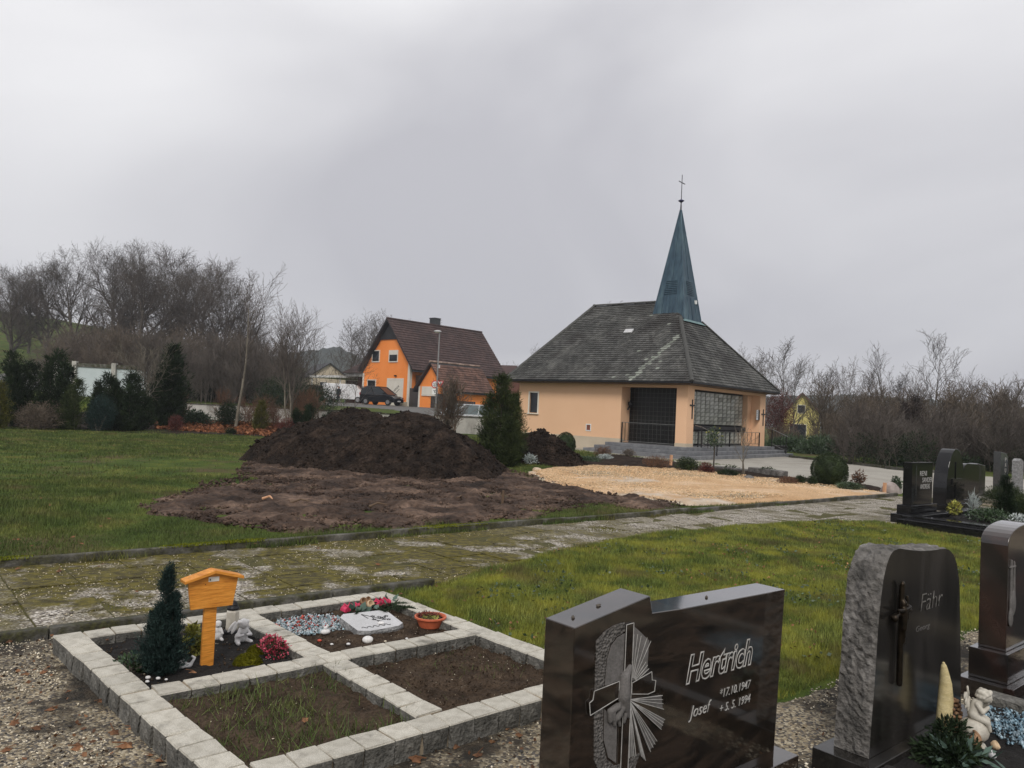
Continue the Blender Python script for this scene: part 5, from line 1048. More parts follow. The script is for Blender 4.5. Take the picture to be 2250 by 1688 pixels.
poly_stone('stone', [(0, 0), (0, .75)] + [(.4 - .4 * math.cos(a), .75 + .2 * math.sin(a)) for a in np.linspace(.15, PI - .15, 10)] + [(.8, .75), (.8, 0)], 0, .18, M['darkgrey_stone'], h9, .006)
h10 = thing('headstone', 'dark low headstone in the back row behind the pointed arch stone', 'headstone', (at(2118, 1060, 18.6).x, 18.6, 0), A40)
poly_stone('stone', [(0, 0), (0, .80), (.9, .84), (1.4, .78), (1.4, 0)], 0, .18, M['dusky'], h10, .01)
conifer('dwarf_conifer', 'dark dense cone-shaped conifer on the black-framed grave', 'shrub', W(15.3, 4.72, .1), [(0, 0, .78, .22), (.03, .03, .6, .2)], 15000, .03, .008, M['yew'], 51, sharp=.8)
shrub('juniper', 'spreading green juniper at the right end of the black-framed grave', 'shrub', W(16.1, 4.6, .1), [(0, 0, .22, .35, .3, .2), (.3, .1, .18, .3, .25, .18)], 9000, .05, .009, M['thuja'], 52, up=.4)
shrub('juniper', 'low green cushion shrub behind the small dark cone conifer', 'shrub', W(18.2, 5.6, .1), [(0, 0, .2, .5, .4, .2)], 6000, .05, .009, M['thuja'], 53, up=.4)
yb = shrub('flower_bouquet', 'yellow-green bouquet with orange blooms before the square black headstone', 'flower arrangement', W(14.42, 5.22, .17), [(-.05, 0, .13, .10, .08, .10), (.06, 0, .10, .08, .08, .08)], 420, .05, .026, M['yellow_green'], 54, quad=True)
r_ = np.random.default_rng(3); P_, d_ = bush_pts([(.10, -.03, .14, .06, .06, .05)], 110, r_); link(bpy.data.objects.new('flowers', leaf_mesh('flowers', P_, d_, .035, .022, mat('orange_bloom', [(.6, .2, .05), (.75, .35, .08)], rough=.6), 1, True)), yb)
shrub('grave_plants', 'low mixed green plants on the black-framed grave, left of the cone conifer', 'plant', W(14.7, 4.75, .12), [(0, 0, .08, .35, .3, .1), (-.3, .3, .06, .2, .2, .08)], 1500, .06, .02, M['laurel'], 55, quad=True)
shrub('grave_plants', 'pale grass tuft with reddish flowers beside the small cone conifer', 'plant', W(15.05, 5.15, .12), [(0, 0, .16, .06, .06, .18)], 260, .13, .012, M['silver_leaf'], 56, up=1.2)
shrub('grave_plants', 'low silver-leaved plants in front of the cone conifer', 'plant', W(14.75, 4.35, .12), [(0, 0, .06, .28, .2, .07)], 420, .05, .02, M['silver_leaf'], 57, quad=True)
c = thing('grave_lantern', 'small square grave lantern with pale glass at the right picture edge', 'grave lantern', W(14.8, 4.05, .12), A40)
MB().box(-.05, .05, -.05, .05, 0, .02).box(-.055, .055, -.055, .055, .15, .165).build('frame', M['steel'], c); MB().box(-.042, .042, -.042, .042, .02, .15).build('glass', M['lantern_glass'], c)

# ------------------------------------------------------------------ chapel
CH = math.radians(49.5)
av = Vector((math.sin(math.radians(40.5)), math.cos(math.radians(40.5)), 0)); bv = Vector((-av.y, av.x, 0))
CO = Vector((7.20, 30.80, 0)) + av * .55 + bv * .45
ch = thing('chapel', 'peach cemetery chapel with grey tiled hipped roof, corner porch and copper spire', 'chapel', CO, CH)
EX0, EX1, EY0, EY1, EZ = -.55, 8.60, -.45, 9.47, 3.12
RX = 4.02; RY0, RY1, RZ = 2.84, 7.58, 7.18
def wl(name, boxes, m_, parent=ch, bevel=0):
    b = MB()
    for x in boxes: b.box(*x)
    return b.build(name, m_, parent, bevel=bevel)
# walls: left facade (x = 0) from y 3.17 on, plinth below
wl('wall', [(0, .3, 3.17, 7.80, .62, 3.0), (0, .3, 8.32, 9.0, .62, 3.0), (0, .3, 7.80, 8.32, .62, 1.56), (0, .3, 7.80, 8.32, 2.52, 3.0), (.3, .70, 3.17, 3.42, .46, 3.0), (.3, 8.05, 8.7, 9.0, 0, 3.0), (7.75, 8.05, .8, 8.7, 0, 3.0)], M['peach'])
wl('plinth', [(-.02, .32, 3.17, 9.02, -.2, .62)], M['plinth'])
wl('pillar', [(0, .60, 0, .50, .60, 2.88)], M['peach']); wl('pillar_base', [(-.012, .612, -.012, .512, .455, .60)], M['plinth'])
wl('pillar', [(7.42, 8.05, 0, .45, .455, 2.88)], M['peach'])
wl('lintel', [(0, .45, -.0, 3.17, 2.881, 3.0), (.451, 8.05, 0, .45, 2.881, 3.0)], M['peach'])
wl('side_wall', [(7.0, 7.70, .451, .95, .46, 3.0)], M['peach'])
wl('ceiling', [(.451, 8.0, .452, 8.6, 2.93, 2.99)], M['cream'])
# eaves boarding under the roof
wl('soffit', [(EX0 + .02, EX1 - .02, EY0 + .02, EY1 - .02, 3.002, 3.05)], M['soffit'])
gu = MB(); cs = [(EX0, EY0), (EX1, EY0), (EX1, EY1), (EX0, EY1)]
for i in range(4):
    a, b2 = cs[i], cs[(i + 1) % 4]; gu.beam((a[0], a[1], 3.085), (b2[0], b2[1], 3.085), .10, .075)
gu.build('gutter', M['dark_metal'], ch)
# left window, vent, hall window lattice
wn = wl('window_frame', [(-.03, .04, 7.75, 7.82, 1.54, 2.58), (-.03, .04, 8.32, 8.39, 1.54, 2.58), (-.03, .04, 7.82, 8.32, 2.52, 2.58), (-.08, .04, 7.72, 8.42, 1.50, 1.54)], M['cream'])
wl('pane', [(.06, .09, 7.78, 8.34, 1.5, 2.54)], M['glass'], wn)
vt_ = wl('vent', [(-.02, .0, 4.70, 4.98, .86, .90), (-.02, .0, 4.70, 4.98, 1.14, 1.18), (-.02, .0, 4.70, 4.74, .90, 1.14), (-.02, .0, 4.94, 4.98, .90, 1.14)], M['white_paint'])
wl('grille', [(-.012, -.002, 4.74, 4.94, .90, 1.14)], M['brick_red'], vt_)
wl('hall_glass', [(.72, .76, .78, 3.17, .46, 2.93)], mat('dark_hall_glass', [(.008, .008, .008), (.014, .014, .013)], rough=.35, spec=.25, fine=0))
lat = MB()
for k in range(13): lat.box(.708, .715, .80 + k * .195, .814 + k * .195, .47, 2.92)
for k in range(13): lat.box(.707, .714, .79, 3.17, .48 + k * .197, .492 + k * .197)
lat.build('window_lattice', mat('lattice_grey', [(.055, .055, .052), (.075, .075, .07)], rough=.5), ch)
wl('corner_post', [(.66, .80, .60, .78, .46, 2.93)], M['dark_wood'])
# glass block wall on the right side
gbm = MB().box(-.205, .205, -.04, .04, -.083, .083).mesh('glass_block', M['glass_block'])
x0b, nxb = 1.10, 13; wb_ = .437
for k in range(nxb):
    for z0, nr in ((1.40, 8), (.55, 3)):
        for j in range(nr):
            o = link(bpy.data.objects.new('glass_block', gbm), ch); o.location = (x0b + wb_ * (k + .5), .66 + random.uniform(-.004, .004), z0 + .178 * (j + .5)); o.rotation_euler = (random.uniform(-.02, .02), 0, random.uniform(-.03, .03))
wl('block_backing', [(.80, 7.0, .72, .80, .46, 2.93)], M['dark_wood'])
wl('bench_rail', [(.82, 6.98, .50, .62, 1.17, 1.33)], M['dark_wood'])
wl('door_frame', [(.82, 1.08, .62, .70, .46, 2.93)], M['dark_wood'])
nb = thing('notice_board', 'pale notice sheet and dark display case on the chapel porch wall', 'notice board', CO + av * 7.42, CH)
MB().box(-.40, -.20, -.0, .02, 1.72, 2.20).build('sheet', M['plaque'], nb); cs_ = MB().box(-.19, -.02, -.0, .035, 1.72, 2.20).build('display_case', M['dark_wood'], nb)
for k in range(4): MB().box(-.38, -.30 + .03 * (k % 2), -.004, -.001, 2.10 - k * .09, 2.115 - k * .09).build('print_line', M['dark_metal'], nb)
# crosses on the pillars
for (x_, h_, w_) in ((.42, 1.62, .42), (7.78, 1.45, .42)):
    b = MB().box(x_ - .03, x_ + .03, -.035, -.002, h_, h_ + .80).box(x_ - .21, x_ - .031, -.034, -.003, h_ + .53, h_ + .59).box(x_ + .031, x_ + .21, -.034, -.003, h_ + .53, h_ + .59)
    b.build('wall_cross', M['dark_wood'], ch)
# wreath / lantern on the recessed wall
wr = thing('wall_lantern', 'dark wrought-iron lantern on the porch side wall left of the lattice window', 'lantern', CO + av * .45 + bv * 3.10, CH)
blobs_obj('lantern_body', [('e', (0, -.12, 2.15), (.11, .11, .13)), ('e', (0, -.12, 2.30), (.04, .04, .06)), ('l', (0, 0, 2.2), (0, -.12, 2.28), .02, .02), ('l', (-.06, -.03, 1.92), (-.02, -.10, 2.05), .03, .04), ('l', (0, -.02, 1.90), (-.1, -.02, 1.88), .03, .02)], M['dark_metal'], wr, .02)
# steps
for i, (e, z0, z1) in enumerate(((1.06, -.1, .165), (.72, .166, .31), (.38, .311, .455))):
    wl('step', [(-e, 1.5, -e, 3.30 + e, z0, z1), (1.501, 8.05 + e, -e, 1.2, z0, z1)], M['step'], bevel=.015)
# railings
def railing(pts, z0, z1, name, label, bars=.13, loc=None):
    t = thing(name, label, 'railing', CO, CH); b = MB()
    for a, c_ in zip(pts[:-1], pts[1:]):
        a = Vector(a); c_ = Vector(c_); L = (c_ - a).length; n_ = max(1, int(L / bars))
        b.beam(a + Vector((0, 0, z1)), c_ + Vector((0, 0, z1)), .035, .02); b.beam(a + Vector((0, 0, z0)), c_ + Vector((0, 0, z0)), .02, .02)
        for i in range(n_ + 1):
            q = a.lerp(c_, i / n_); w_ = .04 if i in (0, n_) else .016; b2 = MB().box(q.x - w_ / 2, q.x + w_ / 2, q.y - w_ / 2, q.y + w_ / 2, q.z + (z0 if w_ < .03 else 0), q.z + z1); b2.build('baluster' if w_ < .03 else 'post', M['dark_metal'], t)
    b.build('rail', M['steel'], t)
railing([(.06, 3.12, .456), (.06, .55, .456)], .08, .88, 'railing', 'black bar railing closing the left opening of the chapel porch', .16)
railing([(.95, -.06, .456), (4.0, -.06, .456), (7.3, -.06, .456)], .12, .66, 'railing', 'low black railing across the glass block side of the chapel porch', .42)
for x_, lb in ((.70, 'sloping stair handrail beside the corner pillar of the chapel'), (8.15, 'sloping stair handrail at the right end of the chapel steps')):
    t = thing('handrail', lb, 'handrail', CO, CH); b = MB()
    b.beam((x_, -.02, 1.36), (x_, -.35, 1.30), .035, .03); b.beam((x_, -.35, 1.30), (x_, -1.12, .98), .035, .03); b.beam((x_, -.35, .60), (x_, -1.1, .28), .02, .02); b.build('rail', M['steel'], t)
    b = MB(); b.box(x_ - .018, x_ + .018, -1.06, -1.02, .16, 1.0); b.box(x_ - .018, x_ + .018, -.36, -.32, .45, 1.3)
    for k in range(4): b.box(x_ - .008, x_ + .008, -.5 - k * .14, -.485 - k * .14, .50 - k * .055, 1.24 - k * .058)
    b.build('baluster', M['dark_metal'], t)
# roof: tiles laid in courses on each plane
roof = link(bpy.data.objects.new('roof', None), ch)
rf = MB(); e0, e1, e2, e3 = (EX0, EY0, EZ), (EX1, EY0, EZ), (EX1, EY1, EZ), (EX0, EY1, EZ); r0_, r1_ = (RX, RY0, RZ), (RX, RY1, RZ)
rf.add([e0, e1, e2, e3, r0_, r1_], [(0, 1, 4), (1, 2, 5, 4), (2, 3, 5), (3, 0, 4, 5), (0, 3, 2, 1)]); dk = rf.build('roof_deck', M['dark_wood'], roof); dk['kind'] = 'stuff'
def tile_plane(P, mat_, tw=.17, ex=.158, th=.022, seed=0, pale=None, name='roof_tiles', parent=roof, mats2=None, curve=True, skipz=None):
    """P: polygon, P[0]->P[1] the eave; lay round-ended tiles in staggered courses, clipped to the polygon's sides"""
    r = random.Random(seed); P = [Vector(p) for p in P]; e = (P[1] - P[0]).normalized(); nrm = (P[1] - P[0]).cross(P[-1] - P[0]).normalized()
    if nrm.z < 0: nrm = -nrm
    up = nrm.cross(e).normalized()
    if up.z < 0: up = -up
    Q_ = [((p - P[0]).dot(e), (p - P[0]).dot(up)) for p in P]; H_ = max(q[1] for q in Q_); vs = []; fs = []; mi = []
    for k in range(int(H_ / ex)):
        v = k * ex; xs = []
        for i in range(len(Q_)):
            (x0, y0), (x1, y1) = Q_[i], Q_[(i + 1) % len(Q_)]
            vm_ = v + ex * .4
            if (y0 - vm_) * (y1 - vm_) < 0: xs.append(x0 + (x1 - x0) * (vm_ - y0) / (y1 - y0))
        if len(xs) < 2: continue
        xa, xb = min(xs), max(xs); off = (k % 2) * tw / 2; x = math.floor((xa - off) / tw) * tw + off
        sag = .012 * math.sin(k * .9 + seed)
        while x < xb:
            u0, u1 = max(x, xa), min(x + tw * .965, xb)
            if u1 - u0 > .04:
                l = th + r.uniform(0, .012); lo = v - .03 + r.uniform(-.008, .008); hi = v + ex + .02; um = (u0 + u1) / 2
                base = [(u0, lo + .02), (um, lo), (u1, lo + .02), (u1, hi), (u0, hi)] if curve else [(u0, lo), (u1, lo), (u1, hi), (u0, hi)]
                nb_ = len(base); b_ = len(vs)
                def W3(u, w_, h): return P[0] + e * u + up * w_ + nrm * (h + .004)
                vs += [W3(u, w_, l + .010 if w_ < hi else .004) for u, w_ in base]; vs += [W3(u, w_, -.003 if w_ < hi else -.002) for u, w_ in base[:nb_ - 2]]
                fs.append(tuple(range(b_, b_ + nb_))); mi.append(0)
                m_ = nb_ - 2
                for i in range(m_ - 1): fs.append((b_ + i, b_ + nb_ + i, b_ + nb_ + i + 1, b_ + i + 1)); mi.append(0)
                fs.append((b_, b_ + nb_ - 1, b_ + nb_)); fs.append((b_ + m_ - 1, b_ + nb_ + m_ - 1, b_ + m_)); mi += [0, 0]
                if pale and pale(um, v, r):
                    for q in range(1, m_ + 3): mi[-q] = 1
            x += tw
    me = bpy.data.meshes.new(name); me.from_pydata([tuple(v) for v in vs], [], fs); me.materials.append(mat_)
    if pale: me.materials.append(M['tile_pale']); me.polygons.foreach_set('material_index', mi)
    me.update(); o = link(bpy.data.objects.new(name, me), parent); o['kind'] = 'stuff'; return o
# streak of lichen-whitened tiles running up from the eave of the left plane
def streak(u, v, r): return abs(u - (7.05 + .30 * v * .95)) < .15 - .012 * v and v < 3.2 and r.random() < .8 or (r.random() < .012 and abs(u - 6.6) < 1.4)
tile_plane([e3, e0, r0_, r1_], M['tile'], seed=1, pale=streak)
tile_plane([e0, e1, r0_], M['tile'], seed=2, pale=lambda u, v, r: r.random() < .002)
tile_plane([e1, e2, r1_, r0_], M['tile'], seed=3, tw=.34); tile_plane([e2, e3, r1_], M['tile'], seed=4, tw=.34)
capm = MB().prism([(math.cos(a) * .10, math.sin(a) * .075) for a in np.linspace(0, PI, 7)], lambda u, v, d: (d, u * (1 - .12 * d / .34), v + .0), 0, .36).mesh('ridge_tile', M['tile'])
def caps(p, q, lift=.02):
    p = Vector(p); q = Vector(q); L = (q - p).length; n_ = int(L / .31); d = (q - p).normalized()
    rot = Matrix((d, Vector((0, 0, 1)).cross(d).normalized(), d.cross(Vector((0, 0, 1)).cross(d).normalized()))).transposed().to_euler()
    for i in range(n_):
        o = link(bpy.data.objects.new('ridge_tile', capm), roof); o.location = p.lerp(q, (i + .05) / n_) + Vector((0, 0, lift + random.uniform(-.004, .006))); o.rotation_euler = rot
sp0 = Vector(e0).lerp(Vector(r0_), .76); caps(e0, sp0); caps(e1, Vector(e1).lerp(Vector(r0_), .76)); caps(e3, r1_); caps(e2, r1_); caps(r1_, (RX, RY0 + .8, RZ), .02)
o = wl('roof_hatch', [(-.22, .22, -.14, .14, 0, .05)], M['plaque'], roof); nrm_ = (Vector(e3) - Vector(e0)).cross(Vector(r0_) - Vector(e0)).normalized() * -1
if nrm_.z < 0: nrm_ = -nrm_
p_h = Vector((EX0, EY0, EZ)) + Vector((0, 1, 0)) * 4.75 + (Vector((RX, RY0, RZ)) - Vector((EX0, RY0, EZ))) * .60
o.location = p_h + nrm_ * .03; o.rotation_euler = Vector(nrm_).to_track_quat('Z', 'Y').to_euler()
# spire
sc = link(bpy.data.objects.new('spire', None), ch); sx_, sy_ = RX, RY0; SB, ST0, ST1 = .86, 6.18, 11.72
b = MB(); bs = [(sx_ - SB, sy_ - SB, ST0), (sx_ + SB, sy_ - SB, ST0), (sx_ + SB, sy_ + SB, ST0), (sx_ - SB, sy_ + SB, ST0)]
b.add(bs + [(sx_, sy_, ST1)], [(0, 1, 4), (1, 2, 4), (2, 3, 4), (3, 0, 4), (3, 2, 1, 0)]); b.build('copper_cladding', M['copper'], sc)
tip = Vector((sx_, sy_, ST1))
def face_pt(i, u, f, lift=0.0):
    a, c_ = Vector(bs[i]), Vector(bs[(i + 1) % 4]); p = a.lerp(c_, u); q = p.lerp(tip, f); n_ = (c_ - a).cross(tip - a).normalized()
    return q + n_ * lift
for i in range(4):
    for u in (.0, .26, .5, .74):
        a0 = 0 if u in (0,) else 0; seam = MB(); f1 = .97 if u in (0, .5) else .62
        if u == .5 :
            seam.beam(face_pt(i, .5, 0, .006), face_pt(i, .5, .20, .006), .022, .02); seam.beam(face_pt(i, .5, .36, .006), face_pt(i, .5, .93, .006), .022, .02)
        elif u == 0: seam.beam(face_pt(i, 0, 0, .0), face_pt(i, 0, .97, .0), .045, .035)
        else: seam.beam(face_pt(i, u, 0, .006), face_pt(i, u, .205, .006), .022, .02); 
        seam.build('standing_seam', M['copper'], sc)
    # louvre opening: dark recess board with slats
    lv = MB().add([face_pt(i, .25, .215, .004), face_pt(i, .75, .215, .004), face_pt(i, .75, .345, .004), face_pt(i, .25, .345, .004)], [(0, 1, 2, 3)]); 
    lo = lv.build('louvre', M['copper'], sc)
    for k in range(8):
        f = .222 + k * .0158; s_ = MB(); s_.hexa([face_pt(i, .25, f, .004), face_pt(i, .75, f, .004), face_pt(i, .75, f + .004, .028), face_pt(i, .25, f + .004, .028), face_pt(i, .25, f + .009, .004), face_pt(i, .75, f + .009, .004), face_pt(i, .75, f + .008, .030), face_pt(i, .25, f + .008, .030)])
        s_.build('louvre_slat', M['copper'], lo)
b = MB()
for i in range(4):
    a, c_ = Vector(bs[i]), Vector(bs[(i + 1) % 4]); n_ = (c_ - a).cross(Vector((0, 0, 1))).normalized(); o1 = n_ * .16 + Vector((0, 0, -.11)); k0 = (a - Vector((sx_, sy_, ST0))) * .19; k1 = (c_ - Vector((sx_, sy_, ST0))) * .19
    b.add([a + Vector((0, 0, .03)), c_ + Vector((0, 0, .03)), c_ + k1 + Vector((0, 0, -.10)), a + k0 + Vector((0, 0, -.10))], [(0, 1, 2, 3)])
b.build('flashing', M['copper_light'], sc)
MB().cyl((sx_, sy_, ST1 - .5), (sx_, sy_, 12.05), .05, .022, 8).build('finial_stem', M['dark_metal'], sc)
MB().lathe([(.02, 0), (.08, .05), (.155, .10), (.08, .14), (.02, .18)], 16, (sx_, sy_, 11.90)).build('finial_ball', mat('finial_blue', [(.03, .03, .08), (.05, .05, .12)], rough=.35, metal=.5), sc, smooth=True)
b = MB().cyl((sx_, sy_, 12.05), (sx_, sy_, 13.26), .018, .016, 6); b.beam((sx_ - .30, sy_, 12.88), (sx_ - .017, sy_, 12.88), .03, .03); b.beam((sx_ + .017, sy_, 12.88), (sx_ + .30, sy_, 12.88), .03, .03); b.build('spire_cross', M['dark_metal'], sc)
MB().box(sx_ + .36, sx_ + .46, sy_ - .80, sy_ - .70, 7.05, 7.22).build('floodlight', M['white_paint'], sc)
# small copper box by the steps
pbx = thing('planter', 'dark square planter box at the right end of the chapel steps', 'planter', CO + av * 9.35 - bv * .3, CH); MB().box(-.25, .25, -.25, .25, -.02, .45).box(-.29, .29, -.29, .29, .451, .50).build('box', M['dark_wood'], pbx)

# ------------------------------------------------------------------ houses
def facade(O, d):
    """pixel -> (distance along the wall line, height) for a vertical wall through O along d"""
    n_ = Vector((-d.y, d.x, 0))
    def fn(px, py):
        r = CF + CR * ((px - 1125) / FPX) - CU * ((py - 844) / FPX); k = (Vector(O) - EYE).dot(n_) / r.dot(n_); p = EYE + r * k
        return (p - Vector(O)).dot(d), p.z - O[2]
    return fn
H47 = math.radians(47); lv_ = Vector((math.cos(H47), math.sin(H47), 0)); gv = Vector((-lv_.y, lv_.x, 0))
HQ = Vector((-10.67, 80, 1.5))
ho = thing('house', 'orange rendered house with steep dark brown tiled roof and white garage door', 'house', HQ, H47)
fg = facade(HQ, gv)
def yz(px0, py0, px1, py1, f=fg):
    a = f(px0, py0); b = f(px1, py1); return min(a[0], b[0]), max(a[0], b[0]), min(a[1], b[1]), max(a[1], b[1])
PY, PZ, SLP = 3.5, 9.35, 1.17
def roofz(y): return PZ - SLP * abs(y - PY)
MB().prism([(0, -.5), (8.1, -.5), (8.1, roofz(8.1) - .35), (5.3, 7.15), (1.7, 7.15), (0, roofz(0) - .35)], lambda u, v, d: (d, u, v), 0, 13).build('wall', M['orange'], ho)
MB().prism([(1.72, 7.152), (5.28, 7.152), (PY, PZ - .42)], lambda u, v, d: (d, u, v), -.12, 12).build('gable_boarding', M['dark_wood'], ho)
MB().box(-.04, .3, -.03, .30, -.5, 5.1).build('corner_band', M['cream'], ho); MB().box(-.04, .1, 7.85, 8.13, -.5, 3.5).build('corner_band', M['cream'], ho)
b = MB(); t_ = .22
for sgn, ye in ((1, -1.2), (-1, 8.2)):
    b.hexa([(-.65, ye, roofz(ye) - t_), (13.6, ye, roofz(ye) - t_), (13.6, PY, PZ - t_), (-.65, PY, PZ - t_), (-.65, ye, roofz(ye)), (13.6, ye, roofz(ye)), (13.6, PY, PZ), (-.65, PY, PZ)])
hr = b.build('roof', M['dark_wood'], ho)
tile_plane([(-.68, -1.22, roofz(-1.2)), (13.65, -1.22, roofz(-1.2)), (13.65, PY, PZ), (-.68, PY, PZ)], M['house_tile'], tw=.30, ex=.36, th=.05, seed=11, parent=hr, curve=False)
tile_plane([(13.65, 8.22, roofz(8.2)), (-.68, 8.22, roofz(8.2)), (-.68, PY, PZ), (13.65, PY, PZ)], M['house_tile'], tw=.30, ex=.36, th=.05, seed=12, parent=hr, curve=False)
b = MB()
for k in range(36): b.cyl((-.68 + k * .398, PY, PZ + .02), (-.68 + k * .398 + .39, PY, PZ + .03), .13, .115, 8)
b.build('ridge_tiles', M['house_tile'], hr)['kind'] = 'stuff'
MB().box(6.1, 7.0, 3.55, 4.4, 8.4, 10.15).box(6.05, 7.05, 3.5, 4.45, 10.15, 10.25).build('chimney', M['anthracite'], hr)
def window(parent, y0, y1, z0, z1, shutter=0, x=0.0, ax='x', fw=.11):
    f = MB()
    def bx(a0, a1, c0, c1, d0, d1):
        if ax == 'x': f.box(x + d0, x + d1, a0, a1, c0, c1)
        else: f.box(a0, a1, x + d0, x + d1, c0, c1)
    bx(y0 - fw, y0, z0 - fw, z1 + fw, -.06, .02); bx(y1, y1 + fw, z0 - fw, z1 + fw, -.06, .02); bx(y0, y1, z1, z1 + fw, -.06, .02); bx(y0, y1, z0 - fw, z0, -.09, .02)
    fo = f.build('window', M['cream'], parent); g_ = MB()
    if ax == 'x': g_.box(x - .03, x - .015, y0, y1, z0, z1)
    else: g_.box(y0, y1, x - .03, x - .015, z0, z1)
    g_.build('pane', M['glass'], fo)
    s_ = MB(); ym = (y0 + y1) / 2
    if ax == 'x': s_.box(x - .045, x - .031, y0, y1, z0, z0 + .06).box(x - .045, x - .031, y0, y0 + .05, z0 + .06, z1).box(x - .045, x - .031, y1 - .05, y1, z0 + .06, z1)
    else: s_.box(y0, y1, x - .045, x - .031, z0, z0 + .06)
    s_.build('sash', M['dark_wood'], fo)
    if shutter:
        (MB().box(x - .055, x - .046, y0, y1, z1 - (z1 - z0) * shutter, z1)).build('shutter', M['cream'], fo)
    return fo
window(ho, *yz(820, 772, 833, 794)); window(ho, *yz(857, 772, 873, 794), shutter=.35); window(ho, *yz(809, 836, 824, 853 + 12))
y0, y1, z0, z1 = yz(854, 835, 882, 889)
gd = MB().box(-.045, -.005, y0, y1, 0, z1).build('garage_door', M['cream'], ho)
MB().box(-.07, 0, y0 - .2, y0, 0, z1 + .18).box(-.07, 0, y1, y1 + .2, 0, z1 + .18).box(-.07, 0, y0, y1, z1, z1 + .18).build('garage_frame', M['cream'], ho)
ban = text('BRÜDERER', gd, 0, 0, 2.0, .26, M['dark_metal'], y=0, depth=.004, name='banner_lettering'); ban.rotation_euler = (0, -.62, -PI / 2); ban.location = (-.05, y0 + (y1 - y0) * .86, .95)
ban2 = MB().box(0, 1.7, -.004, .0, 0, .05).build('banner_line', M['dark_metal'], gd); ban2.rotation_euler = (0, -.62, -PI / 2); ban2.location = (-.05, y0 + (y1 - y0) * .75, .82)
MB().box(-.25, -.02, 2.15, 2.32, 3.15, 3.30).build('door_lamp', M['dark_metal'], ho)
# brown boarded carport under the right eave, red-brown wing and white canopy on the left
for k in range(8): MB().box(.8 + .0, .86, -1.15 + k * .14, -1.15 + k * .14 + .132, 0, 3.35).build('board', M['soffit'], ho)
MB().box(3.0, 9.0, 8.11, 13.2, -.5, 3.25).build('wing_wall', M['brick_red'], ho)
MB().box(1.6, 9.0, 8.13, 13.6, 3.26, 3.60).build('fascia', M['white_paint'], ho)
wr_ = MB(); wr_.add([(1.3, 8.0, 3.62), (1.3, 14.0, 3.62), (9.4, 14.0, 3.62), (9.4, 8.0, 3.62), (5.0, 8.0, 6.9), (5.0, 9.8, 6.9)], [(0, 3, 2, 1), (0, 1, 5, 4), (1, 2, 5), (2, 3, 4, 5), (0, 4, 3)]); wr2 = wr_.build('wing_roof', M['dark_wood'], ho)
tile_plane([(1.3, 14.0, 3.63), (1.3, 8.0, 3.63), (5.0, 8.0, 6.91), (5.0, 9.8, 6.91)], M['house_tile'], tw=.3, ex=.36, th=.05, seed=15, parent=wr2, curve=False)
w_ = MB().box(2.96, 2.99, 9.0, 10.4, 1.5, 2.4).build('window', M['cream'], ho); MB().box(2.93, 2.955, 9.1, 10.3, 1.6, 2.3).build('pane', M['glass'], w_)
cnp = thing('carport', 'white flat-roofed carport canopy left of the orange house', 'carport', HQ, H47)
MB().box(1.0, 6.5, 13.7, 20.5, 3.05, 3.32).build('roof', M['white_paint'], cnp)
for x_, y_ in ((1.2, 14.2), (1.2, 20.2), (6.2, 14.2), (6.2, 20.2)): MB().box(x_, x_ + .12, y_, y_ + .12, 0, 3.04).build('post', M['white_paint'], cnp)
MB().box(6.3, 6.5, 13.8, 20.3, 0, 3.0).build('back_wall', M['brick_red'], cnp)
# annex
AQ = Vector((-6.25, 72, 1.35)); an_ = thing('outbuilding', 'small orange outbuilding with mossy brown tiled gable roof', 'outbuilding', AQ, H47); fa_ = facade(AQ, gv); fl_ = facade(AQ, lv_)
aw, al, az_, ae = 3.74, 6.0, 4.55, 2.35
def az(y): return az_ - (az_ - ae) * abs(y - aw / 2) / (aw / 2)
MB().prism([(0, -.6), (aw, -.6), (aw, ae), (aw / 2, az_ - .2), (0, ae)], lambda u, v, d: (d, u, v), 0, al).build('wall', M['orange'], an_)
b = MB(); ov = .45
zz = ae - ov * (az_ - ae) / (aw / 2)
for ye in (-ov, aw + ov): b.hexa([(-.4, ye, zz - .16), (al + .3, ye, zz - .16), (al + .3, aw / 2, az_ - .16), (-.4, aw / 2, az_ - .16), (-.4, ye, zz), (al + .3, ye, zz), (al + .3, aw / 2, az_), (-.4, aw / 2, az_)])
ar_ = b.build('roof', M['dark_wood'], an_)
tile_plane([(-.42, -ov, zz + .01), (al + .32, -ov, zz + .01), (al + .32, aw / 2, az_ + .01), (-.42, aw / 2, az_ + .01)], M['annex_tile'], tw=.24, ex=.30, th=.045, seed=16, parent=ar_, curve=False)
tile_plane([(al + .32, aw + ov, zz + .01), (-.42, aw + ov, zz + .01), (-.42, aw / 2, az_ + .01), (al + .32, aw / 2, az_ + .01)], M['annex_tile'], tw=.24, ex=.30, th=.045, seed=17, parent=ar_, curve=False)
b = MB()
for k in range(18): b.cyl((-.42 + k * .37, aw / 2, az_ + .03), (-.42 + k * .37 + .365, aw / 2, az_ + .04), .11, .10, 8)
b.build('ridge_tiles', mat('pale_ridge', [(.20, .12, .09), (.34, .26, .21)], scale=3, rough=.9, island=.3), ar_)['kind'] = 'stuff'
MB().box(-.03, .25, -.03, .28, -.6, ae - .1).build('corner_band', M['cream'], an_); MB().box(-.03, .05, aw - .2, aw + .03, -.6, ae - .1).build('corner_band', M['cream'], an_)
y0, y1, z0, z1 = yz(929, 851, 961, 869, fa_); window(an_, y0, y1, z0, z1, shutter=.98, fw=.08)
y0, y1, z0, z1 = yz(1021, 855, 1044, 867, fl_); window(an_, y0, y1, z0, z1, ax='y', fw=.03)
fe = thing('board_fence', 'anthracite board fence between the orange house and its outbuilding', 'fence', (0, 0, 0), 0)
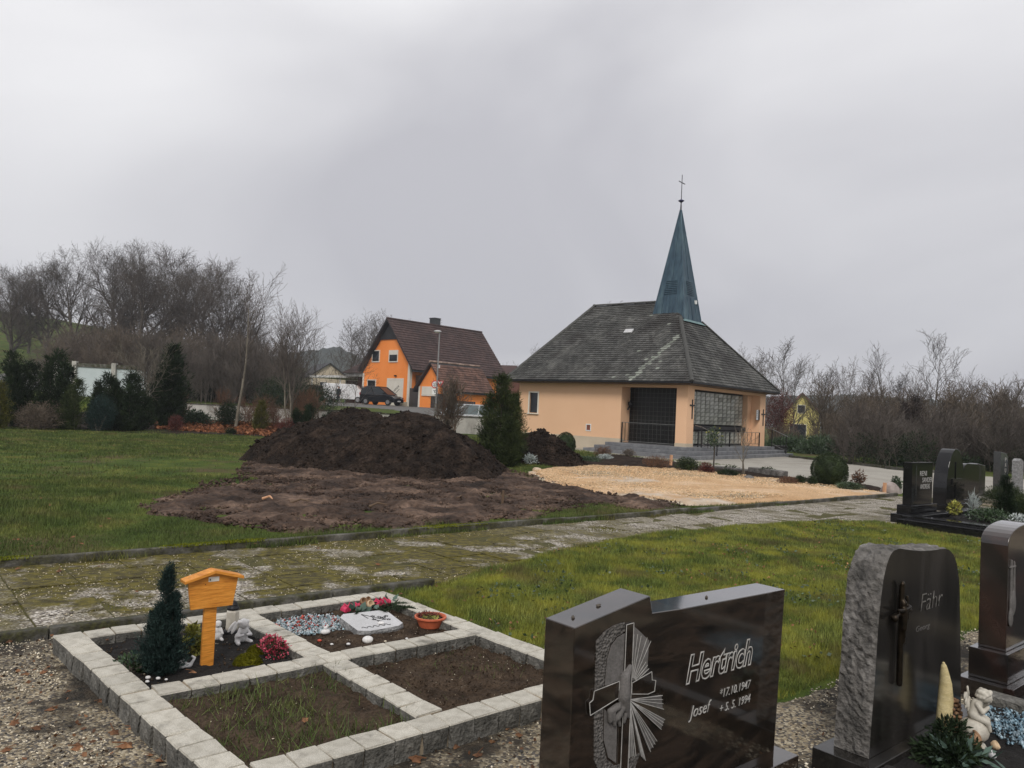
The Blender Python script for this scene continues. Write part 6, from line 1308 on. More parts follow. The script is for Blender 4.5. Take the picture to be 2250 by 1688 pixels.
fpts = [(Vector((-10.55, 79.6, 1.5)), Vector((-9.1, 74.9, 1.42)), 1.95), (Vector((-9.1, 74.9, 1.42)), Vector((-5.2, 70.6, 1.30)), 1.55), (Vector((-5.2, 70.6, 1.3)), Vector((-3.2, 69.2, 1.25)), 1.0)]
for p, q, h_ in fpts:
    n_ = int((q - p).length / .24)
    for i in range(n_):
        a = p.lerp(q, i / n_); c_ = p.lerp(q, (i + .94) / n_)
        MB().hexa([(a.x, a.y, a.z - .3), (c_.x, c_.y, c_.z - .3), (c_.x, c_.y + .04, c_.z - .3), (a.x, a.y + .04, a.z - .3), (a.x, a.y, a.z + h_), (c_.x, c_.y, c_.z + h_), (c_.x, c_.y + .04, c_.z + h_), (a.x, a.y + .04, a.z + h_)]).build('board', M['anthracite'], fe)
def gable_house(name, label, px, pyb, Y, w, wallh, roofh, L, mw, mr, rz, wins=(), zb=None):
    p = at(px, pyb, Y); p.z = float(height(p.x, p.y)) if zb is None else zb
    t = thing(name, label, 'house', p, rz)
    MB().prism([(-w / 2, -1), (w / 2, -1), (w / 2, wallh), (0, wallh + roofh), (-w / 2, wallh)], lambda u, v, d: (u, d, v), 0, L).build('wall', mw, t)
    b = MB(); s_ = roofh / (w / 2)
    for g_ in (-1, 1): b.hexa([(g_ * (w / 2 + .4), -.4, wallh - .4 * s_), (g_ * (w / 2 + .4), L + .4, wallh - .4 * s_), (0, L + .4, wallh + roofh), (0, -.4, wallh + roofh), (g_ * (w / 2 + .4), -.4, wallh - .4 * s_ + .2), (g_ * (w / 2 + .4), L + .4, wallh - .4 * s_ + .2), (0, L + .4, wallh + roofh + .2), (0, -.4, wallh + roofh + .2)])
    b.build('roof', mr, t)
    for (x0, x1, z0, z1) in wins:
        f = MB().box(x0 - .06, x1 + .06, -.05, .01, z0 - .06, z1 + .06).build('window', M['cream'], t); MB().box(x0, x1, -.07, -.051, z0, z1).build('pane', M['glass'], f)
    return t
yh = gable_house('garden_house', 'small yellow gabled house half hidden behind the bare thicket', 1760, 975, 92, 4.0, 2.9, 2.35, 5, M['yellow'], M['annex_tile'], -.30, [(-.5, .3, 3.0, 3.9), (-1.3, .5, -.1, 1.6)], zb=.0)
gable_house('house', 'distant white gabled house with dark roof left of the orange house', 722, 850, 140, 7, 3.6, 2.4, 9, M['plinth'], M['dark_wood'], .5, [(-1.6, -.4, 1.4, 2.6)], zb=2.6)
gable_house('house', 'low dark-roofed house between the orange house and the chapel', 1128, 850, 98, 8, 3.0, 3.0, 12, M['brick_red'], M['house_tile'], 1.2, zb=1.2)
gable_house('house', 'distant pale house glimpsed through the thicket at the right', 2010, 955, 150, 9, 3.4, 3.0, 10, M['plaque'], M['house_tile'], .4, [(-2, -.8, 1, 2.2), (.8, 2, 1, 2.2)], zb=-.6)
gable_house('house', 'distant white house behind bare branches near the right edge', 2085, 950, 170, 8, 3.0, 2.6, 10, M['cream'], M['dark_wood'], -.3, [(-2, -.8, 1, 2.2)], zb=-.6)

# cemetery wall with worn render, segment by segment
cw = thing('cemetery_wall', 'long weathered whitish cemetery wall behind the shrubs', 'wall', (0, 0, 0))
def wally(x): return 39.6 - .30 * min(x, 0)
xw = -25.0
while xw < 1.6:
    x2 = xw + 3.0; a = Vector((xw, wally(xw), 0)); c_ = Vector((x2 - .03, wally(x2), 0)); zt = 1.12 + .035 * math.sin(xw)
    MB().beam(a + Vector((0, 0, zt / 2 - .2)), c_ + Vector((0, 0, zt / 2 - .2)), .24, zt + .4).build('wall_segment', M['render_wall'], cw)
    MB().beam(a + Vector((0, 0, zt + .035)), c_ + Vector((0, 0, zt + .035)), .32, .06).build('coping', M['concrete'], cw)
    xw = x2
# pale panel wall at the left
pw = thing('panel_wall', 'wall of pale blue-white panels between concrete posts under a grey coping', 'wall', (0, 0, 0))
cols_ = [(123, 60.5), (163, 60), (250, 58.5), (330, 57)]
for k, (px_, Y_) in enumerate(cols_):
    p = at(px_, 850, Y_); zb = float(height(p.x, p.y)); zt = at(px_, 797 + (px_ - 163) * .055, Y_).z
    MB().box(p.x - .16, p.x + .16, p.y - .25, p.y + .10, zb - .4, zt + .12).build('post', M['render_wall'], pw)
    if k < 3:
        q = at(cols_[k + 1][0], 850, cols_[k + 1][1]); zt2 = at(cols_[k + 1][0], 797 + (cols_[k + 1][0] - 163) * .055, cols_[k + 1][1]).z
        a = (p.x + .17, p.y); c_ = (q.x - .17, q.y)
        MB().hexa([(a[0], a[1], zb - .4), (c_[0], c_[1], zb - .4), (c_[0], c_[1] + .08, zb - .4), (a[0], a[1] + .08, zb - .4), (a[0], a[1], zt - .3), (c_[0], c_[1], zt2 - .3), (c_[0], c_[1] + .08, zt2 - .3), (a[0], a[1] + .08, zt - .3)]).build('panel', M['panel_pale'], pw)
        MB().hexa([(a[0], a[1] - .1, zt - .29), (c_[0], c_[1] - .1, zt2 - .29), (c_[0], c_[1] + .14, zt2 - .29), (a[0], a[1] + .14, zt - .29), (a[0], a[1] - .1, zt), (c_[0], c_[1] - .1, zt2), (c_[0], c_[1] + .14, zt2), (a[0], a[1] + .14, zt)]).build('coping', M['concrete'], pw)

# ------------------------------------------------------------------ street lamp and traffic signs
p = at(966, 728, 50); gz = float(height(p.x, p.y)); H_ = p.z - gz
sl = thing('street_lamp', 'tall grey street lamp post with a flat head before the orange outbuilding', 'street lamp', (p.x, p.y, gz - .05))
MB().cyl((0, 0, 0), (0, 0, 1.2), .075, .07, 10).build('pole_base', M['steel'], sl); MB().cyl((0, 0, 1.2), (0, 0, H_), .055, .04, 10).build('pole', M['sign_grey'], sl)
hd = MB().ell((-.12, -.05, H_ + .03), (.26, .15, .075), 14, 7).build('lamp_head', M['plaque'], sl, smooth=True); MB().ell((-.14, -.05, H_ - .03), (.18, .11, .05), 12, 6).build('diffuser', M['lantern_glass'], sl, smooth=True)
MB().box(.05, .14, -.06, .06, H_ - 2.35, H_ - 2.15).build('cable_box', M['plaque'], sl)
p = at(960, 845, 56); gz = float(height(p.x, p.y)); zs = p.z - gz
ts = thing('traffic_sign', 'sign post with round red-ringed sign, inverted red triangle and white plate', 'traffic sign', (p.x, p.y, gz), -.35)
MB().cyl((0, 0, 0), (0, 0, zs + .35), .03, .03, 8).build('post', M['steel'], ts)
def disc(r, y, z, x, m_, name, par, n=24): return MB().prism([(x + r * math.cos(2 * PI * i / n), z + r * math.sin(2 * PI * i / n)) for i in range(n)], lambda u, v, d: (u, d, v), y, y + .012).build(name, m_, par)
rs = disc(.29, -.06, zs, -.13, M['sign_red'], 'round_sign', ts); disc(.215, -.075, zs, -.13, M['white_paint'], 'disc', rs); text('30', rs, -.23, zs - .1, .2, .2, M['dark_metal'], y=-.077, name='number')
tr = MB().prism([(.02, zs + .28), (.56, zs + .28), (.29, zs - .22)], lambda u, v, d: (u, d, v), -.04, -.03).build('give_way_sign', M['sign_red'], ts); MB().prism([(.12, zs + .22), (.46, zs + .22), (.29, zs - .09)], lambda u, v, d: (u, d, v), -.05, -.042).build('triangle', M['white_paint'], tr)
pp = MB().box(-.34, .10, -.06, -.045, zs - .72, zs - .34).build('plate', M['white_paint'], ts); MB().box(-.24, .02, -.067, -.062, zs - .48, zs - .44).box(-.14, -.09, -.067, -.062, zs - .62, zs - .481).box(-.06, .02, -.067, -.062, zs - .60, zs - .56).build('print', M['dark_metal'], pp)

# ------------------------------------------------------------------ vehicles
def vehicle(name, label, cat, loc, rz, prof, cabin, W_, mbody, wheels, glassm, rw=.32, wins=(), extras=None, cab_in=.12):
    t = thing(name, label, cat, loc, rz)
    MB().prism(prof, lambda u, v, d: (u, d, v), -W_ / 2, W_ / 2).build('body', mbody, t, bevel=.06, seg=3)
    if cabin:
        b = MB(); n = len(cabin); zlo = min(c_[1] for c_ in cabin); zhi = max(c_[1] for c_ in cabin)
        def iw(v): return W_ / 2 - .02 - cab_in * (v - zlo) / (zhi - zlo)
        vs = [(u, -iw(v), v) for u, v in cabin] + [(u, iw(v), v) for u, v in cabin]
        b.add(vs, [tuple(range(n))[::-1], tuple(range(n, 2 * n))] + [(i, (i + 1) % n, n + (i + 1) % n, n + i) for i in range(n)]); b.build('cabin', glassm, t, bevel=.04)
        # roof skin and pillars
        top = [c_ for c_ in cabin if c_[1] > zhi - .14]; x0, x1 = min(c_[0] for c_ in top), max(c_[0] for c_ in top)
        MB().box(x0, x1, -(W_ / 2 - cab_in - .01), W_ / 2 - cab_in - .01, zhi - .03, zhi + .035).build('roof', mbody, t, bevel=.03)
        b = MB(); lo_ = sorted([c_ for c_ in cabin if c_[1] < zlo + .05])
        for sy in (-1, 1):
            for a, c_ in (((lo_[0][0], zlo), (x0, zhi)), ((lo_[-1][0], zlo), (x1, zhi)), (((lo_[0][0] + lo_[-1][0]) / 2, zlo), ((x0 + x1) / 2, zhi))):
                b.beam((a[0], sy * (iw(a[1]) + .012), a[1]), (c_[0], sy * (iw(c_[1]) + .012), c_[1]), .03, .075)
        b.build('pillar', mbody, t)
    for (x_, y_) in wheels:
        w_ = MB().cyl((x_, y_ - .11, rw), (x_, y_ + .11, rw), rw, n=20).build('wheel', M['tyre'], t, bevel=.02); sg = 1 if y_ > 0 else -1
        MB().cyl((x_, y_ + sg * .10, rw), (x_, y_ + sg * .118, rw), rw * .62, n=16).build('rim', M['rim'], w_)
    for (nm_, bx_, m_) in (extras or []): MB().box(*bx_).build(nm_, m_, t, bevel=.01)
    return t
CARP = [(-2.05, .30), (-2.1, .75), (-2.0, .98), (1.0, .95), (1.75, .80), (2.05, .62), (2.1, .32)]
def zg(p, dz=0): p.z = float(height(p.x, p.y)) + dz; return p
pc_ = zg(at(838, 890, 77.5), .05)
vehicle('parked_car', 'black compact van parked before the white garage door', 'car', pc_, -.42, [(-2.05, .28), (-2.1, .9), (-1.98, 1.1), (1.0, 1.06), (1.75, .92), (2.02, .72), (2.08, .3)], [(-2.0, 1.08), (-1.85, 1.72), (-1.2, 1.82), (.1, 1.80), (1.25, 1.05)], 1.75, M['car_black'], [(-1.3, -.82), (1.32, -.82), (-1.3, .82), (1.32, .82)], M['car_glass'], .33, extras=[('headlight', (1.85, 2.03, -.80, -.5, .66, .84), M['rim']), ('headlight', (1.85, 2.03, .5, .80, .66, .84), M['rim']), ('tail_light', (-2.13, -2.0, -.85, -.7, .9, 1.2), M['red_light']), ('mirror', (.75, .9, -1.05, -.88, 1.1, 1.25), M['car_black']), ('number_plate', (2.06, 2.09, -.26, .26, .38, .49), M['white_paint'])])
pv_ = zg(at(757, 882, 84.5), .05)
vehicle('parked_van', 'white panel van parked left of the black compact van', 'van', pv_, .06, [(-2.35, .35), (-2.4, 1.0), (-2.3, 1.9), (-2.1, 2.02), (1.0, 2.0), (1.35, 1.9), (1.95, 1.15), (2.4, .95), (2.45, .35)], [(.72, 1.18), (.72, 1.80), (1.25, 1.82), (1.85, 1.2)], 1.97, M['van_white'], [(-1.5, -.88), (1.55, -.88), (-1.5, .88), (1.55, .88)], M['car_glass'], .34, cab_in=-.01, extras=[('tail_light', (-2.43, -2.3, -1.0, -.86, .95, 1.3), M['red_light']), ('door_handle', (-2.1, -1.85, -1.0, -.975, 1.02, 1.08), M['tyre']), ('side_strip', (-1.1, .65, -.995, -.98, .80, .84), M['sign_grey']), ('door_seam', (-.9, -.885, -.992, -.98, .5, 1.85), M['sign_grey']), ('door_seam', (.3, .315, -.992, -.98, .5, 1.85), M['sign_grey'])])
ps_ = zg(at(1022, 930, 42.6), .05)
vehicle('parked_car', 'silver car whose pale roof shows above the cemetery wall', 'car', ps_, PI + .5, CARP, [(-1.85, .95), (-1.3, 1.40), (-.3, 1.48), (.35, 1.42), (1.15, .93)], 1.72, M['car_silver'], [(-1.3, -.8), (1.32, -.8), (-1.3, .8), (1.32, .8)], M['car_glass_pale'], extras=[('headlight', (1.9, 2.06, -.78, -.5, .6, .76), M['rim']), ('tail_light', (-2.1, -2.0, -.82, -.6, .7, .88), M['red_light'])])
pr_ = zg(at(702, 872, 84), .05)
vehicle('parked_car', 'dark red car mostly hidden by shrubs left of the white van', 'car', pr_, .9, [(-2.0, .30), (-2.05, 1.1), (1.0, 1.05), (1.75, .85), (2.05, .62), (2.1, .32)], [(-1.95, 1.08), (-1.7, 1.62), (-.3, 1.68), (.35, 1.62), (1.15, 1.03)], 1.72, M['car_red'], [(-1.3, -.8), (1.32, -.8), (-1.3, .8), (1.32, .8)], M['car_glass'])
pk = zg(at(883, 893, 78.6)); pk = thing('planter', 'stone planter with a small plant before the orange house corner', 'planter', pk, .8)
MB().box(-.45, .45, -.3, .3, -.1, .45).build('trough', M['plinth'], pk, bevel=.03); r_ = np.random.default_rng(8); P_, d_ = bush_pts([(0, 0, .6, .2, .2, .18)], 160, r_); link(bpy.data.objects.new('plant', leaf_mesh('plant', P_, d_, .12, .06, M['berry'], 1, True)), pk)
# person standing by the van
pz = zg(at(743, 882, 81.5)); pe = thing('person', 'person in dark clothes standing by the white van, seen from behind', 'person', pz, -.5)
bodyV = [(0, 0, .95), (0, 0, 1.2), (0, 0, 1.42), (0, -.02, 1.52), (0, -.03, 1.66), (.19, 0, 1.42), (.25, .03, 1.15), (.24, -.05, .90), (.24, -.08, .80), (-.19, 0, 1.42), (-.26, .02, 1.15), (-.24, -.10, .95), (-.22, -.15, .86), (.09, 0, .9), (.11, -.01, .5), (.11, .03, .09), (.11, -.12, .05), (-.09, 0, .9), (-.11, .0, .5), (-.12, .04, .09), (-.13, -.11, .05)]
bodyE = [(0, 1), (1, 2), (2, 3), (3, 4), (2, 5), (5, 6), (6, 7), (7, 8), (2, 9), (9, 10), (10, 11), (11, 12), (0, 13), (13, 14), (14, 15), (15, 16), (0, 17), (17, 18), (18, 19), (19, 20)]
bodyR = [.14, .13, .12, .055, .095, .06, .045, .035, .035, .06, .045, .035, .035, .085, .055, .04, .035, .085, .055, .04, .035]
blobs_obj('body', [('l', bodyV[a], bodyV[b_], bodyR[a], bodyR[b_]) for a, b_ in bodyE], M['skin'], pe, .018)
blobs_obj('jacket', [('l', bodyV[a], bodyV[b_], bodyR[a] + .025, bodyR[b_] + .022) for a, b_ in bodyE[:3] + bodyE[4:7] + bodyE[8:11]] + [('l', (0, 0, .98), (0, 0, .86), .17, .17)], M['navy'], pe, .018)
blobs_obj('trousers', [('l', bodyV[a], bodyV[b_], bodyR[a] + .02, bodyR[b_] + .022) for a, b_ in bodyE[12:15] + bodyE[16:19]], M['navy'], pe, .018)
blobs_obj('shoes', [('l', (.11, .03, .05), (.11, -.14, .04), .055, .05), ('l', (-.12, .04, .05), (-.13, -.13, .04), .055, .05)], M['tyre'], pe, .015)
blobs_obj('hair', [('e', (0, .01, 1.70), (.10, .11, .09)), ('e', (0, .04, 1.64), (.09, .08, .09))], M['hair'], pe, .015)

# ------------------------------------------------------------------ bare trees
def grow(seed, H=10.0, r0=.16, lev=4, n0=9, kids=(2, 2, 2, 1), lr=(.55, .55, .5, .5), ang=(.75, .7, .7, .7), up=(.02, .10, .06, .03), wob=(.05, .12, .18, .25), start=.28, rmin=.010, nseg=(9, 6, 4, 3, 2), crown='round', lean=(0, 0), forks=1):
    R = random.Random(seed); S_ = []
    def br(p, d, L, r, l):
        n = nseg[l]; st = L / n; q = p
        for i in range(n):
            w = wob[min(l, 3)]
            d = (d + Vector((R.gauss(0, w), R.gauss(0, w), R.gauss(0, w) * .6 + up[min(l, 3)]))).normalized()
            ra = max(rmin, r * (1 - .82 * i / n)); rb = max(rmin * .8, r * (1 - .82 * (i + 1) / n)); q2 = q + d * st; S_.append((q, q2, ra, rb, l))
            f = (i + 1) / n
            if l < lev and f > (start if l == 0 else .15):
                for k in range(kids[l]):
                    if R.random() < .12: continue
                    a = ang[l] * R.uniform(.7, 1.25) * (1.15 - .45 * f if l == 0 else 1); az_ = R.uniform(0, 2 * PI); o = d.orthogonal().normalized(); o.rotate(Quaternion(d, az_))
                    nd = (d * math.cos(a) + o * math.sin(a)).normalized()
                    if crown == 'round' and l == 0: sc_ = lr[0] * (.55 + .75 * math.sin(PI * min(1, (f - start) / (1 - start) * .75 + .22)))
                    elif crown == 'vase' and l == 0: sc_ = lr[0] * (1.2 - .55 * f)
                    else: sc_ = lr[l] * (1.1 - .5 * f)
                    br(q2, nd, L * sc_ * R.uniform(.75, 1.2), max(rmin, rb * (.74 if l == 0 else .64)), l + 1)
            q = q2
    for k in range(forks):
        dd = Vector((lean[0] + (R.uniform(-.18, .18) if forks > 1 else 0), lean[1] + (R.uniform(-.18, .18) if forks > 1 else 0), 1)).normalized()
        br(Vector((.12 * k * math.cos(k * 2), .12 * k * math.sin(k * 2), -.1)), dd, H * (1 if k == 0 else R.uniform(.8, 1)), r0, 0)
    return S_
def tubes(S_, sides=3):
    P = np.array([tuple(s[0]) for s in S_]); Q = np.array([tuple(s[1]) for s in S_]); ra = np.array([s[2] for s in S_]); rb = np.array([s[3] for s in S_])
    D = Q - P; D /= (np.linalg.norm(D, axis=1)[:, None] + 1e-9); ref = np.where(np.abs(D[:, 2:3]) < .9, np.array([[0, 0, 1.]]), np.array([[1., 0, 0]])); A = np.cross(D, ref); A /= np.linalg.norm(A, axis=1)[:, None]; B = np.cross(D, A)
    V = []
    for C_, r in ((P, ra), (Q, rb)):
        for i in range(sides):
            t = 2 * PI * i / sides; V.append(C_ + (A * math.cos(t) + B * math.sin(t)) * r[:, None])
    V = np.stack(V, 1); n = len(S_); F = []
    for i in range(sides): F.append([i, (i + 1) % sides, sides + (i + 1) % sides, sides + i])
    F = np.array(F)[None] + (np.arange(n) * 2 * sides)[:, None, None]
    return V.reshape(-1, 3), F.reshape(-1, 4)
class Tree:
    def __init__(s, seed, trunk='bark', twig='twig', **k):
        S_ = grow(seed, **k); V, F = tubes([x for x in S_ if x[4] == 0], 8); s.t = np_mesh('trunk', V, F, True); s.t.materials.append(M[trunk])
        big = [x for x in S_ if x[4] == 1]; V, F = tubes([x for x in S_ if x[4] >= 1], 3); s.c = np_mesh('crown', V, F); s.c.materials.append(M[twig]); s.H = max(x[1].z for x in S_); s.n = len(S_)
    def put(s, name, label, p, h, rz=0, group=None, wide=1.0, cat='tree'):
        t = thing(name, label, cat, p, rz, group); f = h / s.H; t.scale = (f * wide, f * wide, f)
        link(bpy.data.objects.new('trunk', s.t), t); link(bpy.data.objects.new('crown', s.c), t); return t
def ground_pt(px, Y, dz=0):
    p = at(px, 880, Y); p.z = float(height(p.x, p.y)) + dz; return p
def top_h(px, py, Y, p): return at(px, py, Y).z - p.z
# broad old trees on the rise at the left
BIG = [Tree(100 + i, H=15, r0=.42, lev=4, kids=(3, 2, 2, 1), lr=(.50, .58, .55, .55), ang=(.88, .68, .65, .65), up=(.02, .085, .05, .03), start=.17, rmin=.014, nseg=(9, 7, 5, 3, 3), wob=(.05, .09, .15, .22)) for i in range(3)]
where = ['far left tree of the old clump, low and spreading, at the picture edge', 'bare spreading tree second from the left edge in the clump on the rise', 'bare tree with dense dark twigs left of the middle of the clump', 'tall bare tree left of the highest crown on the rise', 'highest bare tree of the clump, trunk forking wide above the panel wall', 'tall bare tree just right of the highest crown', 'bare tree on the right shoulder of the clump', 'bare tree at the right edge of the old clump behind the slender tree', 'lower bare tree behind the right end of the clump', 'small crowned bare tree between the clump and the slender tree', 'bare tree behind the middle of the clump', 'bare low tree behind the far left of the clump']
for k, (px_, py_, Y_, wd_, vi) in enumerate(((18, 572, 100, 1.15, 0), (95, 560, 108, 1.0, 1), (165, 540, 103, 1.05, 2), (232, 522, 98, .9, 0), (300, 512, 92, 1.05, 1), (368, 524, 100, .95, 2), (432, 545, 96, 1.0, 0), (485, 585, 92, .95, 1), (520, 640, 100, 1.0, 2), (560, 700, 90, .9, 0), (262, 530, 112, 1.1, 2), (55, 600, 115, 1.0, 1))):
    p = ground_pt(px_, Y_, -.2); BIG[vi].put('bare_tree', where[k], p, top_h(px_, py_, Y_, p), k * 1.3 + .5, 'old bare trees on the rise at the left', wd_)
# young trees in the shrub border
p = Vector(at(518, 925, 37.5)); p.z = float(height(p.x, p.y)); y1_ = Tree(7, trunk='bark_pale', H=8.6, r0=.12, lev=3, kids=(1, 2, 1, 1), lr=(.42, .5, .5, .5), ang=(.62, .6, .6, .6), up=(.0, .12, .08, .0), start=.34, rmin=.011, nseg=(12, 6, 4, 2), wob=(.035, .10, .15, .2), lean=(.10, 0), crown='round')
y1_.put('young_tree', 'slender leaning young tree with pale trunk in front of the cemetery wall', p, (925 - 548) / 1690 * 36.5, 0)
p = Vector(at(640, 915, 37.5)); p.z = float(height(p.x, p.y)); y2_ = Tree(21, trunk='bark_pale', H=6.6, r0=.085, lev=3, kids=(2, 2, 1, 1), lr=(.46, .55, .5, .5), ang=(.5, .55, .6, .6), up=(.03, .14, .10, .0), start=.26, rmin=.009, nseg=(9, 6, 4, 2, 2), wob=(.04, .10, .15, .2), forks=3, lean=(.05, 0))
y2_.put('young_tree', 'multi-stemmed young tree with a fan-shaped crown left of the orange house', p, (915 - 612) / 1690 * 37.5, 0)
p = Vector(at(322, 900, 35.0)); p.z = float(height(p.x, p.y)); y3_ = Tree(33, trunk='bark_pale', twig='bark_pale', H=5, r0=.07, lev=3, kids=(2, 2, 1, 1), lr=(.55, .5, .5, .5), ang=(.8, .7, .6, .6), up=(.03, .08, .05, .0), start=.35, rmin=.009, nseg=(9, 6, 4, 2), wob=(.04, .12, .18, .2))
y3_.put('young_tree', 'pale-barked young tree before the panel wall', p, (900 - 690) / 1690 * 35, 0)
y4_ = Tree(45, H=6, r0=.05, lev=3, kids=(1, 2, 1, 1), lr=(.5, .5, .5, .5), ang=(.6, .6, .6, .6), up=(.03, .1, .05, .0), start=.3, rmin=.009, nseg=(10, 6, 4, 2), wob=(.03, .10, .18, .2))
for px_, py_, pt_, Y_, lb in ((748, 925, 800, 34, 'thin leaning sapling crossing the white van'), (728, 905, 690, 40, 'thin sapling with a forked stem just right of the multi-stemmed tree'), (780, 915, 700, 39, 'thin bare sapling in front of the orange gable'), (700, 905, 650, 41, 'wispy sapling behind the multi-stemmed tree')):
    p = Vector(at(px_, py_, Y_)); p.z = float(height(p.x, p.y)); y4_.put('sapling', lb, p, (py_ - pt_) / 1690 * Y_, px_, 'saplings before the orange house')
# trees beyond the houses and on the right
MID = [Tree(200 + i, H=11, r0=.20, lev=4, kids=(2, 2, 1, 1), lr=(.50, .55, .5, .5), ang=(.7, .65, .65, .6), up=(.03, .12, .08, .05), start=.22, rmin=.017, nseg=(9, 6, 4, 3, 2), wob=(.07, .14, .2, .26)) for i in range(3)]
TALL = [Tree(300 + i, H=12, r0=.12, lev=3, kids=(2, 2, 1, 1), lr=(.32, .5, .5, .5), ang=(.6, .6, .6, .6), up=(.02, .1, .05, .0), start=.42, rmin=.017, nseg=(12, 5, 3, 2), wob=(.05, .12, .18, .2)) for i in range(2)]
right = [(805, 668, 118, 'wide bare tree rising behind the left slope of the orange house roof', 0), (765, 690, 105, 'bare tree behind the left end of the orange house', 1), (850, 655 + 30, 125, 'bare tree top showing above the orange house ridge', 2), (925, 697, 130, 'small bare crown above the orange house ridge by the chimney', 0), (1180, 755, 120, 'bare tree crown in the gap between orange house and chapel', 1), (1122, 790, 128, 'faint bare crown just right of the orange house roof', 2), (1305, 655, 78, 'bare tree crown showing over the chapel roof ridge at its left end', 0),
         (1640, 752, 66, 'rounded bare tree directly right of the chapel eave', 1), (1682, 775, 60, 'bare tree beyond the right chapel pillar', 2), (1745, 772, 74, 'gnarled bare tree above the yellow garden house', 0), (1795, 790, 66, 'bare tree right of the yellow garden house', 1), (1850, 775, 62, 'upright bare tree in the middle of the right thicket', 2), (1905, 800, 60, 'bare tree left of the tall forked tree on the right', 0), (1960, 805, 55, 'bare bushy tree below the tall forked tree', 1), (2105, 800, 52, 'wide fan-shaped bare tree right of the tall forked tree', 2), (2155, 820, 58, 'bare tree behind the pointed arch headstone', 0), (2195, 830, 50, 'bare tree above the grey lettered headstone', 1), (2245, 850, 46, 'bare tree at the right picture edge', 2), (2020, 830, 48, 'low bare tree left of the wide fan-shaped one', 0)]
for k, (px_, py_, Y_, lb, vi) in enumerate(right):
    p = ground_pt(px_, Y_, -.1); MID[vi].put('bare_tree', lb, p, top_h(px_, py_, Y_, p), k * 1.9, 'bare trees beyond the chapel and houses', .95 if px_ < 1500 else .85)
for k, (px_, py_, Y_, lb, vi) in enumerate(((1722, 738, 62, 'tall thin bare tree between chapel and yellow garden house', 0), (1942, 748, 56, 'tall thin bare tree with upswept branches in the right thicket', 1), (2052, 722, 50, 'tallest forked thin tree above the right thicket', 0), (2015, 790, 54, 'thin pole-like tree left of the tallest forked one', 1), (2246, 815, 44, 'thin bare stem leaning at the right picture edge', 1))):
    p = ground_pt(px_, Y_, -.1); TALL[vi].put('thin_tree', lb, p, top_h(px_, py_, Y_, p), k * 2.1, 'thin tall trees in the right thicket')
# thickets that read as one mass of bare twigs
BU = [grow(400 + i, H=3.2, r0=.03, lev=2, kids=(2, 2, 1, 1), lr=(.5, .5, .5, .5), ang=(.5, .55, .6, .6), up=(.03, .08, .05, 0), start=.12, rmin=.009, nseg=(6, 4, 3), wob=(.08, .14, .2, .2), forks=7, crown='vase') for i in range(3)]
BUT = [tubes(b_, 3) for b_ in BU]
def thicket(name, spots, mat_, seed):
    r = np.random.default_rng(seed); VV = []; FF = []; base = 0
    for (px_, Y_, h, wd_) in spots:
        V, F = BUT[r.integers(0, 3)]; p = ground_pt(px_, Y_, -.05); a = r.uniform(0, 6.28); c_, s_ = math.cos(a), math.sin(a); k = h / 3.0
        X = (V[:, 0] * c_ - V[:, 1] * s_) * k * wd_ + p.x; Y = (V[:, 0] * s_ + V[:, 1] * c_) * k * wd_ + p.y; VV.append(np.stack([X, Y, V[:, 2] * k + p.z], -1)); FF.append(F + base); base += len(V)
    o = np_obj(name, np.concatenate(VV), np.concatenate(FF), mat_); o['kind'] = 'stuff'; return o
r_ = np.random.default_rng(5)
thicket('thicket', [(x_, r_.uniform(42, 60), r_.uniform(.9, 3.6) if x_ > 1800 else r_.uniform(.7, 1.3), 1.25) for x_ in r_.uniform(1700, 2300, 70)], M['twig_brown'], 1)
thicket('thicket', [(r_.uniform(1850, 2300), r_.uniform(32, 42), r_.uniform(1.2, 2.2), 1.3) for i in range(50)], M['twig'], 2)
thicket('thicket', [(r_.uniform(110, 560), r_.uniform(72, 96), r_.uniform(2.5, 5.0), 1.3) for i in range(95)], M['twig_brown'], 3)
thicket('thicket', [(r_.uniform(330, 640), r_.uniform(55, 72), r_.uniform(2.0, 4.2), 1.2) for i in range(45)], M['twig'], 4)
thicket('thicket', [(r_.uniform(330, 680), r_.uniform(38, 42), r_.uniform(.8, 1.6), 1.2) for i in range(18)], M['twig_red'], 6)
def hedge_mass(name, spots, n, L, w, mat_, seed):
    r = np.random.default_rng(seed); PP = []; DD = []
    for (px_, Y_, rx, rz) in spots:
        p = ground_pt(px_, Y_); P, d = bush_pts([(p.x, p.y, p.z + rz * .5, rx, rx * .7, rz * .65)], n, r); PP.append(P); DD.append(d)
    P = np.concatenate(PP); D = np.concatenate(DD); D = D + r.normal(size=P.shape) * .5; D[:, 2] += .4
    me = leaf_mesh(name, P, D, L, w, mat_, seed); o = link(bpy.data.objects.new(name, me)); o['kind'] = 'stuff'; return o
hedge_mass('undergrowth', [(r_.uniform(1690, 1960), r_.uniform(42, 46), r_.uniform(.9, 1.5), r_.uniform(.5, 1.0)) for i in range(22)], 1500, .12, .05, M['laurel'], 2)
hedge_mass('undergrowth', [(r_.uniform(1900, 2300), r_.uniform(31, 40), r_.uniform(.7, 1.2), r_.uniform(.6, 1.3)) for i in range(26)], 1200, .10, .04, M['yew'], 3)
hedge_mass('undergrowth', [(r_.uniform(1830, 2300), r_.uniform(50, 62), r_.uniform(1.0, 2.0), r_.uniform(.8, 2.4)) for i in range(20)], 1500, .16, .035, M['twig_brown'], 7)
hedge_mass('undergrowth', [(r_.uniform(100, 540), r_.uniform(76, 92), r_.uniform(2, 3.5), r_.uniform(3, 5.5)) for i in range(46)], 1700, .24, .05, M['twig'], 4)
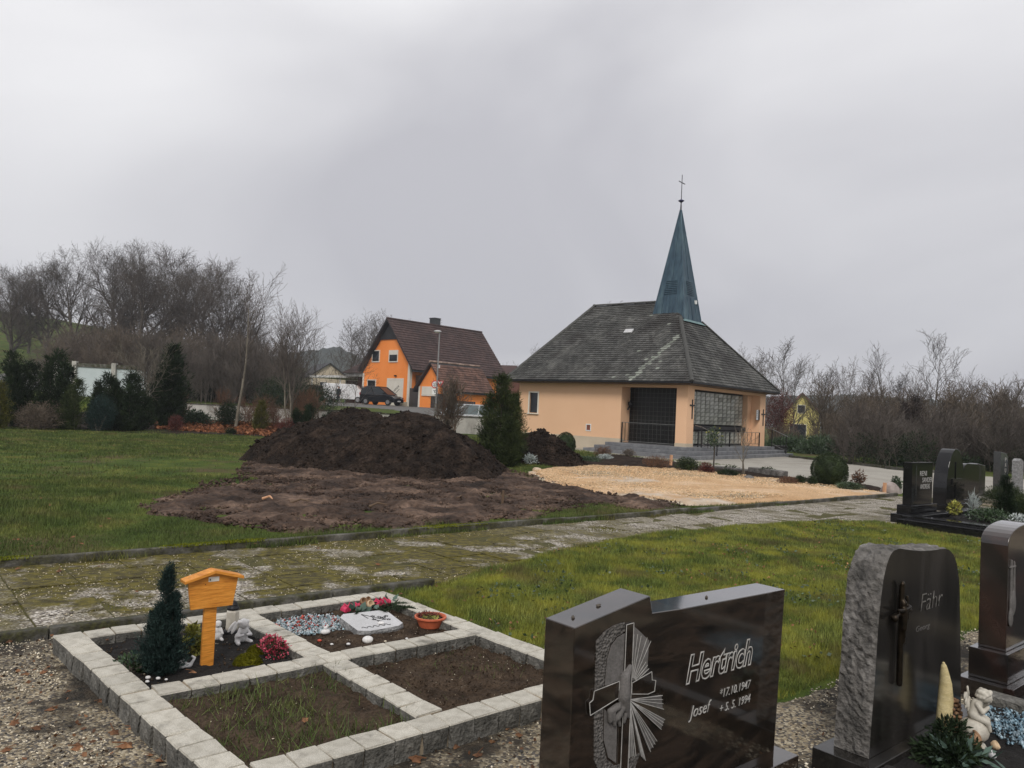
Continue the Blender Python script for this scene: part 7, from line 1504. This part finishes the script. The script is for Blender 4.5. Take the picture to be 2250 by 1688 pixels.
hedge_mass('undergrowth', [(r_.uniform(330, 640), r_.uniform(60, 72), r_.uniform(1.2, 2.4), r_.uniform(1.6, 3.0)) for i in range(28)], 1400, .16, .05, M['yew'], 5)
def shrub_px(name, label, pxb, pyb, Y, wpx, hpx, mat_, n=5000, L=.07, w=.02, seed=1, kind='bush', group=None, plumes=3, cat='shrub', quad=False, zz=None):
    p = at(pxb, pyb, Y); p.z = float(height(p.x, p.y)) if zz is None else zz; R_ = wpx / 1690 * Y / 2; H_ = hpx / 1690 * Y; r = random.Random(seed)
    if kind == 'bush':
        bl = [(r.uniform(-.3, .3) * R_, r.uniform(-.3, .3) * R_, H_ * r.uniform(.42, .6), R_ * r.uniform(.6, .85), R_ * r.uniform(.6, .8), H_ * r.uniform(.38, .48)) for _ in range(4)]; bl.append((0, 0, H_ * .35, R_, R_ * .8, H_ * .38))
        return shrub(name, label, cat, p, bl, n, L, w, mat_, seed, group, quad=quad)
    if kind == 'ball':
        return shrub(name, label, cat, p, [(0, 0, H_ * .5, R_, R_, H_ * .5)], n, L, w, mat_, seed, group, shell=.93, up=.1, out=1.2)
    pl_ = [(0, 0, H_, R_ * .8)] + [(r.uniform(-.6, .6) * R_, r.uniform(-.5, .5) * R_, H_ * r.uniform(.6, .92), R_ * r.uniform(.35, .6)) for _ in range(plumes)]
    return conifer(name, label, cat, p, pl_, n, L, w, mat_, seed, group)
shrub_px('yew', 'large dark yew at the left picture edge', 20, 945, 31, 130, 165, M['yew'], 14000, .16, .03, 1, 'cone', plumes=6)
shrub_px('golden_thuja', 'yellow-green thuja cut by the left picture edge', -5, 950, 29, 75, 105, M['thuja_gold'], 8000, .09, .02, 2, 'cone', plumes=4)
shrub_px('yew', 'tall dark brownish conifer shrub left of the panel wall', 120, 945, 31.5, 120, 175, M['yew'], 15000, .15, .03, 3, 'cone', plumes=6)
shrub_px('thuja', 'olive-green thuja in front of the left end of the panel wall', 165, 948, 30.5, 80, 115, M['thuja'], 9000, .10, .02, 4, 'cone', plumes=4)
shrub_px('blue_juniper', 'rounded blue-green juniper at the lawn edge', 215, 950, 30.5, 66, 76, M['blue_conifer'], 9000, .07, .016, 5, 'bush')
shrub_px('yew', 'dark yew with pointed shoots before the panel wall', 232, 945, 32, 95, 125, M['yew'], 12000, .15, .03, 6, 'cone', plumes=7)
shrub_px('yew', 'wide dark yew with drooping shoots at the right end of the panel wall', 285, 948, 32, 110, 128, M['yew'], 13000, .15, .03, 7, 'cone', plumes=7)
shrub_px('shrub', 'low dark brown shrub under the tall conifer at the lawn edge', 90, 952, 30, 110, 60, M['twig_brown'], 6000, .09, .02, 8)
shrub_px('conifer_tree', 'tall dark drooping conifer right of the panel wall', 372, 930, 36, 105, 185, M['yew'], 20000, .20, .04, 9, 'cone', plumes=5, cat='tree')
shrub_px('shrub', 'low red-leaved shrub left on the leaf litter', 385, 945, 33, 38, 36, M['red_leaf'], 2500, .06, .02, 10)
shrub_px('laurel_shrub', 'low glossy green shrub before the wall between the dark conifer and the slender tree', 432, 925, 39, 72, 30, M['laurel'], 2600, .12, .05, 11, quad=True)
shrub_px('shrub', 'dark round evergreen shrub at the foot of the slender tree', 505, 930, 38.5, 60, 55, M['yew'], 5200, .09, .025, 12)
shrub_px('golden_thuja', 'small cone-shaped olive-gold shrub between slender and multi-stemmed trees', 572, 945, 36.5, 54, 66, M['thuja_gold'], 6000, .09, .02, 13, 'cone', plumes=3)
shrub_px('barberry', 'low reddish barberry on the leaf litter beside the earth mound', 628, 945, 34, 55, 38, M['red_leaf'], 3000, .06, .02, 14)
shrub_px('yew', 'dark yew behind the left shoulder of the earth mound', 675, 945, 34.5, 66, 66, M['yew'], 8000, .11, .025, 15, 'cone', plumes=5)
shrub_px('yew', 'second dark yew behind the earth mound, below the white van', 725, 940, 35, 60, 50, M['yew'], 7000, .11, .025, 16, 'cone', plumes=5)
shrub_px('golden_thuja', 'small yellowish thuja behind the top of the earth mound', 790, 930, 34, 34, 62, M['thuja_gold'], 4500, .09, .02, 17, 'cone', plumes=2)
shrub_px('low_shrub', 'tiny dark shrub on the leaf litter below the slender tree', 508, 946, 33, 28, 16, M['yew'], 1200, .06, .02, 18)
shrub_px('hedge', 'clipped dark hedge behind the silver car', 1052, 905, 60, 70, 20, M['box'], 4000, .12, .05, 19)
shrub_px('red_tree', 'reddish brown leafy tree between chapel and yellow garden house', 1712, 985, 56, 70, 120, M['red_leaf'], 9000, .12, .035, 20, cat='tree')
shrub_px('conifer_tree', 'dark purplish conifer in the middle of the right thicket', 2008, 1010, 42, 90, 140, mat('dusky_leaf', [(.025, .018, .016), (.05, .035, .03)], scale=2, rough=.9, island=.4), 10000, .16, .03, 21, 'cone', plumes=5, cat='tree')
hedge_mass('undergrowth', [(r_.uniform(560, 700), r_.uniform(50, 58), r_.uniform(1.0, 1.6), r_.uniform(1.0, 1.9)) for i in range(12)], 1400, .13, .04, M['yew'], 15)
def hedge_row(name, pts, n, L, w, mat_, seed, h):
    r = np.random.default_rng(seed); PP = []; DD = []
    for (x_, y_) in pts:
        hh = h * r.uniform(.8, 1.15); P, d = bush_pts([(x_, y_, hh * .5, 1.9, 1.9, hh * .6)], n, r); PP.append(P); DD.append(d)
    P = np.concatenate(PP); D = np.concatenate(DD) + r.normal(size=P.shape) * .5
    o = link(bpy.data.objects.new(name, leaf_mesh(name, P, D, L, w, mat_, seed))); o['kind'] = 'stuff'
hedge_row('reflection_hedge', [(34 - .42 * i + r_.uniform(-.5, .5), 22 - 1.9 * i) for i in range(18)], 1100, .34, .22, M['yew'], 31, 4.2)  # unseen hedge, added to darken what the polished headstones reflect
# the thuja by the mounds
p = Vector(onz(1096, 1024)); 
cf = conifer('thuja', 'tall dark olive thuja standing between the two earth mounds', 'tree', p, [(0, 0, 2.62, .55), (-.40, -.1, 1.95, .42), (.42, .1, 2.05, .42), (-.15, -.35, 2.1, .40), (.2, -.3, 1.7, .42), (-.55, .1, 1.35, .38), (.6, -.1, 1.3, .36), (.1, -.5, 1.2, .4)], 52000, .085, .018, M['thuja'], 61, sharp=.55)
# willow-like brown bush and clipped balls
p = ground_pt(985, 37); wb_ = thing('bare_bush', 'reddish brown upright bare bush before the orange outbuilding', 'shrub', p)
V, F = BUT[1]; np_obj('stems', V * np.array([.75, .75, .72]), F, M['twig_brown'], wb_); V, F = BUT[0]; np_obj('stems', V * np.array([.7, .7, .66]), F, M['twig_red'], wb_)
V, F = BUT[2]; np_obj('stems', V * np.array([.8, .8, .70]), F, M['twig_brown'], wb_)
p = onz(1242, 1001, .02); shrub('clipped_box', 'clipped box ball before the chapel wall beside the small mound', 'shrub', p, [(0, 0, .42, .36, .36, .42)], 9000, .035, .018, M['box'], 62, core=1, shell=.94, up=.1, out=1.2)
p = onz(1822, 1068, .03); shrub('clipped_box', 'clipped box ball between gravel pad and forecourt', 'shrub', p, [(0, 0, .41, .44, .44, .42)], 16000, .030, .016, M['box'], 63, core=1, shell=.94, up=.1, out=1.2)
# planting bed between gravel and forecourt
def bed_shrub(px_, py_, wpx, hpx, mat_, label, n=900, L=.05, w=.02, seed=1, name='low_shrub', quad=False, group=None):
    p = onz(px_, py_, .05); Y_ = p.y; return shrub_px(name, label, px_, py_, Y_, wpx, hpx, mat_, n, L, w, seed, 'bush', group, quad=quad, zz=.05, cat='shrub')
bed_shrub(1325, 1003, 40, 22, M['twig_red'], 'withered reddish brown perennials nearest the chapel steps in the bed', 1400, .06, .015, 1)
bed_shrub(1330, 1012, 36, 14, M['silver_leaf'], 'low silver-grey cushion plants in the bed before the chapel', 900, .05, .02, 2)
bed_shrub(1382, 1005, 34, 18, M['twig_brown'], 'brown withered tuft left of the wooden stake', 1000, .06, .015, 3)
bed_shrub(1290, 1016, 70, 14, M['laurel'], 'low green ground plants at the left end of the planting bed', 1500, .05, .02, 4)
bed_shrub(1440, 1028, 70, 24, M['twig_red'], 'dark red-brown heather row left of the wooden stake', 2200, .05, .012, 5)
bed_shrub(1512, 1036, 52, 30, M['box'], 'dark green low shrub right of the wooden stake', 2200, .05, .025, 6)
bed_shrub(1552, 1040, 36, 22, M['red_leaf'], 'reddish low shrub at the foot of the standard shrub', 1200, .05, .02, 7)
bed_shrub(1602, 1045, 60, 12, M['yew'], 'dark ground-hugging plants before the stone trough', 1300, .05, .02, 8)
bed_shrub(1730, 1064, 52, 16, M['twig_red'], 'low heather with reddish tips left of the larger box ball', 1300, .05, .012, 9)
bed_shrub(1757, 1062, 24, 16, M['box'], 'small round green shrub left of the larger box ball', 900, .04, .02, 10)
bed_shrub(1786, 1066, 24, 18, M['box'], 'small dark shrub touching the larger box ball', 900, .04, .02, 11)
bed_shrub(1868, 1076, 66, 16, M['laurel'], 'low dark evergreen plants right of the larger box ball', 1600, .05, .02, 12)
bed_shrub(1888, 1068, 30, 30, M['twig_red'], 'withered dark flower heads on stalks right of the larger box ball', 260, .09, .03, 13)
bed_shrub(1970, 1080, 24, 30, M['laurel'], 'small green plant beside the pinkish boulder', 500, .07, .03, 14)
bed_shrub(1118, 1020, 34, 18, M['silver_leaf'], 'silver-leaved plant in front of the thuja, left one', 420, .07, .03, 15, quad=True)
bed_shrub(1166, 1018, 28, 20, M['silver_leaf'], 'silver-leaved plant in front of the small mound, right one', 420, .07, .03, 16, quad=True)
bed_shrub(2040, 1010, 90, 30, M['twig_brown'], 'brown low growth behind the forecourt kerb at the right', 1500, .08, .02, 17)
p = onz(1958, 1084); t = thing('boulder', 'pinkish grey boulder at the end of the gravel pad', 'boulder', p, .4)
def rocky(name, r, mat_, par, seed, sub=2):
    b = MB(); b.ell((0, 0, 0), r, 18, 12); R_ = random.Random(seed)
    b.v = [tuple(Vector(v) * (1 + .22 * (float(vnoise(v[0] / r[0] * 2 + seed, v[1] / r[1] * 2 + v[2] / r[2], seed)) - .5))) for v in b.v]
    return b.build(name, mat_, par, smooth=True)
rocky('stone', (.30, .22, .27), M['stone_pale'], t, 3)
for px_, py_, rr, lb, m_ in ((1083, 1032, .10, 'pale orange stone at the left foot of the thuja', M['stake']), (1098, 1036, .09, 'small pale orange stone before the silver plant', M['stake']), (1180, 1034, .16, 'orange-brown rubble heap piece before the small mound', M['orange_gravel']), (1172, 1042, .13, 'second orange-brown rubble piece before the small mound', M['orange_gravel']), (1840, 1012, .35, 'flat pale boulder at the edge of the thicket', M['stone_pale']), (1690, 1000, .3, 'rounded mossy boulder right of the chapel steps', M['moss']), (1375, 1026, .10, 'dark stone at the edge of the gravel pad', M['rough_stone']), (1645, 1052, .18, 'greyish boulder in the planting bed left of the stone trough', M['rough_stone']), (1600, 1046, .16, 'flat grey stone in the planting bed by the young tree', M['rough_stone'])):
    t = thing('stone', lb, 'stone', onz(px_, py_, .04), px_); rocky('stone', (rr, rr * .8, rr * .55), m_, t, px_)
for (x0, y0, x1, y1, h_, lb) in ((1575, 1035, 1640, 1043, .16, 'long low stone trough behind the bare young tree'), (1652, 1044, 1722, 1054, .24, 'mossy stone trough edge right of the bare young tree')):
    a, c_ = onz(x0, y0), onz(x1, y1); t = thing('stone_trough', lb, 'trough', (0, 0, 0)); MB().beam((a.x, a.y, h_ / 2), (c_.x, c_.y, h_ / 2), .32, h_).build('trough', M['rough_stone'], t, bevel=.02)
    P_, d_ = bush_pts([((a.x + c_.x) / 2, (a.y + c_.y) / 2, h_, abs(c_.x - a.x) * .4, .2, .05)], 260, r_); link(bpy.data.objects.new('plants', leaf_mesh('plants', P_, d_, .05, .02, M['box'], 1)), t)
for px_, py_, hpx, w_, lb, m_ in ((1473, 1030, 30, .07, 'pinkish wooden survey stake at the far edge of the gravel pad', M['stake']), (1943, 1085, 24, .06, 'short pinkish stake before the boulder', M['stake']), (1103, 1112, 34, .035, 'thin dark wooden stake in the bare earth', M['soffit']), (1079, 1018, 22, .06, 'short pale stake at the right foot of the big mound', M['stake'])):
    p = onz(px_, py_); MB().box(-w_ / 2, w_ / 2, -w_ / 2, w_ / 2, -.05, hpx / 1690 * p.y).build('stake', m_); o = bpy.context.scene.collection.objects[-1]; tag(o, lb, 'stake'); o.location = p; o.rotation_euler = (0, .04, .3)
# standard shrub and bare young tree in the bed
p = onz(1567, 1038); t = thing('standard_shrub', 'small standard shrub with thin pale foliage crown before the chapel steps', 'shrub', p)
MB().cyl((0, 0, 0), (.02, 0, .80), .028, .018, 7).build('stem', M['bark'], t)
P_, d_ = bush_pts([(0, 0, 1.05, .30, .26, .32)], 420, r_, .5); link(bpy.data.objects.new('foliage', leaf_mesh('foliage', P_, d_ + r_.normal(size=P_.shape), .075, .035, M['laurel'], 1, True)), t)
P_, d_ = bush_pts([(0, 0, 1.15, .26, .22, .28)], 26, r_, .6); link(bpy.data.objects.new('pale_leaves', leaf_mesh('pale_leaves', P_, d_, .08, .05, M['yellow_green'], 1, True)), t)
p = onz(1636, 1046); TS = Tree(91, trunk='bark_pale', twig='bark_pale', H=2, r0=.04, lev=2, kids=(1, 1, 1, 1), lr=(.5, .5, .4, .4), ang=(.55, .5, .5, .5), up=(.02, .1, 0, 0), start=.35, rmin=.008, nseg=(8, 5, 3), wob=(.05, .1, .15, .2), forks=2)
TS.put('young_tree', 'small bare young tree with pale stem before the glass block wall', p, 1.75, 0)
for px_, py_, hp_, lb, vi in ((1118, 0, 0, '', 0),): pass

# ------------------------------------------------------------------ earth mounds
def mound(name, label, P, Hc, peaks, slope, seed, res=.07):
    x0 = min(p[0] for p in P) - .3; x1 = max(p[0] for p in P) + .3; y0 = min(p[1] for p in P) - .3; y1 = max(p[1] for p in P) + .3
    X, Y = np.meshgrid(np.arange(x0, x1, res), np.arange(y0, y1, res)); D_ = sdist(X, Y, P) + .28 * fbm(X * 1.3, Y * 1.3, seed, 3) * 2
    crest = Hc + sum(a * np.exp(-((X - px_) ** 2 + (Y - py_) ** 2) / r ** 2) for px_, py_, a, r in peaks)
    base = np.clip(D_ * slope, -.3, None); Z = crest - np.logaddexp(0, (crest - base) * 6) / 6
    Z = Z + (.24 * fbm(X * 1.6, Y * 1.6, seed + 3, 3) + .19 * fbm(X * 4.2, Y * 4.2, seed + 9, 5) + .07 * (1 - np.abs(fbm(X * 3 + Y, Y * 3 - X, seed + 4, 3)) * 4)) * np.clip(Z * 2.5, 0, 1)
    # run-off gullies down the flanks
    Z = Z + .05 * fbm((X + Y * .4) * 3.5, Y * .6, seed + 7, 3) * np.clip(Z * 2, 0, 1)
    keep = D_ > -.35; i = np.arange(X.size).reshape(X.shape); kc = keep[:-1, :-1] & keep[:-1, 1:] & keep[1:, 1:] & keep[1:, :-1]
    F = np.stack([i[:-1, :-1], i[:-1, 1:], i[1:, 1:], i[1:, :-1]], -1)[kc]; V = np.stack([X, Y, Z + .01], -1).reshape(-1, 3); used = np.unique(F); mp = np.zeros(len(V), int); mp[used] = np.arange(len(used))
    o = np_obj(name, V[used], mp[F], M['soil_mound'], smooth=True); tag(o, label, 'earth mound')
    # loose clods
    r = np.random.default_rng(seed); ok = np.argwhere((Z > .05)); pk_ = ok[r.integers(0, len(ok), 6000)]
    return o, X, Y, Z, pk_
o1, X1, Y1, Z1, k1 = mound('earth_mound', 'large heap of dark excavated earth in the middle of the lawn', [(-6.9, 19.6), (-5.4, 18.2), (-3.6, 17.2), (-1.5, 16.9), (-.35, 17.2), (-.05, 18.0), (.1, 19.6), (-.3, 21.6), (-1.6, 23.3), (-4, 24.8), (-6, 24.2), (-7.2, 22)], .98, [(-2.55, 19.8, .42, .75), (-1.3, 18.9, .22, .9), (-4.5, 22.4, .40, 1.2), (-3.2, 21.2, .10, 1.2)], .72, 5)
o2, X2, Y2, Z2, k2 = mound('earth_mound', 'smaller heap of dark earth right of the thuja', [(-.6, 26.2), (-.4, 24.4), (.4, 23.4), (1.5, 23.0), (2.2, 23.1), (2.35, 23.9), (2.0, 25.2), (1.4, 26.6), (.4, 27.0)], 1.05, [(.75, 25.0, .45, .6), (1.25, 24.6, .15, .5)], .95, 8)
def clods(X, Y, Z, pk_, seed):
    r = np.random.default_rng(seed); n = len(pk_); P = np.stack([X[pk_[:, 0], pk_[:, 1]], Y[pk_[:, 0], pk_[:, 1]], Z[pk_[:, 0], pk_[:, 1]]], -1) + r.normal(size=(n, 3)) * np.array([.03, .03, 0])
    O = np.array([(1, 0, 0), (0, 1, 0), (-1, 0, 0), (0, -1, 0), (0, 0, 1), (0, 0, -1)], float); F = np.array([(0, 1, 4), (1, 2, 4), (2, 3, 4), (3, 0, 4), (1, 0, 5), (2, 1, 5), (3, 2, 5), (0, 3, 5)])
    V = (O[None] * (1 + r.uniform(-.4, .4, (n, 6, 1))) + r.uniform(-.3, .3, (n, 6, 3))) * (.012 * 5 ** (r.random(n) ** 2.5))[:, None, None]
    o = np_obj('earth_clods', (V + P[:, None]).reshape(-1, 3), (F[None] + (np.arange(n) * 6)[:, None, None]).reshape(-1, 3), M['soil_mound']); o['kind'] = 'stuff'
clods(X1, Y1, Z1, k1, 1); clods(X2, Y2, Z2, k2, 2)
# leaf litter on the border bed
def litter():
    r = np.random.default_rng(3); n = 13000; px_ = r.uniform(350, 655, n); Y_ = r.uniform(31.0, 41.5, n)
    f = (px_ - 1125) / FPX; x = Y_ * f + .0; y = Y_; k = (dwall(x, y) < -.3) & (dwall(x, y) > -10.1 + .8 * fbm(x, y, 3)) & (fbm(x * 1.4, y * 1.4, 6, 3) > -.12); x, y = x[k], y[k]; z = height(x, y) + .05 + r.uniform(0, .05, len(x))
    P = np.stack([x, y, z], -1); D = r.normal(size=P.shape); D[:, 2] *= .35
    o = link(bpy.data.objects.new('leaf_litter', leaf_mesh('leaf_litter', P, D, .13, .11, M['leaf_bed'], 2, True))); o['kind'] = 'stuff'
litter()
for px_, py_, lb in ((590, 1098, 'orange-pink shard lying in the bare earth'), (830, 1113, 'broken root sticking out of the bare earth left of centre'), (660, 1105, 'thin root piece lying in the bare earth'), (1010, 1096, 'dark root stub in the bare earth near the thin stake')):
    p = onz(px_, py_, .08); b = MB(); b.cyl((-.14, 0, 0), (.0, .02, .05), .022, .016, 6); b.cyl((0, .02, .05), (.13, -.03, .03), .016, .008, 6); o = b.build('debris', M['stake'] if 'shard' in lb else M['soffit']); tag(o, lb, 'debris'); o.location = p; o.rotation_euler = (0, 0, px_)
